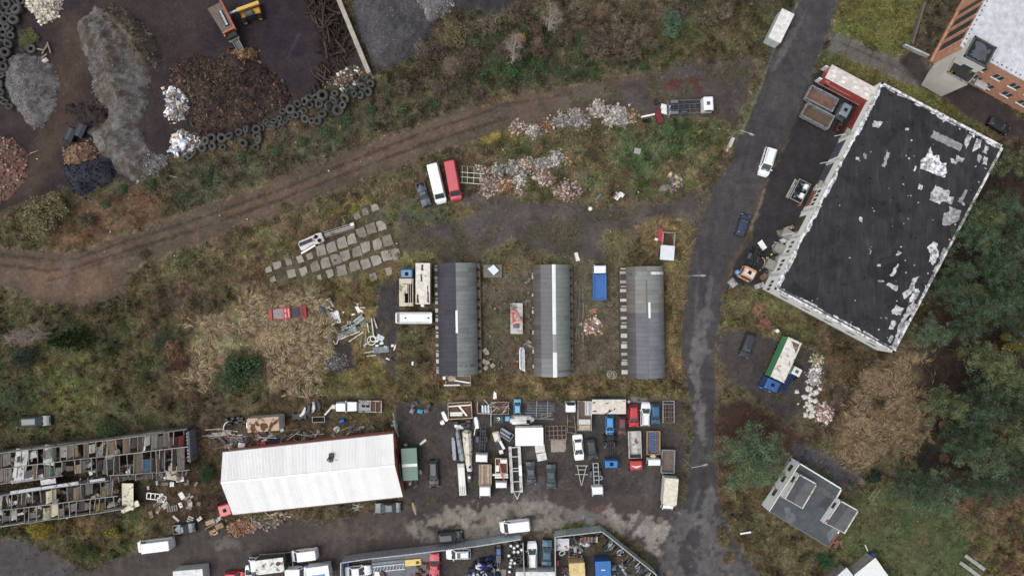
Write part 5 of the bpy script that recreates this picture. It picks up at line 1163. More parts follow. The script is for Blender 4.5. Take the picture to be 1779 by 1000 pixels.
part('spare_wheel', MB().ring((-.6, .75, .9), .3, .14), 'rubber', S(150, 154, 156), t, smooth=True)
t = tr('chassis_truck', 'truck with a white cab and a dark bare frame beside the broken white pods', 838, 771, -92); cab(t, 1.5, 3.0, 1.05, 2.3, WHT, hatch=False); chassis(t, -3.1, 1.5, .42, .95, S(66, 72, 82), 8); wheelset(t, (-1.7, 2.2), .9, .44)
t = tr('flatbed_truck', 'white truck with a plank bed left of the red crane truck', 843, 833, -90); cab(t, .9, 2.9, .98, 2.2, WHT, hatch=False, slope=.5); wheelset(t, (-1.6, 1.9), .9, .42); chassis(t, -2.6, .9, .4, .9, DK, 4, details=False)
for k in range(6): part('bed_plank', MB().box(-2.7, .85, -1.0 + k * .335, -.68 + k * .335, 1.0, 1.08), 'wood', S(*[(176, 150, 132), (196, 178, 160), (160, 136, 116)][k % 3]), t)
for y in (-1.03, 1.03): part('side_board', MB().box(-2.7, .85, y - .03, y + .03, 1.0, 1.3), 'paint', S(214, 212, 206), t)
t = tr('crane_truck', 'white truck with a rusty bed and a red loading crane', 871, 823, -90); cab(t, 1.1, 2.3, 1.0, 2.2, WHT, hatch=False); opentray(t, -2.8, -.2, 1.05, 1.0, 1.4, S(216, 210, 204), S(110, 66, 50), 'worn', 'worn'); wheelset(t, (-1.7, 1.7), .9, .42); chassis(t, -2.7, 1.1, .4, .9, DK, 4, details=False)
part('stabiliser', MB().box(-.15, .15, -1.5, 1.15, 1.1, 1.5).box(.25, .6, -1.1, 1.15, 1.0, 1.4), 'paint', S(222, 220, 214), t); part('load_box', MB().cbox(-2.7, -2.0, -.2, 1.0, 1.4, 1.7).cbox(-1.7, -.6, -.95, -.35, 1.4, 1.7), 'paint', S(222, 220, 216), t)
for a, b in (((-2.2, -.4, 1.9), (-.2, .1, 2.3)), ((-.2, .1, 2.3), (.9, .55, 2.0)), ((.3, 0, 1.0), (-.1, .1, 2.3))): part('crane_arm', MB().bar(a, b, .2, .22), 'paint', S(196, 70, 56), t)
t = tr('box_lorry', 'box lorry with a stained white roof and raised tail frame at the bottom left', 468, 981, 187, h=2.6)
b = boxbody(t, -2.6, 2.2, 1.2, 1.0, 3.1, S(54, 68, 66), S(226, 228, 222), 'paint', False, 'worn'); cab(t, 2.3, 4.0, 1.05, 2.3, WHT, hatch=False, slope=.6); wheelset(t, (-1.6, 3), .95, .42)
part('tail_frame', MB().bar((-3.4, -1.2, 1.0), (-3.4, 1.3, 1.0), .12).bar((-3.4, -1.2, 1.0), (2.2, -1.4, 1.0), .08), 'steel', S(160, 156, 150), t)
part('roof_stain', MB().prism(blob(-1.7, -.2, .5, .35, 0, 10, .3, 4), 3.16, 3.17), 'rusty', S(150, 110, 96), b)
t = tr('box_truck', 'white box truck with a blue lower half at the bottom edge', 552, 995, 8, h=2.6); b = boxbody(t, -1.8, 2.0, 1.2, .9, 2.9, S(222, 226, 228), S(226, 228, 230), 'paint', False, 'paint'); part('blue_panel', MB().box(-1.7, 1.3, -1.2, -.1, 2.961, 2.975), 'paint', S(64, 116, 178), b); wheelset(t, (-1.2, 1.3), .95, .42)
part('roll_bar', MB().path([(2.3, -1.3, 2.0), (2.5, 0, 2.3), (2.3, 1.4, 2.0), (.5, 1.5, 2.0)], .07), 'steel', S(64, 66, 70), t)
t = tr('load_truck', 'flatbed truck stacked with pale boards left of the long blue container', 1015.5, 721, 90); opentray(t, -2.6, 2.5, 1.2, .9, 1.3, S(186, 180, 168), S(104, 88, 78), 'worn', 'worn'); wheelset(t, (-1.6, 1.6), 1.0, .42)
for k in range(6): part('board', MB().box(.1 - .1 * (k % 2), 2.4, -.2 - .2 * k, -.05 - .2 * k, .92, 1.3 + .04 * (k % 3)), 'paint', S(*[(206, 208, 208), (176, 176, 172), (226, 228, 228)][k % 3]), t)
part('crate', MB().cbox(-1.5, -.6, -1.0, 1.0, .92, 1.5), 'matte', S(212, 212, 208), t); part('crate', MB().cbox(-2.4, -1.6, -1.0, 1.0, .92, 1.4), 'wood', S(196, 184, 160), t)
t = tr('cab_shell', 'loose white truck cab with a black slot left of the board truck', 991, 706, 90, 'truck part'); cab(t, -.85, .75, .92, 1.8, WHT, .1, hatch=False); part('slot', MB().box(.35, .55, -.6, .6, 1.78, 1.815), 'matte', BLK, t)
# T23 orange cab at the hall
t = tr('scrapped_truck', 'scrapped truck with an orange cab lying at the corner of the hall', 1302, 466, -117); cab(t, .0, 2.0, 1.15, 2.3, S(206, 152, 118)); part('roof_panel', MB().box(.5, 1.5, -.9, .9, 2.3, 2.32), 'matte', S(226, 212, 202), t); chassis(t, -4.0, -.1, .42, .95, S(66, 66, 68), 6); wheelset(t, (-3.2,), 1.0)
solo('blue_drum', MB().loft([[(.5 * cos(a) * k, .5 * sin(a) * k, z) for a in np.linspace(0, 2 * pi, 13)[:-1]] for k, z in ((.5, .02), (.95, .3), (1, .55), (.8, .85), (.3, 1.02))]), 'paint', S(96, 160, 206), 'light blue drum beside the orange cab', 'drum', G(1280, 473), smooth=True)
solo('engine_block', MB().cbox(-.8, .6, -.6, .6, 0, .9, .15).cbox(-.3, .4, -.3, .3, .9, 1.2, .1), 'worn', S(170, 168, 168), 'grey engine block at the kerb left of the orange cab', 'engine', G(1272, 492), R(-50))
solo('rusty_bowl', MB().ring((0, 0, .25), .34, .14), 'rusty', S(190, 150, 130), 'pinkish round bowl below the grey engine block', 'bowl', G(1269, 502), smooth=True)
solo('bumper_scrap', MB().cbox(-1.1, 1.1, -.18, .18, 0, .4), 'matte', S(60, 62, 68), 'dark curved bumper between the engine block and the orange cab', 'bumper', G(1283, 488), R(-38))
solo('hood_scrap', MB().hull8([(-.8, -.4, .2), (.8, -.5, .2), (.8, .4, .3), (-.8, .5, .4)], [(-.8, -.4, .3), (.8, -.5, .3), (.8, .4, .4), (-.8, .5, .5)]), 'paint', S(222, 226, 222), 'white hood panel leaning at the top of the scrapped chassis', 'car part', G(1323, 426), R(-52))
TW = 'loose wheels and tyres along the hall wall'
for i, (px, py, r) in enumerate([(1321, 441, .42), (1328, 440, .42), (1343, 427, .36), (1340, 437, .4), (1350, 436, .4), (1333, 462, .4), (1325, 469, .42), (1330, 472, .4), (1360, 397, .34), (1355, 400, .3), (1336, 452, .36), (1342, 448, .34)]):
    solo('tyre', MB().ring((0, 0, .2), r * .7, r * .36), 'rubber', S(58, 58, 62) if i != 2 else S(150, 150, 150), 'dark tyre lying among scrap along the hall wall' if i != 2 else 'pale grey wheel rim lying by the hall wall', 'tyre', (*G(px, py), .03 + .12 * (i % 3)), group=TW if i != 2 else None, rot=(rnd.uniform(-.5, .5), rnd.uniform(-.5, .5), 0), smooth=True)
for i, (px, py) in enumerate([(1332, 448), (1339, 442)]): solo('yellow_part', MB().cbox(-.2, .2, -.15, .15, .2, .5), 'paint', S(206, 176, 60), 'one of two small yellow machine parts by the hall wall', 'machine part', G(px, py), R(i * 40), 'yellow machine parts')
solo('bent_pipe', MB().path([(0, .9, .3), (.5, .4, .35), (.55, -.3, .3), (.2, -1.0, .2), (-.3, -1.5, .1)], .09), 'steel', S(196, 182, 160), 'bent cream pipe beside the scrapped chassis', 'pipe', G(1322, 455))
for i, (px, py, w, l, a, c) in enumerate([(1358, 402, .8, 1.8, 20, (130, 126, 112)), (1352, 432, .5, 2.2, 30, (168, 164, 152)), (1346, 450, .8, 1.6, 20, (140, 140, 134)), (1352, 424, .3, 1.6, -20, (180, 176, 168)), (1338, 470, .7, 1.5, 28, (150, 146, 138)), (1326, 480, .9, 1.4, 40, (120, 96, 80)), (1318, 496, .8, 1.6, 20, (168, 168, 170)), (1370, 396, .6, 1.4, 20, (176, 172, 164)), (1335, 486, .9, 1.8, 50, (90, 84, 76)), (1360, 418, .8, 1.2, 20, (200, 200, 196))]):
    solo('scrap_piece', MB().box(-l / 2, l / 2, -w / 2, w / 2, 0, .3 + .1 * (i % 4)), 'worn', S(*c), 'one of the grey scrap pieces heaped against the hall wall', 'scrap', G(px, py), R(a), 'scrap pieces heaped against the hall wall')
t = tr('equipment_trailer', 'open steel trailer full of dark machinery and two white tanks by the hall', 1390, 333, -117, 'trailer'); opentray(t, -2.0, 1.8, 1.1, .7, 1.1, S(170, 172, 172), S(48, 50, 54), 'steel', 'matte', .1)
for x, y, k in ((-1.1, .45, .42), (.6, .5, .44)): part('white_tank', MB().tube((x - .4, y, 1.2), (x + .45, y, 1.2), k, k, 12), 'paint', S(230, 230, 228), t)
for i in range(26):
    x, y = rnd.uniform(-1.8, 1.6), rnd.uniform(-.95, .6); part('machine_part', MB().cbox(x - .18, x + .18, y - .14, y + .14, .7, rnd.uniform(.85, 1.3)), 'steel', S(*rnd.choice([(60, 64, 70), (44, 46, 52), (110, 116, 122), (52, 90, 110), (150, 150, 152)])), t)
wheelset(t, (-.5, .6), 1.15, .36, .2); part('side_ladder', MB().box(-1.6, 1.9, -1.75, -1.55, .7, .95).box(-1.6, 1.9, -1.4, -1.25, .7, .9), 'worn', S(176, 172, 164), t)
solo('broken_bricks', MB().cbox(-.5, .5, -.25, .25, 0, .3), 'rusty', S(186, 120, 90), 'orange brick rubble at the lower corner of the equipment trailer', 'rubble', G(1388, 356), R(20))
# T25 crane trailer, troughs
t = tr('crane_trailer', 'pale flat trailer carrying a folded red crane between two huts', 897.5, 553, 90, 'trailer'); part('bed', MB().box(-2.65, 2.65, -1.05, 1.05, .8, .92), 'worn', S(196, 194, 190), t); part('bed_plate', MB().box(.9, 2.5, 0, 1.0, .92, .94), 'worn', S(150, 148, 146), t); part('tool_box', MB().cbox(-1.6, -.9, -.4, .6, .92, 1.3), 'steel', S(96, 110, 126), t)
for a, b in (((1.3, .3, 1.3), (-.6, -.9, 1.5)), ((1.4, .9, 1.1), (-.8, .6, 1.2)), ((-.8, .6, 1.2), (-.5, -.9, 1.5)), ((1.3, .9, 1.2), (1.2, .1, 1.3))): part('crane_arm', MB().bar(a, b, .28, .25), 'paint', S(204, 74, 50), t)
wheelset(t, (-.6, .4), 1.0, .36); part('drawbar', MB().bar((2.65, -.5, .7), (4.0, .05, .6), .1).bar((2.65, .5, .7), (4.0, .05, .6), .1), 'steel', S(90, 92, 96), t)
t = tr('metal_trough', 'narrow silver sheet-metal trough lying by the middle hut', 907, 623, 91, 'trough', .4); part('shell', MB().loft([[(x, -.5 * k, .6), (x, -.2 * k, .1), (x, .2 * k, .1), (x, .5 * k, .6), (x, .3 * k, .62), (x, 0, .3), (x, -.3 * k, .62)] for x, k in ((-1.9, .6), (-1.5, 1), (1.5, 1), (2.0, .55))]), 'steel', S(206, 212, 216), t); part('torn_end', MB().hull8([(-2.3, -.5, .2), (-1.5, -.5, .3), (-1.5, .3, .3), (-1.7, .4, .2)], [(-2.3, -.5, .3), (-1.5, -.5, .4), (-1.5, .3, .4), (-1.7, .4, .3)]), 'paint', S(226, 228, 228), t)
# red wreck in the straw
t = tr('wrecked_pickup', 'stripped red pickup wreck lying in the yellow straw', 500, 543.5, 4.5, 'pickup', .8)
part('body', MB().loft([[(x, -w, .3), (x, -w, z), (x, w, z), (x, w, .3)] for x, w, z in ((-3.3, .95, .8), (-2.7, 1.0, .9), (-2.65, .98, .62), (-.7, .98, .62), (-.65, 1.0, 1.0), (.5, 1.0, 1.0), (.55, .98, .7), (2.7, .96, .7), (2.75, 1.1, .95), (3.2, 1.05, .8))]), 'worn', S(176, 62, 62), t)
part('bed_plate', MB().box(-2.6, -.75, -.85, .85, .63, .72), 'worn', S(150, 140, 138), t); part('hood', MB().box(.6, 1.9, -.85, .85, .75, .85), 'matte', S(84, 84, 92), t)
for k in range(4): part('bay_bar', MB().box(2.0 + k * .18, 2.08 + k * .18, -.8, .8, .72, .78), 'steel', S(96, 80, 82), t)
part('seat_row', MB().cbox(-.5, -.1, -.8, -.05, 1.0, 1.1).cbox(-.5, -.1, .05, .8, 1.0, 1.1).cbox(.05, .4, -.8, .8, 1.0, 1.06), 'paint', S(206, 76, 78), t); wheelset(t, (-2.2, 2.2), .85, .33)
# yellow telehandler and orange crusher
t = tr('telehandler', 'yellow telehandler reaching its boom over the orange crusher', 432, 20, -158, 'loader', 1.6); t.rotation_euler.z = R(196)
part('chassis', MB().cbox(-1.9, 1.6, -.55, .6, .6, 1.2, .1), 'paint', S(150, 110, 40), t); part('cab', MB().cbox(-.8, .6, .2, 1.05, .9, 2.4, .2), 'paint', S(50, 64, 72), t); part('cab_roof', MB().cbox(-.75, .1, .3, .95, 2.4, 2.45, .02), 'glass', None, t)
part('boom', MB().bar((-2.3, -.6, 2.3), (1.7, -.5, 2.0), .55, .5), 'paint', S(206, 160, 50), t); part('boom_tip', MB().bar((1.7, -.5, 2.0), (3.4, -.4, 1.8), .3, .3), 'steel', S(190, 190, 186), t); part('carriage', MB().hull8([(3.2, -.7, 1.4), (4.4, -1.1, 1.4), (4.4, .5, 1.4), (3.2, .1, 1.4)], [(3.2, -.6, 2.0), (4.2, -1.0, 1.9), (4.2, .4, 1.9), (3.2, 0, 2.0)]), 'paint', S(206, 156, 44), t)
part('engine_cover', MB().cbox(-1.9, -.8, -.3, .7, 1.2, 1.6, .1), 'paint', S(196, 140, 44), t)
for x in (-1.4, 1.3):
    for s_ in (-1, 1): ty = part('wheel', MB().tube((x, s_ * 1.15 - .26, .66), (x, s_ * 1.15 + .26, .66), .66, .66, 14), 'rubber', BLK, t); part('rim', MB().tube((x, s_ * 1.15 - .28, .66), (x, s_ * 1.15 + .28, .66), .36, .36, 10), 'paint', S(196, 160, 90), ty)
t = tr('crusher', 'orange mobile crusher with a grey hopper and discharge chute', 391, 38, -63, 'machine', 2.2); L_ = 5.2
part('hopper', MB().hull8([(-2.3, -.6, 1.6), (1.6, -.6, 1.6), (1.6, .5, 1.6), (-2.3, .5, 1.6)], [(-2.9, -1.5, 3.0), (1.9, -1.1, 3.0), (1.9, .9, 3.0), (-2.9, .9, 3.0)]), 'worn', S(106, 98, 92), t)
part('hopper_pit', MB().box(-1.6, 1.3, -.1, .65, 3.0, 3.03), 'matte', S(24, 24, 26), t); part('shaft', MB().bar((-1.5, .3, 3.15), (1.2, .25, 3.15), .16), 'steel', S(206, 210, 214), t)
for k in range(9): part('shaft_tooth', MB().box(-1.4 + k * .3, -1.28 + k * .3, .05, .5, 3.05, 3.28), 'steel', S(196, 200, 206), t)
part('side_beam', MB().box(-3.6, 2.3, .95, 1.25, 2.4, 3.1), 'worn', S(176, 96, 76), t); part('end_frame', MB().box(1.9, 2.1, -1.1, .94, 2.6, 3.1).box(2.1, 2.6, -1.1, -.9, 2.2, 2.9), 'paint', S(190, 92, 54), t)
part('engine_box', MB().cbox(2.15, 3.0, -.85, .9, 1.2, 2.4), 'matte', S(70, 70, 66), t); part('deck', MB().box(2.9, 3.35, -1.0, .9, 1.6, 1.75), 'steel', S(112, 110, 104), t); part('track', MB().cbox(-1.8, 1.8, -1.1, -.7, 0, .7, .2), 'rubber', BLK, t); part('track', MB().cbox(-1.8, 1.8, .5, .9, 0, .7, .2), 'rubber', BLK, t)
part('chute', MB().hull8([(3.3, -.55, 1.4), (5.3, -.5, .8), (5.3, .5, .8), (3.3, .55, 1.4)], [(3.3, -.55, 1.5), (5.3, -.5, .9), (5.3, .5, .9), (3.3, .55, 1.5)]), 'steel', S(92, 92, 92), t)
for s_ in (-1, 1): part('chute_side', MB().hull8([(3.3, s_ * .58 - .05, 1.4), (5.3, s_ * .53 - .05, .8), (5.3, s_ * .53 + .05, .8), (3.3, s_ * .58 + .05, 1.4)], [(3.3, s_ * .58 - .05, 1.8), (5.3, s_ * .53 - .05, 1.2), (5.3, s_ * .53 + .05, 1.2), (3.3, s_ * .58 + .05, 1.8)]), 'steel', S(132, 130, 126), t)
# two dark skips
for i, (px, py) in enumerate([(121, 233), (139, 226)]):
    t = tr('dark_skip', ['dark closed skip container, left of the two by the gravel heap', 'dark closed skip container, right of the two by the gravel heap'][i], px, py, 65, 'skip', 1.2); part('body', MB().hull8([(-.9, -.7, 0), (.9, -.7, 0), (.9, .7, 0), (-.9, .7, 0)], [(-1.25, -.85, 1.3), (1.25, -.85, 1.3), (1.25, .85, 1.3), (-1.25, .85, 1.3)]), 'steel', S(54, 58, 64), t); part('lid', MB().hull8([(-1.25, -.85, 1.3), (1.25, -.85, 1.3), (1.25, .85, 1.3), (-1.25, .85, 1.3)], [(-1.1, -.3, 1.55), (1.1, -.3, 1.55), (1.1, .3, 1.55), (-1.1, .3, 1.55)]), 'steel', S(56, 62, 68), t)
    for k in range(4): part('rib', MB().box(-1.1 + k * .7, -1.02 + k * .7, -.9, .9, 1.0, 1.36), 'steel', S(70, 76, 82), t)

# ---- containers
def container(label, px, py, ang, L, Wd, z1, side, roofc, name='container', mat='paint', rmat='worn', doors=True, group=None, seams=True):
    t = tr(name, label, px, py, ang, 'container', z1, group)
    b = part('shell', MB().box(-L / 2, L / 2, -Wd / 2, Wd / 2, .12, z1), mat, side, t); n = max(3, int(L / .8))
    for k in range(n):
        x = -L / 2 + L * (k + .5) / n
        for s_ in (-1, 1): part('side_rib', MB().box(x - .12, x + .12, s_ * (Wd / 2 + .02) - .02, s_ * (Wd / 2 + .02) + .02, .2, z1 - .1), mat, side, b)
        if seams: part('roof_rib', MB().box(x - .14, x + .14, -Wd / 2 + .12, Wd / 2 - .12, z1 + .05, z1 + .062), rmat, roofc, b)
    part('roof', MB().cbox(-L / 2 - .03, L / 2 + .03, -Wd / 2 - .03, Wd / 2 + .03, z1, z1 + .05, .02), rmat, roofc, t)
    if doors:
        for s_ in (-1, 1): part('door', MB().box(L / 2 + .01, L / 2 + .06, s_ * Wd / 4 - Wd / 4 + .04, s_ * Wd / 4 + Wd / 4 - .04, .2, z1 - .1), mat, side, t)
    for x in (-L / 2 + .2, L / 2 - .2): part('skid', MB().box(x - .15, x + .15, -Wd / 2, Wd / 2, 0, .119), 'steel', DK, t)
    return t
container('plain white container standing alone on the road verge at the top', 1357.5, 45, -116, 5.4, 2.25, 2.7, S(206, 214, 212), S(226, 224, 220), rmat='matte')
t = container('long blue container with a rusty white roof above the sky-blue van', 1058, 706, 0, 5.7, 2.4, 2.6, S(34, 92, 134), S(220, 212, 202), rmat='matte')
for x, y, l, w in ((-2.5, .7, .5, .25), (-2.4, -.75, .7, .3), (-.3, .6, .5, .2), (-.2, -1.0, 2.4, .16), (.1, -.7, .4, .5), (.9, -.4, .3, .3), (2.5, 1.0, .4, .12)): part('rust_patch', MB().prism(blob(x, y, l / 2, w / 2, rnd.uniform(-.3, .6), 10, .35, int(x * 7)), 2.652, 2.68), 'rusty', S(96, 58, 44), t)
t = container('wide white container in the middle of the wreck yard', 919.5, 758, 1, 4.7, 3.0, 2.6, S(214, 214, 210), S(238, 238, 238), rmat='paint', seams=False)
part('fixing_rail', MB().box(-2.2, 2.2, 1.55, 1.75, 2.2, 2.4), 'steel', S(170, 170, 164), t)
t = container('green container with a white band beside the white hall', 711.5, 806, 93, 5.4, 2.6, 2.6, S(26, 92, 74), S(40, 108, 88), rmat='paint', seams=True); part('white_band', MB().box(-.4, .1, -1.3, 1.3, 2.666, 2.68), 'paint', S(220, 224, 222), t)
t = container('box trailer body with a rust-streaked roof above the white hall', 457, 737, 4, 5.3, 2.3, 3.2, S(214, 212, 200), S(190, 166, 142), rmat='worn', doors=True); part('tow_box', MB().cbox(-3.2, -2.7, -.6, .4, .6, 2.4), 'paint', S(222, 222, 216), t)
for x, y, a_, b_ in ((-1.7, -.5, .8, .5), (-.9, .1, .5, .3), (.1, -.3, .6, .7), (1.2, -.6, .9, .3), (2.1, .2, .3, .6)): part('rust_patch', MB().prism(blob(x, y, a_, b_, x, 14, .35, int(x * 5)), 3.262, 3.275), 'rusty', S(136, 104, 80), t)
container('white container cut off at the bottom left edge', 327, 1002, 5, 5.0, 2.4, 2.6, S(200, 206, 204), S(230, 230, 228), rmat='matte')
container('sand-yellow container at the bottom edge of the car-parts yard', 1003, 996, 93, 3.6, 2.6, 2.6, S(214, 186, 130), S(226, 200, 148), rmat='matte')
t = container('blue container at the bottom edge of the car-parts yard', 1048, 993, 92, 3.6, 2.6, 2.6, S(30, 92, 160), S(36, 108, 184), rmat='paint'); part('white_label', MB().box(.3, .45, -.35, .35, 2.67, 2.68), 'paint', S(220, 226, 230), t)
container('flat white box at the bottom edge below the white estate car', 930, 1004, 0, 6.6, 2.2, 2.4, S(206, 210, 206), S(226, 228, 226), rmat='matte')
# red hut group on the grass
t = tr('small_shed', 'small shed with a clean white roof beside the open trailer', 1159.5, 439, -4, 'shed', 2.2); part('wall', MB().box(-1.05, 1.05, -1.1, 1.1, 0, 2.15), 'worn', S(122, 100, 90), t); part('roof', MB().cbox(-1.2, 1.2, -1.25, 1.25, 2.15, 2.25, .03), 'paint', S(216, 220, 224), t); part('door', MB().box(-1.09, -1.05, -.6, .2, .1, 1.9), 'steel', S(80, 84, 96), t)
for k in range(6): solo('old_plank', MB().box(-.8, .8, -.1, .1, 0, .06 + .02 * k), 'wood', S(140 - 8 * (k % 3), 108, 94), 'one of the brown planks leaning beside the white-roofed shed', 'plank', G(1143, 432 + k * 3.1), R(rnd.uniform(-12, 12)), 'planks beside the white-roofed shed')
t = tr('open_trailer', 'open-topped dark trailer with a pale rim behind the white-roofed shed', 1162, 415, -4, 'trailer', 1.4); opentray(t, -1.05, 1.05, 1.15, .5, 1.5, S(176, 170, 160), S(84, 64, 58), 'worn', 'worn', .1)
for k in range(8): part('scrap', MB().cbox(-.25, .25, -.15, .15, .5, .8), 'rusty', S(110, 84, 78), t).location = (rnd.uniform(-.7, .7), rnd.uniform(-.7, .7), 0)
t = tr('red_locker', 'narrow bright red metal cabinet lying beside the open trailer', 1148, 408, 86, 'cabinet', .6); part('body', MB().cbox(-1.2, 1.2, -.38, .38, 0, .7), 'paint', S(176, 30, 52), t); part('door', MB().box(-1.1, 1.1, -.33, .33, .7, .73), 'paint', S(186, 36, 58), t)
solo('white_canister', MB().cbox(-.28, .28, -.22, .22, 0, .5), 'paint', S(232, 232, 232), 'small white canister beside the red cabinet', 'canister', G(1139.5, 416), R(-18))
# ------------------------------------------------------------------ heaps, tyres, sleepers, slabs, scrap
def fragmesh(name, P, size, cols, mat='rubble', flat=.6, seed=1, elong=1.0):
    """angular broken pieces: P (n,3) centres, size (n,), cols (n,3)"""
    r = np.random.RandomState(seed); n = len(P)
    base = np.array([(-1,-1,-1),(1,-1,-1),(1,1,-1),(-1,1,-1),(-1,-1,1),(1,-1,1),(1,1,1),(-1,1,1)], float)
    fc = np.array([(3,2,1,0),(4,5,6,7),(0,1,5,4),(1,2,6,5),(2,3,7,6),(3,0,4,7)])
    B = base[None] * (1 + r.uniform(-.35, .25, (n, 8, 3))); B[:, :, 2] *= flat; B[:, :, 0] *= elong
    B *= size[:, None, None] * .5
    a, b, c = r.uniform(0, 2 * pi, n), r.normal(0, .45, n), r.normal(0, .45, n)
    ca, sa, cb, sb, cc, sc = np.cos(a), np.sin(a), np.cos(b), np.sin(b), np.cos(c), np.sin(c)
    Rm = np.zeros((n, 3, 3))
    Rm[:, 0, 0] = ca * cb; Rm[:, 0, 1] = ca * sb * sc - sa * cc; Rm[:, 0, 2] = ca * sb * cc + sa * sc
    Rm[:, 1, 0] = sa * cb; Rm[:, 1, 1] = sa * sb * sc + ca * cc; Rm[:, 1, 2] = sa * sb * cc - ca * sc
    Rm[:, 2, 0] = -sb; Rm[:, 2, 1] = cb * sc; Rm[:, 2, 2] = cb * cc
    V = np.einsum('nij,nkj->nki', Rm, B) + P[:, None, :]
    F = (fc[None] + (np.arange(n) * 8)[:, None, None]).reshape(-1, 4)
    return npmesh(name, V.reshape(-1, 3), F, np.repeat(cols, 8, 0), mat)
_hs = [100]
def heap(name, label, cat, poly, h_, c1, c2, n=200, fs=(.15, .45), fcols=((150, 145, 140),), rough=.5, power=.8, elong=1.0, flat=.6, group=None, struct=False, step=.3, edge=None):
    _hs[0] += 1; sd = _hs[0]
    xs = [p[0] for p in poly]; ys = [p[1] for p in poly]; cx, cy = sum(xs) / len(xs), sum(ys) / len(ys)
    gx_ = np.arange(min(xs) - 4, max(xs) + 4.1, step * 10); gy_ = np.arange(min(ys) - 4, max(ys) + 4.1, step * 10)
    X, Y = np.meshgrid(gx_, gy_); wob = (fbm(X, Y, 1 / 9., 3, sd) - .5)
    d = sdf(poly, X, Y) + wob * (edge if edge else 8)
    md = max(3, d.max()); hh = np.clip(d / md, 0, 1) ** power
    rz = fbm(X, Y, 1 / 16., 4, sd + 3); r2 = fbm(X, Y, 1 / 5., 2, sd + 5)
    Z = h_ * hh * (.62 + .75 * rz * rough + .38 * (1 - rough)) + (r2 - .5) * .35 * min(1, h_) * sstep(0, .3, hh)
    Z = np.where(d < 0, -.25, Z + .02)
    ox, oy = G(cx, cy); WX = (X - 889.5) / 10 - ox; WY = (500 - Y) / 10 - oy
    t = sstep(.35, .65, .6 * rz + .4 * r2)[..., None]; C = lin3(c1) * (1 - t) + lin3(c2) * t
    big = .62 + .76 * fbm(X, Y, 1 / 28., 4, sd + 13); C = 1.3 * C * (1 + .7 * (fbm(X, Y, 1 / 3.5, 2, sd + 9) - .5))[..., None] * big[..., None]
    ii = np.arange(X.size).reshape(X.shape); F = np.stack([ii[1:, :-1], ii[1:, 1:], ii[:-1, 1:], ii[:-1, :-1]], -1).reshape(-1, 4)
    keep = (d.reshape(-1)[F] > -4).all(1); F = F[keep]
    me = npmesh(name, np.stack([WX, WY, Z], -1).reshape(-1, 3), F, C.reshape(-1, 3), 'rubble', True)
    o = link(name, me, None, None, (ox, oy, 0)); tag(o, label, cat, group)
    if n:
        r = np.random.RandomState(sd); pts = []
        for _ in range(n * 4):
            i, j = r.randint(0, X.shape[0]), r.randint(0, X.shape[1])
            if d[i, j] > -6 * r.rand() ** 3: pts.append((WX[i, j] + r.uniform(-.15, .15), WY[i, j] + r.uniform(-.15, .15), max(0, Z[i, j]) + .03, big[i, j]))
            if len(pts) >= n: break
        if pts:
            P = np.array(pts); bg_ = P[:, 3:] * 1.15; P = P[:, :3]; k = len(P); sz = fs[0] + (fs[1] * 1.6 - fs[0]) * r.rand(k) ** 4
            fc = np.array([lin3(c) for c in fcols])[r.randint(0, len(fcols), k)] * r.uniform(.75, 1.2, (k, 1)) * bg_
            tag(link('fragments', fragmesh('fragments', P, sz, fc, 'rubble', flat, sd, elong), o), kind='stuff')
    return o
def disc(x, y, rx, ry=None, n=12, j=.22, seed=None):
    r = random.Random(seed if seed is not None else int(x * 31 + y)); ry = ry or rx
    return [(x + rx * (1 + r.uniform(-j, j)) * cos(2 * pi * k / n), y + ry * (1 + r.uniform(-j, j)) * sin(2 * pi * k / n)) for k in range(n)]
GREYS = ((112, 110, 108), (90, 88, 88), (140, 136, 132), (104, 98, 92))
heap('gravel_heap', 'long grey gravel ridge with a brown overgrown shoulder in the scrap yard', 'gravel heap', [(165,14),(215,16),(250,45),(274,80),(278,108),(262,125),(256,165),(252,215),(256,262),(266,290),(240,318),(205,300),(165,250),(150,228),(185,214),(190,192),(162,172),(160,140),(152,100),(134,70),(138,36)], 4.2, (102, 100, 100), (78, 71, 64), 3000, (.04, .13), GREYS, .9, .9, edge=14)
heap('brown_mound', 'brown grassy mound on the upper right of the gravel ridge', 'mound', [(200,12),(240,36),(268,72),(276,108),(260,122),(236,112),(226,84),(206,60),(180,40),(176,20)], 4.3, (98, 90, 80), (82, 76, 68), 500, (.08, .3), ((112, 102, 90), (90, 82, 72), (84, 82, 60)), .9, .8)
heap('dark_pit_heap', 'dark damp spoil beside the two skips at the foot of the ridge', 'spoil heap', [(112,182),(140,180),(170,186),(192,194),(190,212),(168,214),(140,200),(116,196)], .8, (46, 41, 42), (56, 50, 48), 120, (.1, .3), ((60, 54, 52), (44, 42, 42)), .5)
heap('gravel_heap', 'grey gravel heap below the lone tyre near the left edge', 'gravel heap', [(18,98),(42,92),(70,100),(96,112),(104,150),(100,182),(84,212),(58,226),(40,205),(22,180),(6,150),(8,120)], 2.6, (108, 106, 106), (84, 82, 82), 1800, (.04, .13), GREYS, .9, .9, edge=12)
heap('stone_heap', 'cream white stone heap at the top left edge', 'stone heap', [(44,-30),(100,-30),(108,2),(100,28),(84,38),(74,44),(62,26),(46,10)], 2.0, (188, 180, 166), (168, 160, 148), 800, (.12, .4), ((214, 208, 196), (190, 182, 168), (160, 152, 140)), .5)
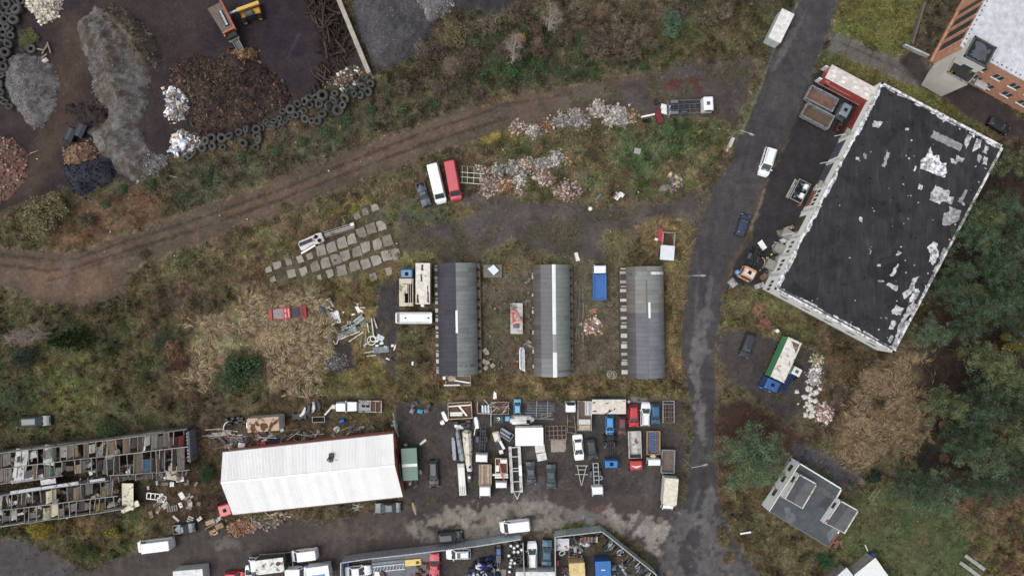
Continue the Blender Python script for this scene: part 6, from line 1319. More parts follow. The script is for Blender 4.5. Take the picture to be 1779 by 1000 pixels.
heap('woodchip_heap', 'large dark brown wood and bark heap below the crusher', 'waste heap', [(298,118),(330,98),(372,102),(400,86),(440,82),(452,110),(480,132),(506,164),(500,186),(466,200),(430,220),(380,230),(345,232),(322,206),(318,170),(296,146)], 3.4, (52, 44, 43), (66, 54, 49), 5200, (.05, .2), ((74, 59, 53), (64, 53, 49), (88, 72, 63), (52, 44, 43), (106, 88, 77)), .9, .8, 2.6, .25, edge=14)
heap('woodchip_heap', 'small light wood-chip heap right under the crusher chute', 'waste heap', disc(428, 98, 22, 17), 2.0, (100, 82, 64), (112, 91, 70), 520, (.06, .28), ((144, 118, 90), (118, 96, 74), (94, 76, 62)), .6, .8, 1.6, .4)
heap('coal_heap', 'black coal heap at the lower end of the gravel ridge', 'coal heap', [(112,288),(140,284),(160,276),(196,272),(204,296),(196,318),(166,326),(150,342),(126,332),(114,310)], 1.8, (46, 48, 57), (56, 57, 64), 320, (.1, .3), ((54, 56, 64), (40, 42, 48)), .5)
heap('brick_heap', 'pink broken brick heap at the left edge', 'rubble heap', [(-60,230),(-20,236),(24,240),(50,272),(46,306),(24,338),(0,356),(-60,360)], 2.2, (112, 86, 76), (100, 78, 70), 1400, (.08, .3), ((142, 110, 98), (122, 92, 82), (160, 138, 128), (104, 78, 70)), .6, edge=10)
heap('brick_heap', 'small brown brick heap between the skips and the coal', 'rubble heap', [(110,262),(128,248),(152,246),(172,262),(166,280),(138,288),(114,284)], 1.2, (116, 94, 78), (102, 82, 70), 420, (.06, .28), ((146, 120, 102), (124, 100, 84), (104, 82, 70)), .6)
heap('grey_spoil', 'flat grey gravel spill under the white plastic waste', 'gravel heap', [(228,262),(262,262),(292,272),(288,298),(262,310),(240,318),(226,296)], .9, (96, 94, 94), (84, 82, 82), 420, (.08, .3), GREYS, .6)
PL = ((222, 226, 230), (190, 196, 204), (206, 190, 178), (150, 160, 176), (232, 232, 232), (120, 104, 92))
heap('plastic_heap', 'heap of white and coloured plastic waste above the tyre row', 'waste heap', [(290,156),(304,143),(322,152),(334,170),(338,190),(322,206),(304,212),(288,200)], 1.3, (120, 112, 108), (100, 92, 88), 480, (.08, .36), PL, .6, .8, 1.7, .2)
heap('plastic_heap', 'heap of white foil scraps at the lower end of the tyre row', 'waste heap', [(298,240),(318,224),(340,236),(348,252),(328,266),(304,270),(294,256)], 1.0, (96, 90, 88), (120, 112, 106), 240, (.12, .55), PL, .6, .8, 1.6, .2)
heap('junk_heap', 'small brown junk heap at the end of the concrete wall', 'waste heap', [(570,142),(600,122),(622,118),(632,134),(612,156),(580,162),(562,158)], 1.2, (80, 72, 62), (68, 64, 54), 200, (.1, .45), ((112, 98, 84), (196, 194, 190), (90, 84, 80), (140, 110, 90)), .7, .8, 1.6, .4)
heap('black_gravel_heap', 'broad black gravel field right of the pale concrete wall', 'gravel heap', [(604,-60),(700,-60),(742,-10),(752,30),(736,86),(700,108),(650,122),(632,80),(616,40)], 2.4, (76, 74, 77), (64, 63, 67), 1800, (.06, .16), ((104, 102, 100), (84, 82, 82), (118, 112, 104)), .6, .8)
heap('grey_gravel_heap', 'pale grey gravel heap at the top edge beside the black gravel', 'gravel heap', [(704,-50),(770,-50),(800,-10),(770,30),(742,44),(716,20)], 1.8, (108, 106, 108), (92, 88, 88), 700, (.08, .3), ((150, 148, 146), (120, 116, 112)), .6)
PK = ((196, 178, 168), (170, 140, 126), (214, 208, 204), (150, 120, 106)); WT = ((224, 224, 222), (200, 198, 196), (176, 170, 166)); LG = ((176, 172, 170), (150, 146, 144), (204, 202, 200)); TN = ((160, 134, 100), (186, 166, 136), (130, 106, 84)); OR = ((176, 120, 90), (220, 210, 200), (150, 104, 80))
for x, y, rx, ry, c, f, lb in (
    (903, 222, 15, 13, (132, 108, 96), PK, 'pinkish rubble heap, first from the left of the upper heap row'),
    (926, 230, 13, 10, (160, 156, 152), WT, 'whitish rubble heap, second from the left of the upper heap row'),
    (953, 220, 13, 11, (120, 100, 84), OR, 'brownish loose rubble patch in the upper heap row'),
    (976, 210, 13, 15, (128, 122, 116), LG, 'grey rubble heap left of the tall pale one in the upper row'),
    (1001, 206, 17, 14, (146, 142, 140), LG, 'tall pale grey rubble heap in the upper row'),
    (1012, 216, 10, 7, (180, 184, 188), WT, 'small bluish white heap at the foot of the pale grey one'),
    (1038, 190, 15, 14, (156, 146, 142), ((200, 190, 186), (180, 170, 166), (220, 214, 210)), 'rounded pinkish-grey gravel heap nearest the upper track'),
    (1060, 208, 13, 10, (168, 160, 154), WT, 'white rubble heap in the middle of the upper row'),
    (1076, 196, 14, 12, (186, 182, 180), WT, 'bright white rubble heap left of the narrow board'),
    (1084, 214, 10, 8, (190, 186, 184), WT, 'low white rubble heap below the bright one'),
    (1098, 204, 10, 9, (124, 96, 70), TN, 'small brown earth heap beside the narrow white board'),
    (851, 320, 19, 17, (150, 132, 122), PK, 'large pinkish rubble heap, lowest left of the lower heap row'),
    (838, 294, 12, 10, (128, 100, 90), PK, 'dark pink rubble heap next to the metal frames'),
    (862, 295, 13, 11, (132, 126, 118), LG, 'grey rubble heap above the large pinkish one'),
    (892, 290, 15, 12, (124, 116, 110), LG, 'brownish-grey rubble heap in the lower row'),
    (919, 288, 15, 14, (132, 118, 108), PK, 'pinkish-grey rubble heap in the middle of the lower row'),
    (945, 284, 15, 13, (138, 136, 136), LG, 'bluish-grey rubble heap of the lower row'),
    (967, 276, 13, 13, (146, 144, 144), WT, 'pale grey rubble heap at the right end of the lower row'),
    (881, 320, 13, 15, (136, 100, 76), OR, 'orange and white rubble heap of the lower row'),
    (906, 313, 14, 11, (160, 154, 148), WT, 'whitish rubble heap below the pinkish-grey one'),
    (944, 308, 17, 15, (142, 112, 100), PK, 'pink brick rubble heap near the yard'),
    (902, 334, 9, 6, (168, 146, 130), PK, 'small pink rubble spill at the edge of the yard'),
    (992, 272, 11, 12, (136, 116, 88), TN, 'tan sandy rubble heap right of the lower row'),
    (986, 332, 21, 15, (126, 102, 94), PK, 'wide flat pinkish rubble patch beside the yard')):
    c = tuple(int(70 + (v - 70) * .62) for v in c); f = [tuple(int(74 + (v - 74) * .72 + (3, 0, -5)[i_]) for i_, v in enumerate(q)) for q in f]; heap('rubble_heap', lb, 'rubble heap', disc(x, y, rx * 1.08, ry * 1.05, 16, .3), .55 + rx * .02, c, tuple(int(v * .82) for v in c), int(rx * ry * 1.9), (.05, .3), f, .8, .8, step=.25, edge=11)
heap('sand_ring', 'sandy pit ring with debris in the green grass', 'sand heap', [(1158,298),(1172,294),(1184,304),(1188,320),(1180,330),(1166,334),(1160,322),(1166,310)], .7, (160, 142, 112), (140, 124, 100), 160, (.1, .5), ((120, 100, 90), (176, 160, 140), (100, 96, 100)), .6)
solo('concrete_slab', MB().prism(blob(0, 0, .8, .6, 0, 8, .2, 2), 0, .15), 'concrete', S(136, 138, 138), 'grey concrete slab beside the sandy pit ring', 'slab', G(1155, 326))
for x, y, rx, ry, c, f, lb in ((1421, 624, 10, 13, (122, 118, 90), ((150, 146, 116), (190, 184, 168), (110, 106, 80)), 'mossy pale rubble heap, topmost right of the tarpaulin lorry'), (1414, 655, 11, 12, (140, 138, 136), LG, 'fine grey rubble heap below the mossy one'), (1417, 640, 7, 7, (110, 96, 74), WT, 'small brown patch of stones between mossy and grey heap'), (1430, 718, 16, 19, (140, 122, 112), PK, 'pinkish brick and gravel heap, lowest right of the lorry')):
    heap('rubble_heap', lb, 'rubble heap', disc(x, y, rx, ry), 1.1, c, tuple(int(v * .85) for v in c), int(rx * ry * 2.6), (.06, .28), f, .7, .8, step=.25, edge=9)
for k in range(42):
    x, y = 1408 + rnd.gauss(0, 7) - (k % 7), 672 + k * 1.25
    me = fragmesh('white_boulder', np.zeros((1, 3)), np.array([rnd.uniform(.3, .8)]), np.array([lin3((206, 204, 198))]), 'rubble', .7, 500 + k)
    solo('white_boulder', me, None, None, 'one of the white boulders strewn between the rubble heaps', 'boulder', (*G(x, y), .15), 0, 'white boulders')
heap('dark_gravel_mound', 'round dark gravel mound at the edge of the straw', 'gravel heap', disc(586, 628, 21, 16), 1.0, (86, 84, 88), (74, 72, 76), 420, (.08, .25), GREYS, .4)
heap('sand_patch', 'pinkish sand and brick patch between the middle and right huts', 'sand heap', disc(1028, 566, 15, 18), .35, (136, 112, 98), (118, 98, 86), 150, (.1, .35), PK, .4)
for k in range(9): solo('broken_brick', MB().box(-.22, .22, -.12, .12, 0, .16), 'matte', S(210, 150, 124), 'one of the orange bricks in the sand below the blue tipper', 'brick', G(1026 + (k % 5) * 2.4 + rnd.uniform(-1, 1), 538 + (k // 5) * 3.4 + rnd.uniform(-1, 1)), rnd.random() * 3, 'orange bricks in the sand')
heap('brick_heap', 'orange-brown rubble heap below the corner of the white hall', 'rubble heap', [(396,908),(412,900),(432,898),(440,912),(430,924),(412,930),(398,924)], .8, (118, 92, 76), (104, 82, 70), 420, (.08, .32), ((150, 116, 94), (130, 100, 82), (164, 136, 112)), .5)
heap('gravel_heap', 'grey stone heap along the south side of the white hall', 'gravel heap', [(436,898),(470,896),(500,890),(496,908),(460,916),(438,918)], .6, (98, 96, 94), (86, 82, 80), 300, (.1, .35), ((140, 136, 132), (120, 106, 92), (160, 140, 120)), .5)

# ---- tyres
TY = {}
def tyre(px, py, r_px, tilt, label, group, z=0.0, rim=False):
    r = r_px / 10 * 1.12; key = (round(r, 2))
    if key not in TY: TY[key] = MB().ring((0, 0, 0), r * .69, r * .33, n=16, m=7, flat=1.05).mesh('tyre', 'rubber', True)
    v = rnd.randint(-7, 9); a = rnd.uniform(0, 2 * pi)
    o = tag(link('tyre', TY[key], None, S(84 + v, 84 + v, 82 + v), (*G(px, py, z + r * .3), z + r * .34 + tilt * r * .5), rot=(tilt * cos(a), tilt * sin(a), a)), label, 'tyre', group)
    if rim:
        k = ('d', key)
        if k not in TY: TY[k] = MB().cyl(0, 0, -.1, r * .3, r * .52, 12).mesh('rim', 'paint')
        link('rim', TY[k], o, S(216, 218, 220))
    return o
T1 = 'worn tyre in the heaped row along the scrap yard edge'; TG1 = 'tyres along the scrap yard edge'
for px, py, r in [(561,166,9.3),(555,181,7.4),(530,177,7.4),(538,171,7),(539,183,6),(518,181,6.8),(505,190,8.2),(492,194,6),(514,200,6.2),(528,193,6.4),(523,198,6),(531,207,7),(542,210,5.6),(552,210,7.2),(561,199,7.5),(588,192,9.6),(596,183,7),(582,163,6.2),(616,164,6.2),(627,166,7.2),(640,160,8.2),(644,146,6.6),(634,135,6.4),(496,210,5.2),(491,213,5),(482,217,5.2),(474,222,5),(477,211,6),(486,206,5),(505,205,4.8),(332,205,5.2),(339,216,6.6),(344,231,5.4),(358,245,7.4),(368,240,8),(386,240,8),(400,237,8),(416,230,7),(430,225,7.2),(446,225,7.8),(447,236,8),(450,243,7.6),(445,256,6.2),(424,249,7.6),(412,247,5.6),(352,257,7.4),(370,254,7.2),(388,256,5.8),(338,265,6.2),(330,271,6.2),(324,275,6.2),(471,222,5.6),(468,216,6),(549,170,6),(572,172,6),(455,222,5.5),(463,212,5.5)]:
    tyre(px, py, r, rnd.choice([0, .12, .25, .4, .6]), T1, TG1, rnd.choice([0, 0, .15, .3]))
for px, py, r, t_ in [(571,186,7,1.1),(582,176,8,1.2),(600,172,8,.7),(615,154,7,1.2),(631,152,8,1.1),(626,146,7,1.2),(607,160,6.5,1.0),(344,231,5,1.0),(430,226,7,.9)]: tyre(px, py, r, t_, T1, TG1, .15)
T2 = 'black tyre in the big stack at the top left edge'; TG2 = 'tyres stacked at the top left edge'
for px, py, r in [(12,8,8),(30,17,9.5),(9,20,7),(18,21,7),(9,34,7),(25,35,8),(2,46,7),(6,66,7),(16,77,7),(10,91,8),(4,105,8),(7,116,7),(37,2,7),(12,47,6.5),(6,57,7),(2,147,7),(3,174,6),(18,50,6),(-6,14,8),(-4,36,8),(-8,60,8),(-6,84,8),(-9,110,8),(-8,140,8),(1,27,7),(20,62,6),(-3,95,7),(22,8,6),(4,132,6),(2,160,6),(10,178,6),(18,186,6)]: tyre(px, py, r, rnd.choice([0, .15, .3, .5]), T2, TG2, rnd.choice([0, .2, .4]))
tyre(55, 85, 7.6, .05, 'single tyre lying on the grass away from the stack at the top left', None)
T3 = 'tyre or wheel in the stack beside the gateway of the fenced yard'; TG3 = 'tyres stacked in the fenced yard'
for px, py in [(887.5,947),(893,950.6),(899,947),(906,954),(893,957.5),(900,957.5),(884,964),(888.5,972),(894,977),(887,977),(886,983),(885,992)]: tyre(px, py, 3.9, .05, T3, TG3, .45, True)
for px, py in [(886,957),(891,964.5),(901,964.5),(894.4,968),(907,965),(901,976),(908,974),(892,983),(899,980),(905,947),(891,991),(897,991),(902,992),(909,984),(887,951),(905,986),(896,943),(909,958),(884,970)]: tyre(px, py, rnd.choice([3.6, 4, 4.4]), rnd.choice([0, .2, .5]), T3, TG3, rnd.choice([.1, .3]))
b = MB(); b.box(-.5, .5, -.3, -.15, 0, .4).box(-.5, .5, .15, .3, 0, .4).box(-.5, -.3, -.15, .15, .002, .398).box(.3, .5, -.15, .15, .002, .398)
solo('wooden_crate', b, 'wood', S(186, 160, 120), 'small open wooden crate among the tyres of the fenced yard', 'crate', (*G(906, 988), .5), .1)

# ---- railway sleepers and scrap timber
SLP = [(526,-12),(582,-12),(598,40),(612,84),(606,102),(584,112),(572,138),(548,166),(540,160),(546,134),(562,112),(556,84),(540,40)]
SL = [MB().box(-l, l, -.12, .12, -.08, .08).mesh('sleeper', 'wood') for l in (1.0, 1.25, 1.4)]
sx = [p[0] for p in SLP]; sy = [p[1] for p in SLP]; k = 0
while k < 190:
    x, y = rnd.uniform(min(sx), max(sx)), rnd.uniform(min(sy), max(sy))
    d = float(sdf(SLP, np.array([x]), np.array([y]))[0])
    if d < 0: continue
    a = rnd.gauss(-62, 30) if rnd.random() < .8 else rnd.uniform(0, 180); v = rnd.choice([(62, 53, 49), (73, 64, 58), (50, 44, 41), (86, 76, 69), (57, 48, 44)])
    tag(link('sleeper', rnd.choice(SL), None, S(*v), (*G(x, y), .1 + rnd.random() * min(1.5, d / 10)), rot=(rnd.gauss(0, .08), rnd.gauss(0, .1), R(a))), 'old brown timber in the jumbled sleeper stack left of the concrete wall', 'sleeper', 'timbers of the sleeper stack'); k += 1
for i, (x, y, a, L) in enumerate([(66, 107, -52, 1.1), (80, 86, 56, 1.0), (72, 87, -12, .8), (78, 99, 35, .7), (87, 84, -70, 1.0)]): solo('concrete_post', MB().bar((-L, 0, .15), (L, 0, .3), .22, .2), 'concrete', S(150, 142, 128), 'one of the pale broken posts lying beside the lone tyre', 'post', G(x, y), R(a), 'broken posts by the lone tyre')
solo('white_sack', MB().cbox(-.5, .5, -.35, .35, 0, .5, .2), 'matte', S(214, 210, 200), 'white crumpled sack beside the broken posts', 'sack', G(80, 106), .6)

# ---- concrete slab paving half sunk in the grass
pav = tag(link('slab_paving', npmesh('slab_paving', [(*G(a, b), .02 + gz(a, b) * .2) for a, b in ((455, 452), (660, 352), (700, 440), (480, 492))], [(3, 2, 1, 0)], np.tile(lin3((80, 72, 56)), (4, 1)), 'soil')), kind='structure')
for i, (x, y) in enumerate([(600.8,443.7),(620,437),(636,429),(655.4,424),(673.6,417.7),(654,451.5),(672,443.7),(688,441),(636,458),(616.4,461.9),(594.3,469.7),(584,450),(565.8,456.7),(547.6,463),(528,471),(507,475),(467,468),(482.6,460.6),(502,454),(521.6,450),(538.5,445),(558,434.6),(576,429.4),(594.3,421.6),(611,415),(628,404.7),(645,397),(663,391.7),(634.6,368),(651.5,360.5),(620,374.8),(475,485),(676,471),(649,481),(574,475),(555,482)]):
    s = 1.0 if y < 466 or x > 560 else .8
    w, l = rnd.uniform(.74, .86) * s, rnd.uniform(.82, .95) * s
    if i in (16, 17, 18, 19, 20, 28, 29, 30, 31, 32, 33, 34, 35): w *= rnd.uniform(.6, .85); l *= rnd.uniform(.6, .8)
    c = [(-w, -l), (w, -l), (w, l), (-w, l)]
    if rnd.random() < .7:   # a broken or overgrown corner
        q = rnd.randrange(4); a, b, d = c[q - 1], c[q], c[(q + 1) % 4]; f = rnd.uniform(.3, .62)
        c[q:q + 1] = [lerp(b, a, f), lerp(b, lerp(a, d, .5), f * .55), lerp(b, d, f)]
    P = ragged(c, .3, .055, 40 + i); v = rnd.randint(-16, 16)
    o = link('slab', MB().prism(P, 0, .1).mesh('slab', 'concrete'), pav, S(152 + v, 146 + v, 135 + v), (*G(x, y), .07), rot=(rnd.gauss(0, .012), rnd.gauss(0, .012), R(17 + rnd.uniform(-3, 3))))
# mixed bits lying in the yards
def bits(name, label, cat, group, n, area, gen, mat='worn'):
    k = 0; xs = [p[0] for p in area]; ys = [p[1] for p in area]
    while k < n:
        x, y = rnd.uniform(min(xs), max(xs)), rnd.uniform(min(ys), max(ys))
        if sdf(area, np.array([x]), np.array([y]))[0] < 0: continue
        m, c, z, rot = gen(k); solo(name, m, mat, S(*c), label, cat, (*G(x, y), z), 0, group, rot); k += 1
def gpanel(cols, l=(.5, 1.6), w=(.2, .8), tilt=.15):
    def f(k):
        L, Wd = rnd.uniform(*l), rnd.uniform(*w); t = rnd.choice([.04, .06, .1, .25])
        return MB().box(-L / 2, L / 2, -Wd / 2, Wd / 2, 0, t), rnd.choice(cols), .06 + rnd.random() * .2, (rnd.gauss(0, tilt), rnd.gauss(0, tilt), rnd.random() * pi)
    return f
def gbar(cols, l=(1.2, 3.2), w=.1, ang=None, spread=30, z=.5):
    def f(k):
        L = rnd.uniform(*l); a = rnd.random() * 180 if ang is None else rnd.gauss(ang, spread)
        return MB().box(-L / 2, L / 2, -w * .5, w * .5, -w * .4, w * .4), rnd.choice(cols), .12 + rnd.random() * z, (0, rnd.gauss(0, .06), R(a))
    return f
MET = [(150, 152, 154), (110, 112, 116), (180, 182, 184), (84, 84, 88), (126, 108, 96), (206, 208, 208)]
NB = [(372,752),(440,750),(500,744),(560,742),(620,738),(688,738),(683,750),(560,764),(400,782),(376,784)]
bits('scrap_bar', 'rusty or grey bar in the scrap heap along the north wall of the white hall', 'scrap', 'bars in the scrap along the white hall', 64, NB, gbar(MET + [(96, 60, 52)], ang=12, spread=35), 'rusty' if False else 'worn')
bits('scrap_piece', 'small panel in the scrap heap along the north wall of the white hall', 'scrap', 'panels in the scrap along the white hall', 56, NB, gpanel(MET + [(60, 62, 72), (50, 50, 54), (140, 60, 54)], (.5, 1.5), (.3, .8)))
bits('pipe_section', 'pale pipe lying beside the open end of the scrap heap', 'pipe', 'pale pipes by the scrap heap', 8, [(366,744),(406,742),(408,754),(368,756)], gbar([(150, 144, 136), (170, 164, 156)], (2.2, 3.6), .22, 2, 4, .2))
solo('red_barrel', MB().cyl(0, 0, 0, .9, .5, 14), 'paint', S(170, 36, 40), 'red drum in the scrap against the white hall roof', 'drum', G(460, 769)); solo('white_box', MB().cbox(-.6, .6, -.45, .45, 0, .7), 'paint', S(214, 218, 218), 'square white box by the upper left corner of the white hall', 'box', G(422, 772), R(-8))
solo('blue_barrel', MB().cyl(0, 0, 0, .9, .45, 14), 'paint', S(38, 84, 160), 'blue drum alone on the grass above the white hall', 'barrel', G(592, 732), rot=(0, 1.3, .4)); solo('dark_tarpaulin', MB().loft([[(x, -.5 * k, 0), (x, -.4 * k, .5), (x, .4 * k, .55), (x, .5 * k, 0)] for x, k in ((-1, .6), (-.3, 1), (.5, .9), (1, .5))]), 'matte', S(58, 60, 72), 'dark wrapped bundle beside the red drum', 'bundle', G(478, 764))
# motorbike-like dark machines left of the box trailer
sc = thing('machine_wreck', 'black engine wreck left of the rust-streaked box trailer', 'wreck', G(414, 731), R(10)); 
for i in range(14): part('wreck_part', MB().cbox(-.3, .3, -.2, .2, 0, rnd.uniform(.3, .9)), 'steel', S(*rnd.choice([(36, 36, 40), (54, 54, 58), (70, 70, 74)])), sc).location = (rnd.uniform(-1.8, 1.2), rnd.uniform(-.9, .9), 0)
part('fender', MB().path([(-2.6, -1.0, .4), (-2.4, -.4, .6), (-2.0, .1, .6), (-1.5, .3, .5)], .1), 'paint', S(206, 208, 210), sc)
for i, (px, py) in enumerate([(529, 715), (538, 710), (547, 706), (556, 703)]):
    solo('curved_scrap', MB().loft([[(x, -.25 * k + .2 * x * x, .1), (x, -.25 * k + .2 * x * x, .6), (x, .25 * k + .2 * x * x, .7), (x, .25 * k + .2 * x * x, .1)] for x, k in ((-.9, .6), (-.3, 1), (.3, .9), (.9, .5))]), 'worn', S(*[(226, 230, 230), (70, 96, 110), (214, 218, 222), (60, 84, 96)][i]), ['curved white car panel in the pile left of the white off-roader', 'blue-grey car panel second in the pile left of the white off-roader', 'upright white car panel third in the pile left of the off-roader', 'dark blue car panel at the right end of the pile'][i], 'car part', G(px, py), R(60 + 12 * i))
solo('axle_scrap', MB().bar((-1, -.9, .3), (.6, .9, .4), .3, .2).cbox(.2, .9, .2, .9, .1, .5), 'worn', S(222, 220, 214), 'white lump of car body just left of the white off-roader', 'car part', G(575, 711))
t = thing('wheel_cart', 'dark frame with metal rims below the bent car panels', 'trailer', G(521, 722), R(5)); wheelset(t, (-.6, .5), .6, .35); part('frame', MB().box(-1.2, 1.2, -.6, .6, .3, .45), 'steel', S(66, 62, 64), t)
t = thing('small_trailer', 'small dark trailer frame with pale rails below the car panels', 'trailer', G(555, 727), R(2)); opentray(t, -1.1, 1.1, .5, .3, .7, S(170, 172, 168), S(48, 46, 46), 'steel', 'matte', .07)
t = thing('open_trailer', 'grey open trailer frame right of the white off-roader', 'trailer', G(645, 704), R(-1.5)); opentray(t, -2.0, 2.0, 1.02, .6, .95, S(172, 172, 168), S(84, 82, 74), 'worn', 'rusty', .16); part('grey_half', MB().box(-1.9, .0, -.85, .85, .65, .75), 'worn', S(156, 158, 164), t)
for x in (-1.5, -.75): part('opening', MB().box(x, x + .62, -.2, .22, .75, .77), 'matte', S(40, 42, 46), t)
for x in (.05, .9): part('cross_bar', MB().box(x - .06, x + .06, -.86, .86, .62, .8), 'steel', S(140, 140, 136), t)
part('drawbar', MB().bar((2.0, 0, .5), (3.0, -.1, .4), .14), 'rusty', S(110, 104, 108), t)
# pieces around (705,705)
for i, (px, py, c) in enumerate([(719, 703, (96, 100, 110)), (717, 712, (150, 146, 160)), (730, 713, (86, 170, 206)), (742, 712, (120, 116, 122)), (724, 698, (80, 82, 88)), (746, 703, (90, 84, 84))]): solo('engine_part', MB().cbox(-.5, .4, -.35, .35, 0, .6, .12).cbox(-.1, .3, -.2, .2, .6, .85, .05), 'worn', S(*c), ['dark grey engine part left of the plank trailer', 'lilac grey engine part left of the plank trailer', 'bright sky-blue engine part left of the plank trailer', 'grey wheel part left of the plank trailer', 'blackish engine part left of the plank trailer', 'brownish engine part left of the plank trailer'][i], 'engine part', G(px, py), rnd.random() * 3)
# ---- the wreck yard's racks, frames and pods
t = thing('plank_trailer', 'open plank trailer with cream side boards and loose white boards', 'trailer', G(801, 711), R(3)); opentray(t, -2.2, 1.95, 1.45, .5, 1.0, S(200, 188, 160), S(110, 88, 74), 'worn', 'wood', .1)
for a, b in (((-2.1, .75, .7), (1.9, .85, .7)), ((-.3, .8, .75), (1.0, -1.0, .75)), ((-1.9, -.4, .6), (.3, -.5, .6)), ((-1.9, -.75, .6), (.2, -.85, .6))): part('board', MB().bar(a, b, .2 if b[1] > -.3 else .3, .06), 'paint', S(222, 220, 212), t)
t = thing('frame_rack', 'red and white tube frame with two tilted silver panels', 'rack', G(841, 708), R(0)); part('frame', MB().path([(-1.1, 1.2, .8), (-1.1, -.8, .8), (1.3, -.9, .8), (1.2, .2, .8), (.0, 1.6, .8)], .07), 'worn', S(200, 190, 186), t)
for k in range(3): part('panel', MB().hull8([(-.4 + k * .5, -.9, .4), (.0 + k * .5, -.9, .5), (-.1 + k * .5, .6, .9), (-.4 + k * .5, .6, .8)], [(-.4 + k * .5, -.9, .48), (.0 + k * .5, -.9, .58), (-.1 + k * .5, .6, .98), (-.4 + k * .5, .6, .88)]), 'steel', S(206, 214, 220), t)
part('red_post', MB().bar((-1.4, .9, .4), (-1.1, -.7, .9), .14), 'paint', S(176, 50, 56), t)
t = thing('scrap_trailer', 'rusty-railed trailer heaped with tangled pipes left of the light blue car', 'trailer', G(869, 707), 0); opentray(t, -1.6, 1.5, 1.1, .5, .9, S(170, 164, 156), S(72, 62, 56), 'worn', 'rusty', .08)
for k in range(16): p = (rnd.uniform(-1.4, 1.2), rnd.uniform(-.9, .9)); a = rnd.uniform(-.5, 1.2); part('pipe', MB().bar((p[0] - .7 * cos(a), p[1] - .7 * sin(a), .6), (p[0] + .7 * cos(a), p[1] + .7 * sin(a), .8 + .1 * (k % 3)), .09), 'worn', S(*rnd.choice([(150, 140, 134), (104, 84, 78), (206, 204, 200), (90, 92, 98), (130, 120, 130)])), t)
t = thing('steel_stack', 'long stack of grey-blue steel bars right of the light blue car', 'steel stack', G(939, 711), R(-2))
for k in range(22): y = -1.6 + k * .145; part('bar', MB().box(-2.7 + rnd.uniform(0, .5), 2.2 + rnd.uniform(0, .6), y - .05, y + .05, .1 + .12 * (k % 3), .22 + .12 * (k % 3)), 'worn', S(*rnd.choice([(110, 120, 128), (84, 92, 100), (64, 80, 96), (140, 146, 148), (96, 84, 78)])), t)
for x in (-.7, 1.2): part('cross_bar', MB().box(x - .06, x + .06, -1.2, 1.6, .5, .6), 'steel', S(150, 156, 160), t)
solo('bent_rack', MB().path([(-.9, -.5, .5), (.7, -.1, .5), (.8, .5, .5), (-.8, .2, .5), (-.9, -.5, .5)], .08), 'wood', S(170, 150, 130), 'bent brown frame on the right end of the steel stack', 'frame', G(949, 720))
t = thing('grid_rack', 'rusty square lattice rack lying flat beside the white container', 'rack', G(965, 750), R(2))
for x in np.linspace(-1.8, 1.8, 6): part('bar', MB().box(x - .05, x + .05, -1.2, 1.2, .6, .68), 'worn', S(150, 134, 120), t)
for y in np.linspace(-1.2, 1.2, 4): part('bar', MB().box(-1.85, 1.85, y - .05, y + .05, .69, .77), 'worn', S(140, 120, 108), t)
solo('rubber_mat', MB().prism(ragged([(-1.3, -1.15), (1.25, -1.1), (1.3, 1.1), (-1.35, 1.15)], .3, .05, 3), 0, .1), 'worn', S(160, 152, 140), 'square stained board lying below the lattice rack', 'board', G(970, 773), R(1))
solo('narrow_rack', MB().path([(-.6, 1.6, .6), (-.7, -1.4, .6), (.8, -1.6, .6), (.5, 1.5, .6)], .06).path([(-.6, .6, .6), (.6, .5, .6)], .05).path([(-.6, -.4, .6), (.7, -.5, .6)], .05), 'worn', S(150, 140, 130), 'tall narrow rack of brown tubes left of the board truck', 'rack', G(992, 735), .02)
t = thing('metal_rack', 'pale tall metal rack with a red lattice right of the petrol-blue car', 'rack', G(1159, 713), R(0))
for x in (-.95, .95): part('upright', MB().box(x - .06, x + .06, -1.9, 1.9, 1.0, 1.12), 'steel', S(176, 174, 168), t)
for y in (-1.85, -.9, 0, .7, 1.3, 1.85): part('rung', MB().box(-.88, .88, y - .05, y + .05, 1.0, 1.1), 'steel', S(*rnd.choice([(170, 168, 162), (140, 110, 104)])), t)
for x in (-.45, .1, .5): part('inner_bar', MB().box(x - .04, x + .04, -1.7, 1.4, .8, .9), 'worn', S(126, 104, 100), t)
for x in (-.9, .9):
    for y in (-1.7, 1.7): part('leg', MB().box(x - .05, x + .05, y - .05, y + .05, 0, .99), 'steel', S(120, 118, 112), t)
solo('grey_sheet', MB().prism(ragged([(-2.0, -.5), (1.9, -.45), (1.8, .4), (-1.9, .55)], .3, .08, 8), 0, .06), 'worn', S(128, 128, 134), 'crumpled grey foil sheet above the red hatchback', 'sheet', G(1107, 694), R(-2))
solo('white_bowl', MB().cyl(0, 0, 0, .3, .25, 12), 'paint', S(230, 232, 232), 'small white bowl beside the blue container', 'bowl', G(1092, 697))
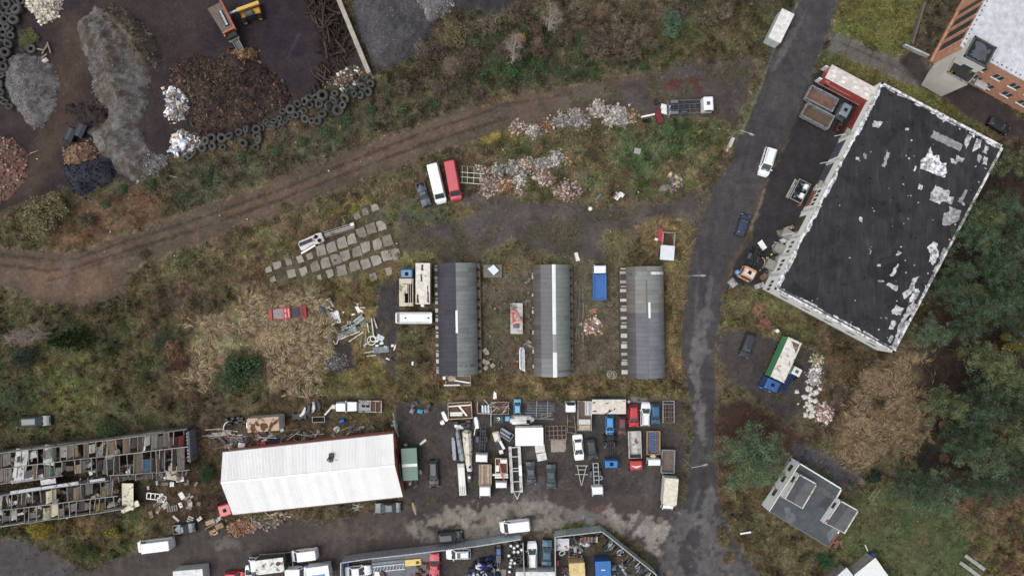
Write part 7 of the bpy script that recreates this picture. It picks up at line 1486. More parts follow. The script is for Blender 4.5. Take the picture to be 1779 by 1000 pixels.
# broken glider-like white pods
def pod(label, px, py, ang, pts, w, z, col, cat='wreck'):
    t = thing('white_pod' if sum(col) > 560 else 'grey_pod', label, cat, G(px, py), R(ang)); rg = []
    for x, k, h in pts: rg.append([(x, -w * k, .15), (x, -w * k * .8, z * h * .7), (x, -w * k * .3, z * h), (x, w * k * .3, z * h), (x, w * k * .8, z * h * .7), (x, w * k, .15)])
    part('shell', MB().loft(rg), 'worn', S(*col), t); return t
t = pod('long cream aircraft-like shell with slots in the wreck yard', 813, 775, -86, [(-3.0, .4, .6), (-2.6, 1, 1), (-.5, 1.0, 1.1), (1.2, .85, .9), (2.6, .6, .8)], .85, 1.4, (222, 216, 200))
for x in (-1.6, -.8, .9): part('slot', MB().bar((x, .35, 1.0), (x - .2, .8, .75), .08, .5), 'matte', S(60, 56, 52), t)
t = pod('holed white shell below the long cream one', 815, 807, -83, [(-2.0, .6, .8), (-.6, 1, 1), (.9, .8, .8), (1.4, .5, .6)], .62, .9, (226, 224, 214))
for x, y in ((-1.5, .0), (.2, .15), (1.2, -.1)): part('hole', MB().cyl(x, y, .5, .93, .2, 8), 'matte', S(44, 44, 46), t)
t = pod('dark grey pod with a white knob at the end of the holed shell', 816, 826, -90, [(-.9, .8, .8), (0, 1, 1), (.9, .7, .8)], .55, .9, (96, 98, 104)); part('knob', MB().cyl(0, 0, .85, 1.05, .22, 10), 'paint', S(232, 232, 232), t)
t = pod('crumpled silver blade between cream shell and grey strip', 799, 773, -80, [(-3.4, .3, .6), (-2.4, .7, 1), (.2, .9, 1), (2.6, .9, .8)], .55, .9, (150, 164, 174)); part('blade_tip', MB().cbox(-3.9, -3.3, -.3, .3, .3, .7), 'paint', S(226, 228, 228), t)
solo('grey_strip', MB().loft([[(x, -.35 * k, .2), (x, -.3 * k, .7), (x, .3 * k, .8), (x, .35 * k, .2)] for x, k in ((-2.0, .6), (-1.4, 1), (1.4, 1), (1.9, .8))]), 'worn', S(160, 166, 170), 'narrow grey blade left of the crumpled silver one', 'scrap', G(789, 778), R(-86))
t = thing('long_box', 'long white ribbed box lying on end below the silver blade', 'box', G(803, 830), R(-86)); part('body', MB().cbox(-2.75, 2.75, -.6, .6, .2, .9), 'paint', S(216, 216, 210), t)
for y in (-.3, 0, .3): part('rib', MB().box(1.2, 2.6, y - .05, y + .05, .9, .96), 'steel', S(150, 150, 146), t)
part('head', MB().cbox(-2.74, -2.1, -.55, .55, .9, 1.0), 'paint', S(180, 186, 188), t)
for i, (px, py, c, sz) in enumerate([(800, 740, (232, 232, 230), .55), (792, 733, (60, 66, 72), .5), (806, 736, (50, 50, 54), .6), (812, 738, (66, 64, 66), .6), (795, 748, (70, 66, 66), .5), (814, 730, (90, 84, 80), .4)]): solo('engine_part', MB().cbox(-sz, sz, -sz * .7, sz * .7, 0, .8, .15), 'worn', S(*c), ['square white machine block above the cream shell', 'slate machine block above the cream shell', 'black machine block above the cream shell', 'dark brown machine block above the cream shell', 'sooty machine block above the silver blade', 'small brown machine block above the cream shell'][i], 'machine part', G(px, py), rnd.random())
for i, (px, py, a, l) in enumerate([(773, 722, -65, .9), (769, 733, 20, .35), (828, 733, -80, 1.0)]): solo('white_shell', MB().loft([[(x, -.5 * k, .1), (x, -.3 * k, .6), (x, .3 * k, .6), (x, .5 * k, .1)] for x, k in ((-l, .7), (0, 1), (l, .8))]), 'paint', S(226, 228, 228), ['white shell chair beside the plank trailer', 'small white tip beside the shell chair', 'pale blue-white pointed blade right of the machine blocks'][i], 'car part', G(px, py), R(a))
solo('white_pole', MB().tube((0, 0, .3), (-.3, -2.0, .3), .1), 'paint', S(220, 220, 216), 'white pole pointing down from the pointed blade', 'pole', G(827, 735))
t = thing('green_machine', 'green and grey machine under a white hoop left of the wide container', 'machine', G(866, 727), 0); part('body', MB().cbox(-.8, 1.0, -.6, .8, 0, 1.1, .2), 'worn', S(56, 84, 70), t); part('hoop', MB().path([(-.2, .3, 1.2), (.1, .5, 1.3), (.3, .2, 1.3), (.0, 0, 1.2)], .08), 'paint', S(222, 224, 222), t); part('rail', MB().bar((-1.3, 1.0, .4), (-1.3, -1.2, .4), .2), 'steel', S(150, 156, 158), t); part('blue_tank', MB().cbox(1.1, 2.0, -.3, .6, 0, .9, .15), 'paint', S(110, 160, 196), t)
t = pod('white broken boat-like hull above the wide container', 906, 728, 0, [(-2.0, .7, .9), (-1.5, 1, 1), (1.6, .95, 1), (2.2, .4, .7)], .8, .8, (222, 220, 216)); part('gap', MB().cbox(.8, 1.5, -.6, .1, .5, .9), 'matte', S(60, 60, 62), t); part('lid', MB().box(-1.6, 1.3, -.7, -.2, .8, .9), 'paint', S(234, 234, 232), t)
t = thing('cab_wreck', 'torn white car wreck with a dark middle left of the container', 'wreck', G(866, 767), R(-75)); part('front', MB().cbox(-2.0, -.3, -.55, .55, .2, 1.3, .25), 'worn', S(220, 216, 206), t); part('middle', MB().box(-.3, 1.3, -.6, .7, .2, .6), 'steel', S(56, 60, 66), t); part('torn_door', MB().bar((-.4, .3, .9), (1.3, .7, .8), .45, .08), 'paint', S(222, 222, 218), t); part('tail', MB().cbox(1.3, 2.0, -.3, .4, .2, .8), 'paint', S(214, 214, 208), t)
t = thing('pipe_trailer', 'trailer of blue pipes left of the wide white container', 'trailer', G(879, 753), R(-32)); opentray(t, -1.2, 1.2, .7, .4, .8, S(170, 166, 164), S(48, 46, 50), 'worn', 'matte', .08)
for k in range(6): part('pipe', MB().tube((-1.1, -.5 + k * .2, .8), (1.1 - .1 * k, -.5 + k * .2, .85), .08), 'paint', S(*[(54, 60, 104), (70, 78, 120), (190, 194, 204)][k % 3]), t)
t = thing('ladder_trailer', 'long pale ladder-like trailer with twin side decks', 'trailer', G(896, 815), R(-87))
for s_ in (-1, 1):
    part('side_deck', MB().box(-4.2, 3.8, s_ * .78 - .26, s_ * .78 + .26, .6, .75), 'worn', S(206, 204, 200), t)
    part('draw_bar', MB().bar((3.8, s_ * .5, .6), (5.0, 0, .5), .12), 'steel', S(200, 200, 196), t)
for x in (-4.0, -2.4, -.4, .1, 1.9, 3.6): part('rung', MB().box(x - .07, x + .07, -.51, .51, .62, .72), 'steel', S(200, 202, 202), t)
part('white_plate', MB().box(-.9, .9, .52, 1.05, .751, .79), 'paint', S(234, 236, 236), t); wheelset(t, (-.6, .5), 1.15, .36)
for i, (px, py, a) in enumerate([(938, 778, 8), (941, 792, 12)]): solo('white_slab', MB().cbox(-.85, .85, -.65, .65, 0, .5), 'matte', S(222, 222, 216), ['square white foam slab, upper of two below the container', 'square white foam slab, lower of two below the container'][i], 'slab', G(px, py), R(a))
t = thing('drawbar_trailer', 'thin A-shaped trailer frame left of the small chassis truck', 'trailer', G(1010, 823), R(-91))
for a, b in (((-1.6, .8, .5), (1.8, .05, .45)), ((-1.6, -.8, .5), (1.8, -.05, .45)), ((-1.6, -1.1, .5), (-1.6, 1.1, .5)), ((-.9, -.7, .5), (-.9, .7, .5)), ((-.1, -1.1, .5), (-.1, 1.1, .5))): part('tube', MB().bar(a, b, .12, .1), 'steel', S(184, 184, 178), t)
# fenced yard
dk = thing('grey_deck', 'low grey deck roof carrying trusses, yellow boards and the red pickup', 'platform', G(702, 988)); P = [(p[0] - G(702, 988)[0], p[1] - G(702, 988)[1]) for p in sp([(646, 970), (762, 957), (768, 1040), (648, 1040)], .35)][::-1]
part('deck', MB().prism(P, 0, .35), 'worn', S(112, 116, 124), dk)
tf = thing('lattice_truss', 'pale lattice truss lying on the grey deck', 'truss', (*G(675, 984), .36), R(6))
for y in (-.45, .45): part('chord', MB().box(-2.6, 2.9, y - .1, y + .1, 0, .16), 'steel', S(184, 192, 196), tf)
for k in range(10): part('diagonal', MB().bar((-2.5 + k * .55, -.34, .08), (-2.2 + k * .55, .34, .08), .14, .1), 'steel', S(176, 184, 188), tf)
part('long_beam', MB().box(-2.7, 2.9, .75, 1.2, 0, .2), 'steel', S(120, 128, 132), tf)
ys_ = thing('yellow_boards', 'stack of bright yellow boards on the grey deck', 'board stack', (*G(718, 974), .36), R(5))
for k in range(6): part('board', MB().box(-1.35, 1.35 + .12 * (k % 2), -.52 + k * .18, -.36 + k * .18, 0, .3), 'paint', S(226, 196, 84), ys_)
solo('torn_foil', MB().hull8([(-.6, -.7, 0), (.4, -.7, 0), (.6, .6, .1), (-.3, .7, .1)], [(-.6, -.7, .2), (.4, -.7, .2), (.6, .6, .4), (-.3, .7, .3)]), 'paint', S(222, 226, 228), 'white sheet lying on the left of the grey deck', 'sheet', (*G(656, 996), .37)); solo('brown_block', MB().cbox(-.4, .4, -.7, .7, 0, .5), 'wood', S(120, 96, 80), 'brown timber block right of the white sheet on the deck', 'block', (*G(666, 996), .37), .3)
mt = thing('engine_heap', 'group of small brown engines on the grey deck left of the red pickup', 'engines', (*G(736, 985), .36))
for k in range(16): part('engine', MB().cbox(-.25, .25, -.2, .2, 0, rnd.uniform(.3, .6)), 'rusty', S(120, 96, 88), mt).location = (rnd.uniform(-1.2, 1.2), rnd.uniform(-1.6, 1.2), 0)
solo('blue_tank', MB().cbox(-.45, .45, -.3, .3, 0, .5), 'paint', S(50, 104, 180), 'small blue tank in the left corner of the fenced yard', 'tank', G(603, 979), .3)
tq = thing('blue_tractor', 'small blue tractor with a drawbar between the scrap heap and tyres', 'tractor', G(866.5, 961), R(-90)); part('body', MB().cbox(-1.4, 1.2, -.45, .45, .4, 1.2, .15), 'paint', S(44, 76, 130), tq); part('seat', MB().cbox(-.2, .8, -.42, .42, 1.2, 1.35), 'matte', S(110, 112, 120), tq); part('grill', MB().cbox(-1.9, -1.4, -.35, .35, .4, .9), 'worn', S(90, 76, 60), tq); wheelset(tq, (-.9, .7), .55, .4, .22)
part('drawbar', MB().bar((1.2, -.18, .5), (3.2, -.22, .4), .09).bar((1.2, .18, .5), (3.2, .22, .4), .09), 'worn', S(140, 126, 110), tq)
heap('scrap_heap', 'heap of dark crushed scrap and wheels at the bottom edge', 'scrap heap', [(822,988),(832,976),(850,974),(860,984),(862,1010),(820,1010)], 1.6, (50, 52, 62), (66, 70, 80), 420, (.2, .8), ((60, 66, 84), (150, 154, 160), (44, 46, 52), (206, 208, 210), (40, 60, 120)), .7, .7, 1.6, .4)
solo('blue_tarp', MB().loft([[(x, -.4 * k, 1.3), (x, .0, 1.7), (x, .4 * k, 1.3)] for x, k in ((-.8, .6), (-.2, 1), (.7, .8))]), 'paint', S(26, 60, 140), 'blue sheet draped over the scrap heap at the bottom', 'tarpaulin', G(838, 978))
solo('concrete_pad', MB().box(-1.2, 1.2, -1.2, 1.2, 0, .08), 'concrete', S(150, 144, 136), 'pale concrete pad below the blue tractor', 'slab', G(867, 1000))
t = thing('sheet_shelter', 'white corrugated sheet shelter in the corner of the car-parts yard', 'shelter', G(975, 939)); part('roof', MB().box(-1.2, 1.25, -.9, .95, 1.4, 1.5), 'worn', S(206, 208, 212), t); part('roof_edge', MB().box(-1.1, 1.1, -1.2, -.91, 1.2, 1.3), 'worn', S(190, 188, 188), t)
for x in (-1.1, 1.1):
    for y in (-.8, .8): part('post', MB().box(x - .05, x + .05, y - .05, y + .05, 0, 1.4), 'steel', S(110, 110, 110), t)
PT = [(60, 66, 76), (150, 154, 158), (84, 90, 100), (44, 46, 52), (190, 196, 200), (90, 110, 128), (56, 60, 66)]
def gdoor(k): L = rnd.uniform(.8, 1.4); return MB().loft([[(x, -.08, .1), (x, -.08, .9 * h_), (x, .08, .9 * h_), (x, .08, .1)] for x, h_ in ((-L / 2, .7), (0, 1), (L / 2, .8))]), rnd.choice(PT), .0, (rnd.gauss(0, .2), 0, R(50 + rnd.gauss(0, 12)))
bits('door_scrap', 'car door standing in the row along the slanting fence', 'car door', 'car doors along the slanting fence', 46, [(1038,926),(1052,924),(1088,954),(1132,990),(1128,1004),(1112,1002),(1080,972),(1046,948)], gdoor)
for k in range(9): solo('scrap_board', MB().cbox(-.5, .5, -.12, .12, 0, .8, .06), 'matte', S(*[(196, 60, 84), (150, 134, 124), (110, 96, 90), (168, 150, 140), (120, 110, 104), (160, 146, 136), (96, 86, 82), (140, 128, 120), (214, 206, 190)][k]), 'pink-red panel standing first in the row under the fence' if k == 0 else 'one of the brown panels standing in a row under the fence', 'car part', G(1013 + k * 2.9, 934), R(88), None if k == 0 else 'brown panels under the fence')
bits('car_part', 'loose car body part in the middle of the car-parts yard', 'car part', 'loose parts in the car-parts yard', 30, [(985,930),(1012,930),(1026,940),(1022,956),(1004,966),(988,964)], gpanel(PT + [(214, 218, 220)], (.5, 1.3), (.3, .6), .3))
bits('car_part', 'loose part between the yellow and blue containers', 'car part', 'parts by the lower containers', 26, [(976,986),(994,986),(994,1000),(976,1000)], gpanel(PT + [(150, 150, 70), (140, 40, 44)], (.5, 1.2), (.2, .5), .3)); bits('car_part', 'loose part right of the blue container', 'car part', 'parts right of the blue container', 30, [(1062,978),(1086,982),(1092,1000),(1062,1000)], gpanel(PT + [(70, 130, 116)], (.5, 1.2), (.2, .5), .3))
solo('tube_stand', MB().path([(-.7, 1.7, .7), (-.6, -1.3, .7), (.8, -1.2, .7), (.6, 1.6, .7)], .06).box(-.8, .9, -1.5, -1.25, .4, .5), 'worn', S(150, 120, 110), 'thin frame with a pale blue foot beside the sheet shelter', 'frame', G(994, 951))
solo('fender_scrap', MB().ring((0, 0, .4), .5, .12), 'paint', S(226, 228, 228), 'white hoop-shaped fender against the left fence of the parts yard', 'car part', G(975, 957), rot=(.4, .3, 0), smooth=True); solo('red_scrap', MB().cbox(-.15, .15, -.5, .5, 0, .7), 'paint', S(200, 50, 66), 'narrow red panel at the foot of the left fence', 'car part', G(969, 975)); solo('hoop', MB().ring((0, 0, .5), .55, .1), 'paint', S(190, 214, 216), 'pale round hoop among the car doors', 'car part', G(1076, 956), rot=(.3, .2, 0), smooth=True)
# scrap field between straw and derelict lorries
JF = [((602, 575), 3.6, 1.5, 22, (150, 158, 162), 'grey lattice radiator frame in the middle of the scrap field'), ((662, 607), 2.9, 1.05, 4, (122, 130, 134), 'long blue-grey steel box at the lower right of the scrap field'), ((573, 583), 2.4, .75, -84, (140, 128, 126), 'narrow brownish tray at the left of the scrap field'), ((583, 551), 2.2, 1.6, -75, (226, 228, 226), 'stack of white sheets at the top left of the scrap field'), ((573, 526), 1.6, 1.0, -68, (206, 212, 218), 'silver crushed panel at the top of the scrap field'), ((599, 569), 1.3, .8, 20, (142, 150, 150), 'small grey plate left of the lattice frame'), ((624, 555), 1.9, .9, 38, (164, 172, 174), 'tilted corrugated plate above the lattice frame'), ((633, 564), 1.2, .7, 8, (132, 136, 132), 'dull plate right of the lattice frame'), ((607, 560), .7, .7, 80, (150, 146, 138), 'small square plate above the lattice frame'), ((661, 586), 1.3, .9, -30, (190, 198, 202), 'silver plate beside the white hoops')]
for (p, l, w, a, c, lb) in JF:
    t = thing('scrap_plate', lb, 'scrap', G(*p), R(a)); n = 4 if 'lattice' not in lb else 3
    part('plate', MB().box(-l / 2, l / 2, -w / 2, w / 2, 0, .25), 'worn', S(*c), t)
    for k in range(n): y = -w / 2 + w * (k + .5) / n; part('rib', MB().box(-l / 2 + .1, l / 2 - .1, y - .05, y + .05, .25, .32), 'worn', S(*[min(250, int(v * 1.18)) for v in c]), t)
    if 'lattice' in lb:
        for k in range(9): part('opening', MB().box(-1.4 + k * .3, -1.2 + k * .3, -.15 + .05 * (k % 2), .2, .25, .27), 'matte', S(44, 48, 50), t)
for i, (a, b, c) in enumerate([((552, 520), (572, 553), (96, 130, 160)), ((553, 527), (579, 538), (176, 172, 170)), ((560, 519), (570, 530), (170, 168, 164)), ((573, 553), (592, 586), (170, 162, 148)), ((588, 590), (626, 575), (206, 204, 198)), ((607, 593), (632, 576), (206, 206, 200)), ((646, 552), (650, 584), (200, 200, 198)), ((650, 552), (656, 570), (200, 200, 196)), ((639, 561), (642, 577), (196, 196, 192)), ((637, 577), (635, 604), (150, 140, 140)), ((630, 582), (627, 604), (120, 116, 118)), ((633, 600), (644, 592), (216, 214, 206)), ((586, 597), (590, 586), (176, 180, 180)), ((580, 590), (584, 598), (150, 150, 148)), ((634, 612), (652, 609), (180, 178, 176)), ((638, 618), (654, 616), (186, 184, 182)), ((556, 530), (570, 552), (70, 84, 110)), ((676, 622), (690, 610), (70, 66, 64)), ((626, 534), (636, 534), (190, 188, 182))]):
    (x0, y0), (x1, y1) = G(*a), G(*b); L = hypot(x1 - x0, y1 - y0)
    solo('scrap_bar', MB().box(-L / 2, L / 2, -.1, .1, .05, .2), 'worn', S(*c), 'long metal bar lying in the scrap field by the straw', 'scrap', ((x0 + x1) / 2, (y0 + y1) / 2, .1 + .02 * i), atan2(y1 - y0, x1 - x0), 'bars in the scrap field')
for i, (px, py, r) in enumerate([(646, 591, .75), (649, 588, .5)]): solo('white_hoop', MB().ring((0, 0, .25), r, .09), 'paint', S(232, 230, 222), ['larger white plastic hoop in the scrap field', 'smaller white plastic hoop in the scrap field'][i], 'hoop', (*G(px, py), .1 * i), smooth=True)
for i, (px, py, a, l, w) in enumerate([(620, 527, -35, .8, .35), (622, 537, -65, 1.4, .7), (628, 540, -40, .9, .4), (614, 546, 10, .7, .4), (655, 592, 20, .7, .5), (663, 596, 10, .8, .5), (655, 600, 5, .7, .4), (670, 603, 0, .7, .6), (682, 600, 10, .6, .5), (686, 604, 75, 1.3, .3), (674, 623, -30, .8, .3), (717, 631, 80, .8, .4), (597, 542, 0, .4, .3)]): solo('white_scrap', MB().hull8([(-l / 2, -w / 2, 0), (l / 2, -w * .4, 0), (l / 2, w / 2, 0), (-l * .4, w / 2, 0)], [(-l * .4, -w * .4, .25), (l * .4, -w * .3, .3), (l * .4, w * .4, .2), (-l * .3, w * .4, .3)]), 'paint', S(228, 230, 230), 'bright white broken piece in the scrap field by the straw', 'scrap', G(px, py), R(a), 'white pieces in the scrap field')
t = thing('rusty_ring', 'rusty half-buried scrap ring beside the white bus', 'scrap', G(688, 618)); part('ring', MB().ring((0, 0, .1), 1.0, .2), 'rusty', S(84, 66, 58), t, smooth=True)
# the crane-truck wreck by the slabs
t = thing('long_wreck', 'long white truck-crane wreck lying at the edge of the slab paving', 'wreck', G(541, 421), R(22)); part('body', MB().loft([[(x, y0, .2), (x, y0, z), (x, y1, z), (x, y1, .2)] for x, y0, y1, z in ((-2.0, -.7, .5, .8), (-1.6, -.9, .8, 1.0), (.4, -.6, .8, 1.1), (1.6, -.9, .9, 1.2), (2.4, -.7, .8, 1.0))]), 'worn', S(210, 206, 202), t); part('dark_panel', MB().box(-1.8, .6, -.1, .5, 1.06, 1.16), 'matte', S(74, 78, 92), t)
for x, y in ((1.4, .4), (1.7, -.4)): part('porthole', MB().cyl(x, y, 1.0, 1.3, .32, 12), 'matte', S(36, 36, 40), t)
part('white_edge', MB().bar((-2.2, -1.2, .4), (.6, -.8, .6), .3, .4), 'paint', S(228, 226, 220), t)
t = thing('lattice_mast', 'pale lattice mast continuing from the long white wreck', 'mast', G(592, 401), R(17))
for y in (-.4, -.1, .2, .55): part('chord', MB().box(-2.8, 2.6, y - .07, y + .07, .4, .55), 'worn', S(*rnd.choice([(190, 188, 182), (150, 148, 142), (120, 112, 106)])), t)
for k in range(9): part('brace', MB().bar((-2.6 + k * .6, -.3, .45), (-2.3 + k * .6, .5, .45), .08), 'worn', S(140, 134, 126), t)
part('head_plate', MB().cbox(2.0, 2.7, .1, .7, .4, .7), 'paint', S(206, 206, 202), t)
solo('iron_bracket', MB().bar((-.5, -.1, .2), (.7, .2, .2), .1).bar((-.1, 0, .2), (.2, -1.1, .2), .1), 'steel', S(170, 168, 162), 'T-shaped iron bracket above the lattice mast', 'bracket', G(597, 376))
# metal frames right of the red van
t = thing('tube_rack', 'welded white tube frames lying right of the red van', 'frame', G(822, 303), R(-3))
for y in (-1.6, -.6, .2, 1.3): part('rail', MB().bar((-2.1, y, .5), (1.9, y - .1, .5), .1), 'paint', S(206, 206, 200) if y < 1 else S(110, 106, 100), t)
for x in (-1.8, -.9, .2, 1.3): part('upright', MB().bar((x, -1.5, .45), (x - .1, 1.2, .45), .08), 'paint', S(190, 188, 182), t)
solo('trailer_skid', MB().box(-.5, .5, -.8, .8, .2, .3).box(-.45, -.3, -.8, .8, .3, .5).box(.3, .45, -.8, .8, .3, .5), 'worn', S(104, 108, 100), 'grey-green slatted skid in the brambles right of the rubble heaps', 'skid', G(1015, 304)); solo('blue_trough', MB().cbox(-.8, .8, -.2, .2, 0, .35, .1), 'steel', S(130, 144, 152), 'pale blue trough lying in the brambles beside the yard', 'trough', G(1039, 343), R(48)); solo('white_bucket', MB().cyl(0, 0, 0, .5, .35, 10), 'paint', S(222, 214, 206), 'white bucket on the edge of the yard', 'bucket', G(1025, 363)); solo('white_sheet', MB().box(-.7, .5, -.6, .6, 0, .12).box(-.1, .9, .3, 1.0, .121, .2), 'paint', S(230, 230, 228), 'broken white boards on the grass edge of the yard', 'board', G(1072, 341), R(-35)); solo('manhole_ring', MB().loft([[(s * .55, t_ * .5, z) for s, t_ in ((-1, -1), (1, -1), (1, 1), (-1, 1))] for z in (0, .3)]), 'concrete', S(170, 168, 160), 'square pale concrete manhole in the green grass', 'manhole', G(1107, 263), R(-10))
solo('white_box', MB().hull8([(-.4, -.8, 0), (.4, -.8, 0), (.4, .8, 0), (-.4, .8, 0)], [(-.35, -.75, .7), (.3, -.75, .7), (.15, .75, .6), (-.3, .75, .6)]), 'paint', S(224, 222, 210), 'tilted white box at the top corner of the blue tipper', 'box', G(1002.5, 446), .25)
t = thing('kerb_box', 'tall white electrical cabinet on the road kerb beside the street lamp', 'cabinet', G(1268, 249), R(66)); part('body', MB().cbox(-.9, .9, -.3, .3, 0, 1.0), 'concrete', S(196, 194, 184), t); part('door', MB().box(-.8, .3, -.33, -.3, .15, .9), 'paint', S(206, 206, 198), t); part('plinth', MB().box(-1.6, -.91, -.2, .2, 0, .3), 'concrete', S(176, 174, 166), t)
solo('white_post', MB().cyl(0, 0, 0, 1.0, .32, 14), 'paint', S(228, 228, 222), 'round white marker post in the grass right of the black off-roader', 'post', G(1347, 574)); solo('road_sign', MB().box(-.9, 1.0, -.14, .14, .5, .62).cyl(-.5, 0, 0, .5, .05, 6).cyl(.6, 0, 0, .5, .05, 6), 'paint', S(226, 228, 230), 'small white board on the verge beside the junction', 'sign', G(1293, 923), R(9))
t = thing('garden_ladder', 'pale wooden ladder lying in the grass of the house garden', 'ladder', G(1518, 858), R(55))
for y in (-.35, .35): part('rail', MB().box(-1.3, 1.3, y - .06, y + .06, .1, .2), 'wood', S(150, 146, 130), t)
for k in range(4): part('rung', MB().box(-1.2 + k * .8, -1.1 + k * .8, -.29, .29, .1, .18), 'wood', S(140, 136, 120), t)
# hut surroundings
t = thing('concrete_pit', 'pale concrete pit with a bright silver lid beside the first hut', 'pit', G(857, 470)); part('pit_wall', MB().box(-1.7, 1.5, -1.2, 1.0, 0, .5), 'concrete', S(130, 124, 116), t); part('lid', MB().hull8([(-.95, .3, .9), (.1, -.85, .9), (1.0, -.0, 1.0), (.1, 1.0, 1.0)], [(-.95, .3, .98), (.1, -.85, .98), (1.0, 0, 1.08), (.1, 1.0, 1.08)]), 'paint', S(196, 210, 220), t)
for i, (px, py) in enumerate([(843, 608), (846, 612), (841, 627), (847, 629), (856, 634), (844, 638)]): solo('block_stack', MB().cbox(-.4, .4, -.35, .35, 0, .5), 'concrete', S(168 + rnd.randint(-12, 10), 160, 148), 'one of the pale block pallets beside the first hut', 'blocks', G(px, py), rnd.random(), 'block pallets beside the first hut')
for i in range(7): solo('pale_ring', MB().ring((0, 0, .1), .35 + .05 * i, .05), 'worn', S(190, 184, 170), 'pale cable loop on the grass beside the last hut', 'cable', (*G(1061 + rnd.uniform(-3, 4), 650 + rnd.uniform(-3, 3)), .05 * i), group='cable loops by the last hut', smooth=True)
solo('brick_stack', MB().cbox(-.5, .5, -.4, .4, 0, .4), 'rusty', S(176, 150, 136), 'small brick stack at the lower end of the silver trough', 'bricks', G(895, 635)); solo('hood_scrap', MB().hull8([(-.3, -.8, 0), (.4, -.6, 0), (.3, .5, .2), (-.2, .8, .2)], [(-.3, -.7, .3), (.3, -.5, .4), (.2, .4, .5), (-.2, .7, .4)]), 'paint', S(226, 228, 226), 'white folded hood in the grass above the scrap trailer', 'car part', G(860, 686))
for i in range(26): solo('steel_rod', MB().bar((0, -rnd.uniform(.8, 2.2), .1 + .02 * (i % 5)), (rnd.uniform(-.3, .3), rnd.uniform(.6, 2), .2), .06), 'worn', S(*rnd.choice([(130, 122, 118), (96, 90, 88), (150, 144, 140)])), 'thin grey rod in the bundle along the right wall of the middle hut', 'rod', G(1005 + rnd.uniform(-5, 9), 505 + i * 3.6), 0, 'rods along the middle hut')
bits('scrap_piece', 'small bit of scrap along the left wall of the middle hut', 'scrap', 'scrap along the middle hut', 24, [(912,470),(922,470),(922,650),(912,650)], gpanel([(110, 104, 98), (150, 142, 136), (84, 76, 72)], (.4, 1.2), (.2, .5)))
bits('stone', 'loose pale stone in the dirt between first and middle hut', 'stone', 'stones between the huts', 30, [(842,500),(880,500),(910,650),(845,650)], gpanel([(130, 122, 114), (110, 100, 92), (160, 154, 148)], (.1, .35), (.1, .3)))
t = thing('tray_trailer', 'open tray with beams and two white pipes at the foot of the first hut', 'trailer', G(795, 660), R(0)); opentray(t, -2.0, 2.35, .85, .4, .8, S(196, 190, 176), S(110, 94, 82), 'worn', 'worn', .08); part('white_pipe', MB().bar((-.5, .1, .85), (2.2, -.35, .85), .22), 'paint', S(226, 226, 222), t); part('white_pipe', MB().bar((-2.3, -.75, .9), (.5, -.7, .9), .24), 'paint', S(206, 208, 206), t); part('sand_fill', MB().prism(blob(-1.0, .3, .9, .4, 0, 10, .2, 3), .4, .6), 'matte', S(196, 180, 156), t); part('cap', MB().cbox(-2.5, -2.0, .2, .8, .4, .9), 'paint', S(222, 222, 218), t)
# rubbish by the white hall's lower left corner
rc = tr('red_truck_cab', 'bright red truck cab poking out from under the white hall roof', 391, 885, 195, h=1.8); cab(rc, -1.2, 1.2, 1.05, 2.3, S(190, 24, 38)); part('chassis', MB().box(-1.6, .6, -.4, .4, .5, .8), 'steel', DK, rc)
for i, (px, py, l, w, a, c) in enumerate([(367, 905, 1.6, .8, 20, (186, 164, 136)), (383, 912, 1.4, .9, 25, (170, 146, 118)), (372, 922, 1.2, .8, 25, (176, 152, 122)), (376, 924, .9, .5, 25, (200, 180, 150)), (380, 901, 1.3, .6, 40, (206, 210, 210)), (368, 912, 2.6, .2, 28, (150, 140, 126))]): solo('wooden_box' if i < 4 else 'loose_board', MB().cbox(-l / 2, l / 2, -w / 2, w / 2, 0, .5 if i < 4 else .2, .04), 'wood', S(*c), ['tan wooden crate left of the red cab', 'tan wooden crate nearest the brick heap', 'tan wooden crate at the lower left of the crates', 'small tan crate at the lane edge', 'white board leaning on the crates below the red cab', 'long thin board across the crates'][i], 'crate' if i < 4 else 'board', G(px, py), R(a))
bits('timber', 'piece of timber in the clutter along the south wall of the white hall', 'timber', 'timber along the white hall', 22, [(440,894),(505,888),(505,900),(445,906)], gbar([(170, 148, 120), (150, 128, 106), (206, 200, 188), (120, 104, 92)], (.6, 2.0), .22, 5, 25, .3), 'wood'); bits('scrap_bar', 'pale tube in the clutter under the lower eave of the white hall', 'scrap', 'tubes under the eave of the white hall', 12, [(600,878),(640,872),(640,882),(604,886)], gbar(MET, (.6, 2), .1, 15, 30, .3))
bits('scrap_piece', 'small thing lying around the green container', 'scrap', 'clutter round the green container', 26, [(696,770),(728,765),(736,830),(722,846),(698,850),(690,800)], gpanel([(150, 140, 130), (120, 104, 92), (214, 214, 212), (140, 60, 54), (90, 86, 84)], (.4, 1.1), (.2, .6)))
solo('white_plank', MB().box(-.7, .7, -.2, .2, .1, .25), 'paint', S(196, 200, 204), 'grey-white plank right of the green container top', 'plank', G(735, 767), R(38)); solo('straw_pile', MB().loft([[(x, -.4 * k, 0), (x, -.2 * k, .3), (x, .2 * k, .3), (x, .4 * k, 0)] for x, k in ((-1.1, .6), (0, 1), (1.1, .5))]), 'wood', S(170, 152, 126), 'tan straw bundle on the lower lane below the green container', 'bundle', G(720, 882), R(-75))
bits('stone', 'small pale stone or litter on the grass and tracks', 'stone', 'pale stones and litter', 70, [(0,280),(500,240),(860,200),(1250,180),(1250,360),(900,440),(500,500),(100,520)], gpanel([(176, 170, 162), (150, 142, 132), (206, 204, 200), (128, 118, 108)], (.1, .3), (.1, .22)))
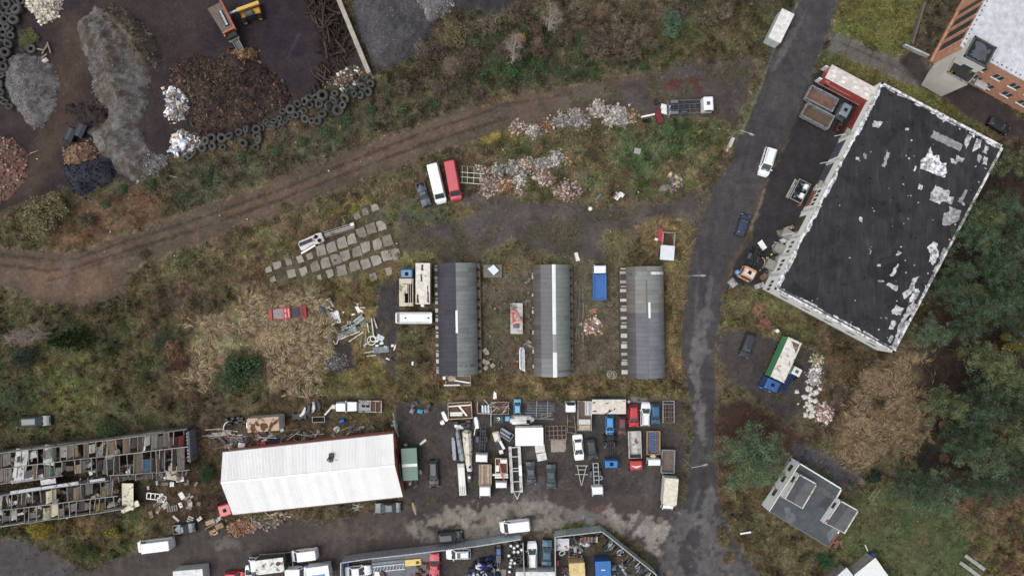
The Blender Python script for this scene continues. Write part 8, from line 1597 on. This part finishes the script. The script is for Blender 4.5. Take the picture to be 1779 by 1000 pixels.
for px, py, a, L in ((184, 532, 10, 1.2), (300, 307, -16, .9), (118, 537, -30, .5), (60, 265, 15, .7)): solo('bare_log', MB().tube((-L, 0, .12), (L, .1, .15), .1, .06), 'bark', S(176, 166, 150), {184: 'thin pale branch lying in the left meadow', 300: 'pale pole lying below the gravel ridge', 118: 'short pale branch at the edge of the bare earth', 60: 'short pale post by the brick heap'}[px], 'branch', G(px, py), R(a))
# street lamps
for px, py, s in ((1147, 902, 'below the white box truck at the lane mouth'), (1163, 994, 'at the bottom of the road junction')): solo('manhole_cover', MB().cyl(0, 0, 0, .05, .42, 16).ring((0, 0, .03), .55, .07, flat=.4), 'concrete', S(122, 116, 104), 'round worn manhole cover ' + s, 'manhole', G(px, py))
def lamp(label, px, py, h_, ang, arm):
    t = thing('street_lamp', label, 'street lamp', G(px, py), R(ang), 'street lamps'); part('pole', MB().tube((0, 0, 0), (0, 0, h_), .1, .07, 8), 'steel', S(176, 178, 176), t); part('arm', MB().tube((0, 0, h_ - .05), (arm, 0, h_ + .25), .06, .05, 6), 'steel', S(186, 188, 186), t); part('lamp_head', MB().loft([[(arm - .1, -.1, h_ + .2), (arm - .1, .1, h_ + .2), (arm - .1, 0, h_ + .38)], [(arm + .35, -.2, h_ + .2), (arm + .35, .2, h_ + .2), (arm + .35, 0, h_ + .42)], [(arm + .75, -.12, h_ + .22), (arm + .75, .12, h_ + .22), (arm + .75, 0, h_ + .34)]]), 'steel', S(196, 200, 198), t); part('base', MB().cyl(0, 0, 0, .4, .16, 8), 'steel', S(130, 132, 130), t)
lamp('street lamp beside the white cabinet near the rubble island', 1264, 241, 6.5, -22, 1.6); lamp('street lamp beside the last hut, its arm over the road', 1183, 480, 8, 0, 1.2); lamp('street lamp by the box truck opposite the big pine', 1187, 796, 6, 14, 1.8); lamp('lamp lying low at the bottom left corner', 14, 1003, 4, 30, 1.6)
# ------------------------------------------------------------------ vegetation
def folmat():
    m, nt, p = _nodes('foliage')
    oi = nt.nodes.new('ShaderNodeObjectInfo'); at = nt.nodes.new('ShaderNodeAttribute'); at.attribute_name = 'Col'; ge = nt.nodes.new('ShaderNodeNewGeometry')
    n1 = noise(nt, .8, 4, .6, ge.outputs['Position']); r1 = ramp(nt, n1.outputs[0], [(.3, g4(.75)), (.7, g4(1.25))])
    c = mix(nt, 1, oi.outputs['Color'], at.outputs['Color'], 'MULTIPLY'); c = mix(nt, 1, c, r1.outputs[0], 'MULTIPLY')
    nt.links.new(c, p.inputs['Base Color']); p.inputs['Roughness'].default_value = .85; p.inputs['Specular IOR Level'].default_value = .1
folmat()
def leaves(C, size, r, col, up=.35, aspect=.55):
    """one leaf-sized triangle pair per centre C (n,3)"""
    n = len(C); d = r.normal(size=(n, 3)); d[:, 2] += up; d /= np.linalg.norm(d, axis=1)[:, None]
    e = np.cross(d, r.normal(size=(n, 3))); e /= np.linalg.norm(e, axis=1)[:, None] + 1e-9
    s = (size * r.uniform(.6, 1.35, n))[:, None]
    V = np.stack([C - d * s * .5, C + e * s * aspect * .5, C + d * s * .6, C - e * s * aspect * .5], 1).reshape(-1, 3)
    F = np.arange(n * 4).reshape(-1, 4); K = np.repeat(col, 4, 0); return V, F, K
def limbs(mb, p, d, L, r, depth, rr, out, spread=.6, up=.1):
    q = (p[0] + d[0] * L, p[1] + d[1] * L, p[2] + d[2] * L); mb.tube(p, q, r, r * .6, 5, False); out.append(q)
    if depth == 0: return
    for _ in range(rr.choice([2, 3])):
        e = [d[i] + rr.gauss(0, spread) for i in range(3)]; e[2] += up; n = sqrt(sum(v * v for v in e)); limbs(mb, lerp(p, q, rr.uniform(.55, 1)), [v / n for v in e], L * rr.uniform(.55, .8), r * .6, depth - 1, rr, out, spread, up)
def pine_mesh(seed, Ht=12.0, Rc=3.6, dens=1.0):
    rr = random.Random(seed); r = np.random.RandomState(seed); tm = MB(); tips = []
    lean = (rr.uniform(-.5, .5), rr.uniform(-.5, .5)); prev = (0, 0, -.2)
    for k in range(1, 6):
        q = (lean[0] * k / 5, lean[1] * k / 5, Ht * .93 * k / 5); tm.tube(prev, q, .22 * (1 - (k - 1) / 5.6), .22 * (1 - k / 5.6), 7, False); prev = q
    nb = int(40 * dens)
    for k in range(nb):
        z = Ht * (.36 + .63 * (k / nb) ** .8); f = (z / Ht); rad = Rc * max(.1, 1 - ((f - .3) / .72) ** 2) ** .8 * rr.uniform(.6, 1.15); a = k * 2.399 + rr.uniform(-.4, .4)
        b0 = (lean[0] * f, lean[1] * f, z - .3); b1 = (b0[0] + rad * cos(a), b0[1] + rad * sin(a), z + rad * rr.uniform(.0, .35)); tm.tube(b0, b1, .07, .025, 4, False)
        for j in range(max(2, int(rad * 2.6))):
            t = .32 + .68 * (j + rr.random() * .5) / max(2, int(rad * 2.6)); c = lerp(b0, b1, min(1, t)); s = rad * .2 + .22
            tips.append((c[0] + rr.gauss(0, s * .4), c[1] + rr.gauss(0, s * .4), c[2] + rr.gauss(.15, .2)))
    T = np.array(tips); K = len(T); per = int(40 * (dens ** .6))
    C = np.repeat(T, per, 0) + r.normal(size=(K * per, 3)) * np.array((.24, .24, .17)) * (Rc / 3.5) ** .5; tone = np.repeat(r.uniform(.5, 1.4, K), per) * r.uniform(.75, 1.25, K * per)
    hue = np.repeat(r.uniform(-1, 1, K), per); col = np.stack([tone * (1 + .14 * hue), tone, tone * (1 - .16 * hue)], 1)
    V, F, Kc = leaves(C, .23, r, col, .5, .3)
    return tm.mesh('trunk', 'bark'), npmesh('crown', V, F, np.clip(Kc, 0, 2) * .62, 'foliage')
PINES = [pine_mesh(i, 12 + (i % 3), 3.4 + .25 * (i % 2)) for i in range(4)] + [pine_mesh(9, 11, 5.6, 1.6)]
def pine(px, py, r_px, col, label, group=None, v=None, name='pine_tree', hz=9):
    tmh, cm = PINES[v if v is not None else rnd.randrange(4)]; k = r_px / 10 / (5.6 if v == 4 else 3.5); h_ = hz * max(.75, min(1.1, k ** .5)); x, y = G(px, py, h_)
    t = thing(name, label, 'pine tree', (x, y, 0), rnd.random() * 6.28, group); t.scale = (k, k, max(.7, k ** .6)); link('trunk', tmh, t, S(96, 78, 66)); link('crown', cm, t, col); return t
PG = [S(66, 81, 62, 3.2), S(76, 89, 68, 3.2), S(60, 75, 58, 3.1), S(83, 91, 64, 3.1)]
for px, py, r in [(1625,578,38),(1694,534,42),(1738,526,40),(1712,614,46),(1746,645,42),(1772,669,38),(1650,706,44),(1707,713,42),(1699,752,38),(1760,708,40),(1673,768,42),(1709,794,42),(1752,762,42),(1733,842,42),(1774,792,38),(1764,281,36),(1712,378,34),(1748,366,36),(1702,408,40),(1752,432,44),(1725,472,42),(1676,470,38),(1766,486,40),(1652,503,34),(1690,508,36),(1770,560,40),(1800,600,45),(1800,500,45),(1795,400,45),(1805,720,45),(1800,820,42),(1720,680,32),(1690,570,32)]:
    pine(px, py, r * rnd.uniform(.74, .96), rnd.choice(PG), 'dark blue-green pine in the dense wood east of the white hall', 'pines of the east wood')
pine(1620, 862, 42, PG[1], 'pale blue-green pine on the lawn edge, right one of the pair below the wood', v=1); pine(1580, 846, 38, PG[2], 'pine on the lawn edge, left one of the pair below the wood', v=2); pine(1676, 850, 28, PG[0], 'small pine between the lawn pair and the dense wood', v=0)
big = pine(1313, 804, 66, S(82, 95, 72, 3.0), 'large lone green pine overhanging the corner of the grey house', v=4)
def shrub_mesh(seed, n=700, lobes=7, leaf=.3, twig=10, tall=1.0):
    rr = random.Random(seed); r = np.random.RandomState(seed); tm = MB(); L = []
    for k in range(lobes): a = rr.uniform(0, 6.28); d = rr.uniform(.15, .75); L.append((d * cos(a), d * sin(a), rr.uniform(.35, .8) * tall, rr.uniform(.3, .5)))
    L.append((0, 0, .8 * tall, .5)); C = []; T = []
    for k in range(n): q = rr.choice(L); v = r.normal(size=3); v /= np.linalg.norm(v); rad = q[3] * (.55 + .5 * rr.random()); C.append((q[0] + v[0] * rad, q[1] + v[1] * rad, max(.03, q[2] + v[2] * rad * .9))); T.append(rr.uniform(.6, 1.3) * (.8 + .3 * (lobes > 0) * ((hash(q) % 7) / 7)))
    for k in range(twig): q = rr.choice(L); tm.tube((rr.uniform(-.1, .1), rr.uniform(-.1, .1), -.1), (q[0], q[1], q[2]), .03, .012, 4, False)
    T = np.array(T); V, F, K = leaves(np.array(C), leaf, r, np.stack([T, T, T], 1), .5, .6); return tm.mesh('stem', 'bark'), npmesh('foliage', V, F, K * .62, 'foliage')
SHB = [shrub_mesh(50 + i, 3600, 11, .075, 14) for i in range(2)]
SHR = [shrub_mesh(40 + i, 800, 6 + i, .2) for i in range(4)]
def twig_mesh(seed, n=420, tall=1.0):
    rr = random.Random(seed); r = np.random.RandomState(seed); tm = MB(); out = []
    for k in range(9): a = rr.uniform(0, 6.28); e = (cos(a) * .6, sin(a) * .6, 1.0 * tall); n_ = sqrt(sum(v * v for v in e)); limbs(tm, (0, 0, -.05), [v / n_ for v in e], .55, .018, 2, rr, out, .45, .1)
    O = np.array(out); C = O[r.randint(0, len(O), n)] + r.normal(0, .09, (n, 3)); C[:, 2] = np.maximum(.02, C[:, 2]); T = r.uniform(.55, 1.35, n)
    V, F, K = leaves(C, .34, r, np.stack([T, T, T], 1), .6, .1); return tm.mesh('stem', 'bark'), npmesh('twigs', V, F, K * .62, 'foliage')
TWG = [twig_mesh(60 + i, 900) for i in range(4)]
def shrub(px, py, r_px, c, label, group=None, kind='leaf', ht=1.0, name=None, cat='shrub'):
    sm, fm = rnd.choice((SHB if r_px > 15 else SHR) if kind == 'leaf' else TWG); k = r_px / 10; x, y = G(px, py, k * .7)
    t = thing(name or ('green_shrub' if kind == 'leaf' else 'bare_shrub'), label, cat, (x, y, 0), rnd.random() * 6.28, group); t.scale = (k, k, k * ht); link('stem', sm, t, S(84, 74, 64)); link('foliage' if kind == 'leaf' else 'twigs', fm, t, S(*[q * .9 + sum(c) / 30 for q in c], 3.0)); return t
shrub(1166, 42, 24, (80, 100, 78), 'round grey-green willow bush near the top centre right'); shrub(415, 648, 40, (58, 76, 50), 'broad dark green bush in the yellow straw', ht=.8); shrub(1436, 975, 16, (48, 80, 52), 'bright dark green bush below the grey house'); shrub(356, 824, 17, (52, 74, 48), 'dark green bush right of the ruined shed')
shrub(66, 918, 22, (130, 118, 52), 'yellow bush below the ruined shed, left one'); shrub(192, 926, 15, (120, 110, 56), 'yellow bush below the ruined shed, right one'); shrub(150, 962, 20, (66, 78, 46), 'green bush between the two yellow bushes and the path'); shrub(1757, 602, 13, (186, 140, 50), 'small golden yellow tree in the dark wood', ht=2.0, name='yellow_tree', cat='tree'); shrub(1746, 585, 8, (160, 130, 50), 'tiny yellow-green sapling above the golden tree', ht=2.0)
shrub(786, 56, 28, (106, 98, 72), 'pale olive bush left of the birch with the white trunk'); shrub(74, 372, 42, (104, 98, 70), 'big pale olive bush below the brick heap at the left', ht=.8); shrub(150, 385, 20, (90, 84, 66), 'grey olive bush right of the big pale one', kind='twig'); shrub(42, 65, 20, (84, 88, 56), 'mossy green bush beside the tyre stack', ht=.4); shrub(36, 620, 24, (56, 66, 54), 'dark bush at the left edge below the fallen birch'); shrub(10, 690, 20, (70, 80, 58), 'green bush at the left edge of the meadow', ht=.5)
shrub(185, 752, 26, (58, 74, 46), 'green bush above the ruined shed', ht=.6); shrub(1519, 830, 15, (44, 58, 48), 'dark round bush at the upper edge of the lawn', ht=1.2); shrub(300, 606, 20, (124, 96, 74), 'orange-brown bush beside the bare branches in the meadow', kind='twig', ht=1.2); shrub(310, 628, 22, (100, 72, 58), 'rust-red bush beside the bare branches in the meadow', kind='twig', ht=1.1); shrub(275, 590, 18, (60, 72, 52), 'green bush above the orange-brown one', ht=.7)
shrub(1530, 700, 12, (66, 62, 48), 'dull bush in the straw right of the lorry', kind='twig'); shrub(888, 122, 14, (56, 84, 50), 'bright green bush below the white-trunked birch', ht=.7); shrub(1320, 536, 16, (128, 96, 76), 'reddish bush in the grass left of the hall', kind='twig', ht=.6); shrub(1330, 565, 16, (128, 90, 78), 'reddish bush above the tarpaulin lorry', kind='twig', ht=.6)
BR = 'bare brown shrub on the bank below the top edge'; BG = 'bare shrubs on the top bank'
for px, py, r in [(1050,60,26),(1085,70,30),(1075,40,26),(1040,90,22),(1110,55,22),(1100,90,20),(1020,75,18),(1130,75,18),(760,90,22),(740,110,20),(820,100,20),(850,40,26),(900,20,24),(930,45,22),(1000,20,22),(1180,15,20),(1230,30,22),(700,150,20),(760,150,20),(830,160,16),(940,90,20),(980,60,22),(660,180,16),(1260,20,20),(1150,20,18),(870,80,16)]:
    shrub(px, py, r, rnd.choice([(92, 82, 70), (84, 72, 62), (98, 88, 74), (88, 76, 68)]), BR, BG, 'twig', .8)
GB = 'low green shrub on the bank between scrap yard and dirt track'; GG = 'green shrubs on the bank'
for px, py, r in [(860,60,16),(900,110,14),(940,110,15),(1000,100,14),(840,130,14),(1010,60,16),(1120,110,12),(640,190,12),(600,210,14),(560,230,14),(520,245,12),(480,260,12),(420,275,12),(360,300,12),(700,190,12),(210,330,12),(260,320,12),(180,355,10),(970,120,12),(760,180,12),(820,70,14)]: shrub(px, py, r, rnd.choice([(58, 74, 48), (64, 76, 50), (56, 68, 46)]), GB, GG, 'leaf', .5)
MB_ = 'brown bramble clump in the overgrown plot and meadow'; MG = 'bramble clumps in the plot'
for i in range(70):
    x, y = rnd.choice([(rnd.uniform(225, 470), rnd.uniform(430, 560)), (rnd.uniform(10, 300), rnd.uniform(530, 740)), (rnd.uniform(470, 660), rnd.uniform(350, 420)), (rnd.uniform(330, 760), rnd.uniform(660, 700)), (rnd.uniform(1560, 1660), rnd.uniform(620, 860)), (rnd.uniform(1680, 1770), rnd.uniform(890, 990)), (rnd.uniform(880, 1240), rnd.uniform(230, 330)), (rnd.uniform(1250, 1330), rnd.uniform(840, 980)), (rnd.uniform(80, 330), rnd.uniform(905, 930))])
    shrub(x, y, rnd.uniform(7, 16), rnd.choice([(96, 80, 62), (110, 92, 68), (84, 72, 58), (100, 94, 62), (76, 70, 54), (90, 70, 60)]), MB_, MG, 'twig', .55)
def birch(label, px, py, Ht, seed, tcol, ccol, spread=.42, trunks=1, name='bare_birch', crown=1.0):
    rr = random.Random(seed); r = np.random.RandomState(seed); tm = MB(); out = []
    for q in range(trunks):
        x0 = rr.uniform(-.4, .4) * (trunks > 1); prev = (x0, 0, -.1); lx, ly = rr.uniform(-.8, .8), rr.uniform(-.8, .8)
        for k in range(1, 9):
            f = k / 8; p = (x0 + lx * f * f, ly * f * f, Ht * f); tm.tube(prev, p, .26 * (1.08 - f + .125), .26 * (1.08 - f), 6, False)
            if k >= 3:
                for _ in range(3): a = rr.uniform(0, 6.28); e = (cos(a) * .8, sin(a) * .8, .75); n_ = sqrt(sum(v * v for v in e)); limbs(tm, prev, [v / n_ for v in e], Ht * .15 * (1.25 - f), (.065 if tcol[0] > 190 else .05) * (1.2 - f) + .014, 2, rr, out, spread, .12)
            prev = p
    O = np.array(out); n = int(1000 * crown); C = O[r.randint(0, len(O), n)] + r.normal(0, .33, (n, 3)); T = r.uniform(.6, 1.3, n); V, F, K = leaves(C, .62, r, np.stack([T, T, T], 1), .4, .07)
    t = thing(name, label, 'bare tree', G(px, py)); part('trunk', tm, 'bark', S(*tcol), t); link('twigs', npmesh('twigs', V, F, K * .62, 'foliage'), t, S(*ccol, 2.9)); return t
birch('bare birch with a white trunk in the middle of the top bank', 892, 106, 11.5, 1, (206, 200, 190), (120, 106, 98)); birch('bare birch with forked white trunks at the top edge', 952, 52, 10.5, 2, (206, 200, 190), (116, 103, 94), trunks=2); birch('bare pale tree with many upright boughs left of the white birch', 790, 128, 7.5, 3, (150, 138, 122), (112, 98, 86), .5, 3, 'bare_tree'); birch('small bare grey tree at the black gravel', 738, 98, 6, 4, (140, 130, 116), (100, 92, 82), .5, 2, 'bare_tree', .5); birch('thin bare sapling right of the white birch', 932, 92, 6, 5, (130, 118, 104), (112, 92, 80), .4, 1, 'bare_tree', .4)
birch('white-boughed bare birch leaning out over the left meadow', 88, 578, 11, 6, (206, 200, 190), (128, 110, 104), .42, 2); birch('bare grey boughs in the meadow beside the rust-red bush', 308, 640, 5.5, 7, (140, 126, 112), (96, 80, 68), .6, 4, 'bare_tree', .35); shrub(905, 70, 10, (176, 116, 58), 'orange-leaved bush beside the white birch', ht=2.2)
# the tall green conifer in the left meadow
def cone_tree(label, px, py, Ht, Rb, c, seed):
    r = np.random.RandomState(seed); n = 5200; f = r.rand(n) ** .75; z = Ht * (.04 + .96 * f); rad = Rb * (1 - f) ** .72 * r.uniform(.55, 1.05, n); a = r.uniform(0, 2 * pi, n); lob = 1 + .18 * np.sin(a * 5 + z * 1.3) + .1 * np.sin(a * 3 - z * 2.2)
    C = np.stack([rad * lob * np.cos(a), rad * lob * np.sin(a), z + r.normal(0, .12, n)], 1); T = (.7 + .6 * (np.sin(a * 7 + z * 4) > 0)) * r.uniform(.6, 1.25, n); V, F, K = leaves(C, .42, r, np.stack([T, T, T], 1), -.1, .5)
    t = thing('conifer', label, 'conifer', G(px, py)); part('trunk', MB().tube((0, 0, -.1), (0, 0, Ht * .9), .18, .04, 6), 'bark', S(84, 70, 58), t); link('crown', npmesh('crown', V, F, K * .62, 'foliage'), t, S(*c, 2.4)); return t
cone_tree('bushy bright green conifer leaning out beside the white birch', 141, 588, 8.5, 2.1, (66, 80, 48), 3)

# ---- grass, straw and weeds (nobody could count them)
def field_mesh(name, n, seed, dens, blades=4, length=(.22, .6), width=.05, lift=(.12, .45)):
    r = np.random.RandomState(seed); px = r.uniform(-40, 1820, n * 3); py = r.uniform(-40, 1040, n * 3)
    clump = fbm(px, py, 1 / 12., 3, 71); p = gfield(dens, px, py) * (.25 + 1.5 * sstep(.42, .62, clump)); k = r.rand(len(px)) < p; px, py = px[k][:n], py[k][:n]; m = len(px)
    x = (px - 889.5) / 10; y = (500 - py) / 10; z = gfield(GZ, px, py); col = gfield(GC, px, py); hgt = gfield(GHT, px, py) / .4
    tone = r.uniform(.5, 1.75, m)[:, None]; kind = r.rand(m); col = col * tone
    straw = (kind > .86)[:, None]; green = (kind < .18)[:, None]; col = np.where(straw, col * (1.5, 1.38, 1.2), col); col = np.where(green, col * (.8, 1.08, .74), col)
    X = np.repeat(x, blades); Y = np.repeat(y, blades); Z = np.repeat(z, blades); a = r.uniform(0, 2 * pi, m * blades); L = r.uniform(*length, m * blades) * np.repeat(hgt, blades); h_ = r.uniform(*lift, m * blades) * np.repeat(hgt, blades)
    X = X + r.normal(0, .12, len(X)); Y = Y + r.normal(0, .12, len(Y)); ca, sa = np.cos(a), np.sin(a); w = width * r.uniform(.7, 1.6, len(X))
    V = np.stack([np.stack([X - sa * w, Y + ca * w, Z + .02], 1), np.stack([X + sa * w, Y - ca * w, Z + .02], 1), np.stack([X + ca * L, Y + sa * L, Z + h_], 1)], 1).reshape(-1, 3)
    return npmesh(name, V, np.arange(len(V)).reshape(-1, 3), np.repeat(np.repeat(col, blades, 0), 3, 0) * 1.12, 'leaf')
tag(link('grass', field_mesh('grass', 150000, 5, GD, 4)), kind='stuff')
GWD = np.where(veg, sstep(.5, .66, fbm(PX, PY, 1 / 20., 4, 83)) * sstep(.4, .8, GD), 0)
wd = field_mesh('weeds', 26000, 6, GWD, 8, (.15, .5), .09, (.2, .9)); tag(link('weeds', wd), kind='stuff')
def straw(label, polys, n, seed, cols, flow):
    r = np.random.RandomState(seed); VV_, CC_ = [], []
    for P in polys:
        xs = [p[0] for p in P]; ys = [p[1] for p in P]; A = n * 2; px = r.uniform(min(xs), max(xs), A); py = r.uniform(min(ys), max(ys), A)
        d = sdf(P, px, py) + 75 * (fbm(px, py, 1 / 26., 4, seed) - .5) + r.normal(0, 5, A); cl = fbm(px, py, 1 / 8., 3, seed + 5); k = (d > 0) & (fbm(px, py, 1 / 38., 3, seed + 31) > .41) & (r.rand(A) < np.clip(d / 30, .1, 1) * (.18 + 1.3 * sstep(.4, .6, cl))); px, py, cl = px[k][:n], py[k][:n], cl[k][:n]; m = len(px)
        a = flow + 5.5 * (fbm(px, py, 1 / 40., 3, seed + 9) - .5) + 4.5 * (fbm(px, py, 1 / 13., 2, seed + 12) - .5) + r.normal(0, .22, m)
        x = (px - 889.5) / 10; y = (500 - py) / 10; L = r.uniform(.5, 1.25, m); w = r.uniform(.025, .06, m); ca, sa = np.cos(a), np.sin(a); h0 = .08 + .55 * sstep(.35, .7, cl) + r.uniform(0, .12, m)
        b = a + r.normal(0, .25, m); cb, sb = np.cos(b), np.sin(b)
        p0 = np.stack([x, y, h0 * .6], 1); p1 = p0 + np.stack([ca * L * .5, sa * L * .5, .12 + 0 * L], 1); p2 = p1 + np.stack([cb * L * .5, sb * L * .5, -.1 + 0 * L], 1); s = np.stack([-sa * w, ca * w, 0 * w], 1)
        V = np.stack([p0 - s, p0 + s, p1 + s, p1 - s, p1 - s, p1 + s, p2 + s * .4, p2 - s * .4], 1).reshape(-1, 3); c = np.array([lin3(q) for q in cols])[r.randint(0, len(cols), m)] * r.uniform(.6, 1.35, (m, 1)) * 1.22; VV_.append(V); CC_.append(np.repeat(c, 8, 0))
    V = np.concatenate(VV_); tag(link('dry_straw', npmesh('dry_straw', V, np.arange(len(V)).reshape(-1, 4), np.concatenate(CC_), 'leaf')), kind='stuff')
straw('', [[(335,560),(410,515),(480,505),(560,505),(578,600),(548,690),(470,690),(440,620),(380,640),(330,690),(300,650)]], 24000, 21, [(140, 124, 98), (126, 111, 87), (156, 141, 114), (96, 82, 64), (112, 99, 76)], .5)
straw('', [[(1500,655),(1560,600),(1610,600),(1625,700),(1590,800),(1500,815),(1440,790),(1470,710)]], 15000, 22, [(124, 108, 84), (112, 96, 74), (138, 122, 96), (88, 74, 58)], 2.6)
straw('', [[(1158,455),(1190,455),(1182,560),(1184,690),(1158,700),(1160,600)], [(1115,380),(1205,380),(1195,450),(1120,450)]], 4200, 23, [(122, 108, 80), (108, 94, 70), (96, 88, 62)], 1.2)
